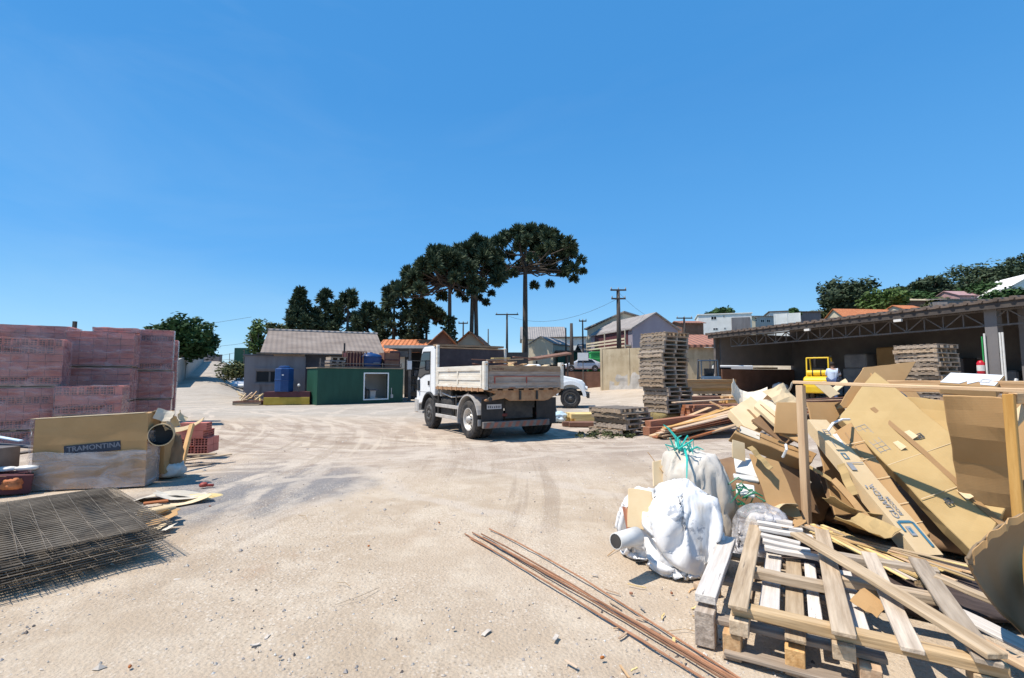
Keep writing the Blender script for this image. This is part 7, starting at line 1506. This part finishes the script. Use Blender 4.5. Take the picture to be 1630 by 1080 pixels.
# ------------------------------------------------------------------ sacks and rubbish
def bags():
    rr = random.Random(3)
    mk_ = soft_sacks([((1.44, 4.16, 0), (.50, .46, .66), 1), ((1.82, 4.86, 0), (.58, .48, .84), 2), ((1.66, 4.88, .55), (.22, .2, .3), 5), ((1.20, 4.44, 0), (.34, .32, .56), 3), ((2.26, 4.42, 0), (.40, .34, .42), 6)],
        [((1.44, 4.16, 0), (.64, .60, .92), 1, -.28), ((1.82, 4.88, 0), (.78, .68, 1.12), 4, -.20), ((1.20, 4.44, 0), (.46, .44, .74), 9, -.22), ((2.26, 4.42, 0), (.56, .48, .58), 12, -.25)])
    def sk(me, nm, m, t): me.materials.clear(); me.materials.append(M_[m]); o = bpy.data.objects.new(nm, me); C.objects.link(o); o.parent = t; return o
    t = thing('big_white_sack', 'big crumpled white woven sack on the ground before the pallets', 'sack'); sk(mk_[0], 'sack_body', 'sackprint', t)
    t = thing('tied_white_sack', 'stained white sack behind the big one, tied at the neck with teal strap', 'sack'); sk(mk_[1], 'sack_body', 'sackd', t)
    s = MB()
    for i in range(18):
        a = V((1.68, 4.84, .88)) + V((rr.uniform(-.10, .10), rr.uniform(-.08, .08), rr.uniform(-.05, .02))); b = a + V((rr.uniform(-.10, .12), rr.uniform(-.10, .08), rr.uniform(.02, .12))); c = b + V((rr.uniform(-.05, .06), -.02, rr.uniform(-.09, .03))); s.tube([a, b, c], [.010, .008, .004], 5)
    o_ = V((1.68, 4.82, .02)); s.tube([o_ + V(q) for q in ((.0, 0, .85), (-.05, 0, .98), (-.11, .02, 1.06), (-.16, .03, 1.10))], [.016, .014, .010, .004], 6); s.tube([o_ + V(q) for q in ((.02, -.05, .88), (-.02, -.22, .80), (-.08, -.36, .62))], [.012, .01, .004], 5)
    s.build('teal_strap', M_['strap'], t)
    t = thing('white_sack', 'low white sack bulging out at the outer side of the big one', 'sack'); sk(mk_[2], 'sack_body', 'sack', t)
    t = thing('clear_bag', 'crumpled clear plastic bag between the big white sack and the pallets', 'plastic bag'); sk(mk_[3], 'bag_film', 'bagfilm', t)
    tag(lumpy('paper_waste', (.32, .28, .34), M_['paper'], M=T(2.26, 4.42, .02), seed=13, amp=.2), 'crumpled pale waste inside the clear plastic bag', 'waste')
    o, *_ = slab('cream_card', P(1000, 778, 4.28), P(998, 840, 4.16), P(1038, 782, 4.22), .012, M_['boardw'], seed=5); tag(o, 'square cream card leaning on the outer side of the big white sack', 'card')
    o, *_ = slab('brown_strip', P(990, 806, 4.36), P(996, 842, 4.24), P(999, 808, 4.34), .012, M_['red'], seed=6); tag(o, 'narrow red brown strip beside the cream card', 'strip')
    m = MB(); d = (P(1022, 848, 4.05) - P(980, 858, 3.85)); a = P(980, 862, 3.85); Mr = frame(a, d, (0, 0, 1)); m.lathe([(.055, 0), (.06, 0), (.062, .0), (.075, .26), (.068, .26), (.055, .01)], 18, Mr @ Matrix.Rotation(pi / 2, 4, 'Y'), caps=False); m.lathe([(0, .02), (.054, .02)], 18, Mr @ Matrix.Rotation(pi / 2, 4, 'Y'), caps=False); tag(m.build('paper_tube', [M_['pvc']], smooth=True), 'white tube with a dark open end pointing away from the big sack', 'tube')
    m = MB(); m.lathe([(0, -.001), (.05, -.001), (.05, .004), (0, .004)], 16, Mr @ Matrix.Rotation(pi / 2, 4, 'Y')); tag(m.build('tube_end_shade', M_['chassis']), 'dark disc for the shade in the open end of the white tube', 'shade disc')  # dark disc put in to stand for shade inside the open tube
    o, *_ = slab('cardboard_sheet', P(1040, 735, 4.9), P(1040, 775, 4.75), P(1064, 730, 5.0), .012, M_['boardw'], seed=8); tag(o, 'cream cardboard panel peeping out behind the tied sack', 'cardboard')
    s = MB()
    for i in range(34):
        a = V((2.20, 4.62, .46)) + V((rr.uniform(-.12, .10), rr.uniform(-.08, .08), rr.uniform(-.14, .14))); b = a + V((rr.uniform(-.09, .09), rr.uniform(-.06, .02), rr.uniform(-.08, .08))); s.tube([a, b, b + V((rr.uniform(-.06, .06), 0, rr.uniform(-.06, .05)))], [.006, .007, .003], 4)
    tag(s.build('green_netting', M_['strapg']), 'tangle of dark green plastic strap above the clear bag', 'strap tangle')
    for i, (o_, a_, b_, mm, lab) in enumerate(((P(1168, 728, 5.1), P(1210, 738, 4.95), P(1172, 755, 4.9), 'pvc', 'white foam board nearest the brown leaning panel'), (P(1166, 756, 4.85), P(1205, 762, 4.8), P(1168, 764, 4.8), 'pvc', 'thin white foam board edge over the green straps'), (P(1172, 772, 4.75), P(1200, 776, 4.7), P(1172, 790, 4.65), 'pvc', 'small white foam block among the green straps'))):
        o, *_ = slab('foam_board', o_, a_, b_, .03, M_[mm], seed=20 + i); tag(o, lab, 'foam board', 'foam boards behind the sacks')
    tag(scrap('black_tag', G(1018, 893, .01), .07, M_['black'], 3, tilt=.1), 'small black plastic piece on the gravel at the foot of the big sack', 'plastic piece')
    m = MB(); m.tube([G(967, 885, .005), G(990, 866, .03), G(1000, 858, .08)], .0035, 5); tag(m.build('thin_stick', M_['tan']), 'thin twig leaning by the white tube', 'stick')
    m = MB(); m.tube([P(1031, 720, 5.0), P(1050, 745, 4.9), P(1062, 760, 4.8)], .004, 5); tag(m.build('thin_wire', M_['tan']), 'thin wire standing out above the tied sack', 'wire')
bags()

# ------------------------------------------------------------------ rusty rods
r = random.Random(44)
for i, (a, b) in enumerate((((740, 850), (1130, 1090)), ((752, 848), (1165, 1090)), ((758, 851), (1180, 1088)), ((764, 855), (1195, 1092)), ((779, 842), (1208, 1090)), ((766, 850), (1186, 1092)), ((748, 857), (1150, 1094)))):
    A = G(*a, .012 + .006 * (i % 3)); B = G(*b, .012 + .008 * (i % 2)); B2 = A + (B - A) * 1.5; mb = MB(); n = 9; sd = V((-(B2 - A).y, (B2 - A).x, 0)).normalized()
    mb.tube([A.lerp(B2, k / n) + sd * (.05 if i == 4 else .02) * sin(pi * k / n * (1.2 + .2 * i)) + V((0, 0, .004 * (k % 2))) for k in range(n + 1)], .0065, 7)
    tag(mb.build('steel_rod', M_['steelrust']), ('outermost rusty rod of the loose bundle, lying away from the sacks', 'rusty rod whose far tip reaches second furthest in the loose bundle', 'rusty rod in the middle of the loose bundle', 'thick set rusty rod beside the bowed one', 'bowed rusty rod nearest the white sacks', 'rusty rod lying over the middle one', 'rusty rod with its tip set back from the outermost')[i], 'steel rod', 'loose bundle of rusty rods')

# ------------------------------------------------------------------ broken pallets close by
pu = V((.50, .866, 0)).normalized(); pv = V((pu.y, -pu.x, 0))
F0 = V((1.22, 2.83, 0))
def at(u, v, z): return F0 + pu * u + pv * v + V((0, 0, z))
def bp(t, nm, u0, v0, u1, v1, z, w, h, m='pallet', z1=None):
    a = at(u0, v0, z); b = at(u1, v1, z if z1 is None else z1); x = b - a; M = frame(a, x, V((0, 0, 1)).cross(x)); s = random.Random(hash((u0, v0, z)) & 999).uniform(0, 60); Lx = x.length; mb = MB(); n = 8
    vs = []
    for i in range(n + 1):
        k = i / n
        for sy, sz in ((-1, -1), (1, -1), (1, 1), (-1, 1)): vs.append(V((k * Lx + (.012 * noise.noise(V((sy * 3, sz, s))) if i in (0, n) else 0), sy * w / 2 * (1 + .05 * noise.noise(V((k * 4, sy, s)))), sz * h / 2 + .004 * noise.noise(V((k * 3, 1, s))))))
    mb.add(vs, [[i * 4 + j, i * 4 + 4 + j, i * 4 + 4 + (j + 1) % 4, i * 4 + (j + 1) % 4] for i in range(n) for j in range(4)] + [[0, 1, 2, 3], [n * 4 + 3, n * 4 + 2, n * 4 + 1, n * 4]])
    return mb.build(nm, M_[m], t, M=M, bev=.004)
t = thing('broken_pallet', 'broken pallet with wide gaps lying on top of the other, close to the camera', 'pallet', group='broken pallets close by')
zt = .30
for v, u0, u1, w_ in ((.06, .0, 1.93, .11), (.55, -.04, 1.86, .115), (.82, -.05, 1.40, .10), (1.10, .0, 1.42, .11)): bp(t, 'deck_board', u0, v, u1, v, zt, w_ * .92, .024)
for u, v0, v1 in ((.10, .02, 1.18), (.72, .08, .56), (.86, .55, 1.16), (1.36, .60, 1.2), (1.78, .02, .62)): bp(t, 'cross_batten', u, v0, u - .02, v1, zt - .045, .085, .055)
for u, v in ((.08, .06), (.08, .55), (.10, 1.1), (1.3, 1.1), (1.78, .06), (1.75, .55)): bp(t, 'spacer_block', u - .07, v, u + .07, v, zt - .115, .10, .08)
t = thing('lower_pallet', 'lower pallet with bleached white boards showing through the broken one', 'pallet', group='broken pallets close by')
for v, u0, u1, w_ in ((-.13, .12, 1.35, .12), (.20, .20, 1.38, .11), (.335, .02, 1.34, .10), (.44, .20, 1.3, .07), (.63, .22, 1.26, .13)): bp(t, 'deck_board', u0, v, u1, v, .185 if v > -.1 else .26, w_, .022 if v > -.1 else .05, 'palletw' if v != .335 else 'pallet')
for u in (.14, .74, 1.28): bp(t, 'cross_batten', u, -.16, u, .74, .155, .09, .03, 'palletd')
for u in (.08, .72, 1.3):
    for v in (.02, .33, .66): bp(t, 'spacer_block', u - .06, v, u + .06, v, .085, .095, .105, 'tan' if u < .1 else 'palletd')
for v in (.02, .33, .66): bp(t, 'bottom_board', .0, v, 1.38, v, .018, .10, .022, 'palletd')
bp(t, 'bottom_board', .03, -.02, .03, .74, .042, .10, .022, 'palletd')
bp(t, 'spacer_block', .06, -.13, .20, -.13, .11, .11, .20, 'palletd')
plank('loose_plank', P(1268, 850, 3.78), P(1588, 1046, 2.27), .10, .028, M_['pallet'], 'long loose plank lying diagonally across the broken pallet', 'plank', bow=.012)
plank('short_offcut', G(1112, 930, .03), G(1140, 946, .03), .10, .05, M_['tan'], 'short wood offcut between the big sack and the bleached board', 'offcut')
# painted laths stacked behind the lower pallet
for i in range(6):
    a = P(1202 + 3 * i, 822 + 10 * i, 4.35 - .10 * i); b = P(1262 + 12 * (i % 3) + 4 * i, 834 + 11 * i, 4.2 - .10 * i)
    plank('pale_lath', a, b, .07, .03, M_['palletw'], 'bleached lath in the ladder like row behind the lower pallet', 'lath', 'bleached laths behind the lower pallet')
# stacked boards beside the frame, their shade put into a dark colour
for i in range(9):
    a = at(1.5 - .10 * i, 1.05 + .10 * i, .05 + .012 * (i % 4)); plank('shade_toned_board', a + pu * .45 - pv * .2, a + pv * 1.5 - pu * .35, .12, .03, M_['shadeboard'], 'board coloured dark for shade in the row beyond the broken pallet', 'board', 'dark boards beyond the broken pallet')
plank('white_board', P(1508, 968, 2.95), P(1660, 1042, 2.5), .12, .02, M_['palletw'], 'white painted board running out of the picture past the broken pallet', 'board')
plank('tan_board', P(1490, 985, 2.85), P(1660, 1075, 2.35), .08, .03, M_['tan'], 'narrow tan board beside the white painted one', 'board')
plank('tan_board', P(1488, 918, 3.2), P(1600, 965, 2.95), .07, .03, M_['pallet'], 'grey brown batten behind the white painted board', 'board')
plank('thick_beam', at(.02, .80, .06), at(-.10, 1.5, .05), .12, .10, M_['pallet'], 'thick grey beam under the near edge of the broken pallet', 'timber')
# splinters and thin strips
r = random.Random(5)
for i in range(38):
    k = r.random(); a = P(1262 + 60 * k + r.uniform(-10, 40), 812 + 30 * k + r.uniform(-8, 14), 4.35 - .35 * k); b = P(1420 + 150 * r.random(), 876 + 45 * r.random(), 3.55 - .25 * r.random())
    a.z = max(min(a.z, .3), .12); b.z = max(min(b.z, .24), .08)
    plank('thin_strip', a, b, r.uniform(.015, .045), .006, M_[r.choice(('yellow', 'tan', 'boardy', 'pallet'))], 'thin splintered wooden strip in the sheaf below the printed carton', 'strip', 'splintered strips under the cartons', bev=0, wob=.012)
for i, (px, py, Y, s, mm, lab) in enumerate(((1240, 803, 4.55, .18, 'boardw', 'torn cream cardboard on the laths by the crate post'), (1380, 842, 3.95, .30, 'boardy', 'tan cardboard shred on the splintered strips'), (1258, 838, 4.2, .16, 'board', 'brown cardboard corner at the foot of the crate post'), (1395, 950, 2.98, .16, 'board', 'crumpled brown paper under the diagonal plank'), (1360, 815, 4.3, .3, 'boardy', 'pale shred below the bent brown strip'))):
    tag(scrap('cardboard_shred', P(px, py, Y), s, M_[mm], 120 + i, tilt=.3, curl=.3), lab, 'cardboard scrap', 'shreds around the broken pallet')
tag(lumpy('splinter_bed', (1.4, 1.1, .20), M_['shadeboard'], M=T(2.9, 3.75, 0) @ RZ(-.5), seed=31, amp=.2), 'bed of shredded wood coloured dark for shade under the splintered strips', 'debris')  # shade over the bed put into its dark colour
# curled brown sheet at the frame edge
def bez(a, b, c, u): return a * (1 - u) ** 2 + b * 2 * u * (1 - u) + c * u * u
cr_r = (P(1543, 892, 2.42), P(1572, 832, 2.38), P(1660, 816, 2.40)); cr_l = (P(1544, 898, 2.46), P(1570, 965, 2.80), P(1665, 1040, 2.95))
def curl(u, v):
    r_ = bez(*cr_r, u); l_ = bez(*cr_l, u); n_ = V((-.6, .3, .5)); e = noise.noise(V((u * 5, v * 3, 2)))
    return l_.lerp(r_, v) + V((0, .10, .05)) * (4 * v * (1 - v)) * (u + .1) + V((.012, .02, .01)) * e + V((0, 0, .018)) * noise.noise(V((u * 12, 0, 7))) * (v > .95)
mb = MB(); mb.sheet(curl, 24, 16, .010); t = tag(mb.build('curled_sheet', M_['brownsheet'], smooth=True), 'big curled sheet of dark brown cardboard at the frame edge, torn along its rim', 'cardboard')
mb = MB(); mb.sheet(lambda u, v: curl(.04 + u * .9, 1) + V((-.012 * sin(20 * u) - .004, -.014, .010 * noise.noise(V((u * 15, 1, 1))) + .035 * v - .022)), 40, 3, .006); mb.build('torn_rim', M_['board'], t)
tag(lumpy('teal_cloth', (.26, .26, .56), M_['teal'], M=T(2.93, 2.62, 0), seed=2, amp=.2, folds=.2), 'teal cloth peeping out beside the curled brown sheet', 'cloth')
r = random.Random(58)
for i in range(18):
    q = at(r.uniform(-.5, .9), r.uniform(-.9, -.2), .006) if i < 9 else G(r.uniform(960, 1130), r.uniform(925, 1070), .006); a = r.uniform(0, 3.1); d = V((cos(a), sin(a), 0)) * r.uniform(.02, .07)
    plank('wood_splinter', q - d, q + d + V((0, 0, r.uniform(0, .01))), r.uniform(.006, .018), .005, M_[r.choice(('tan', 'yellow', 'palletd', 'pallet'))], 'small splinter of wood on the gravel by the broken pallet', 'splinter', 'splinters by the broken pallet', bev=0)
# odds and ends on the yard
r = random.Random(77)
for i in range(34):
    px, py = r.uniform(180, 1120), r.uniform(800, 1075)
    if px > 700 and py < 900: continue
    k = i % 4; g = G(px, py, .004)
    if k == 0: mb = MB(); a = r.uniform(0, 3); d = V((cos(a), sin(a), 0)) * r.uniform(.05, .2); mb.tube([g - d, g + V((0, 0, .012)) + V((d.y, -d.x, 0)) * .2, g + d], .0022, 5); tag(mb.build('dry_twig', M_['pallet']), 'thin dry twig lying on the dusty yard', 'twig', 'twigs on the yard')
    elif k == 1: tag(scrap('wood_chip', g, r.uniform(.018, .032), M_['stone1'], 200 + i, tilt=.1, asp=2.6), 'small dull chip of wood on the dusty yard', 'wood chip', 'wood chips on the yard')
    else: tag(lumpy('small_rock', (r.uniform(.015, .035), r.uniform(.015, .03), r.uniform(.01, .02)), M_[r.choice(('stone1', 'stone2', 'stone3', 'red'))], M=T(g) @ RZ(r.uniform(0, 3)), seed=i, amp=.25, n=10, sq=2), 'little loose rock on the dusty yard', 'rock', 'little rocks on the yard')
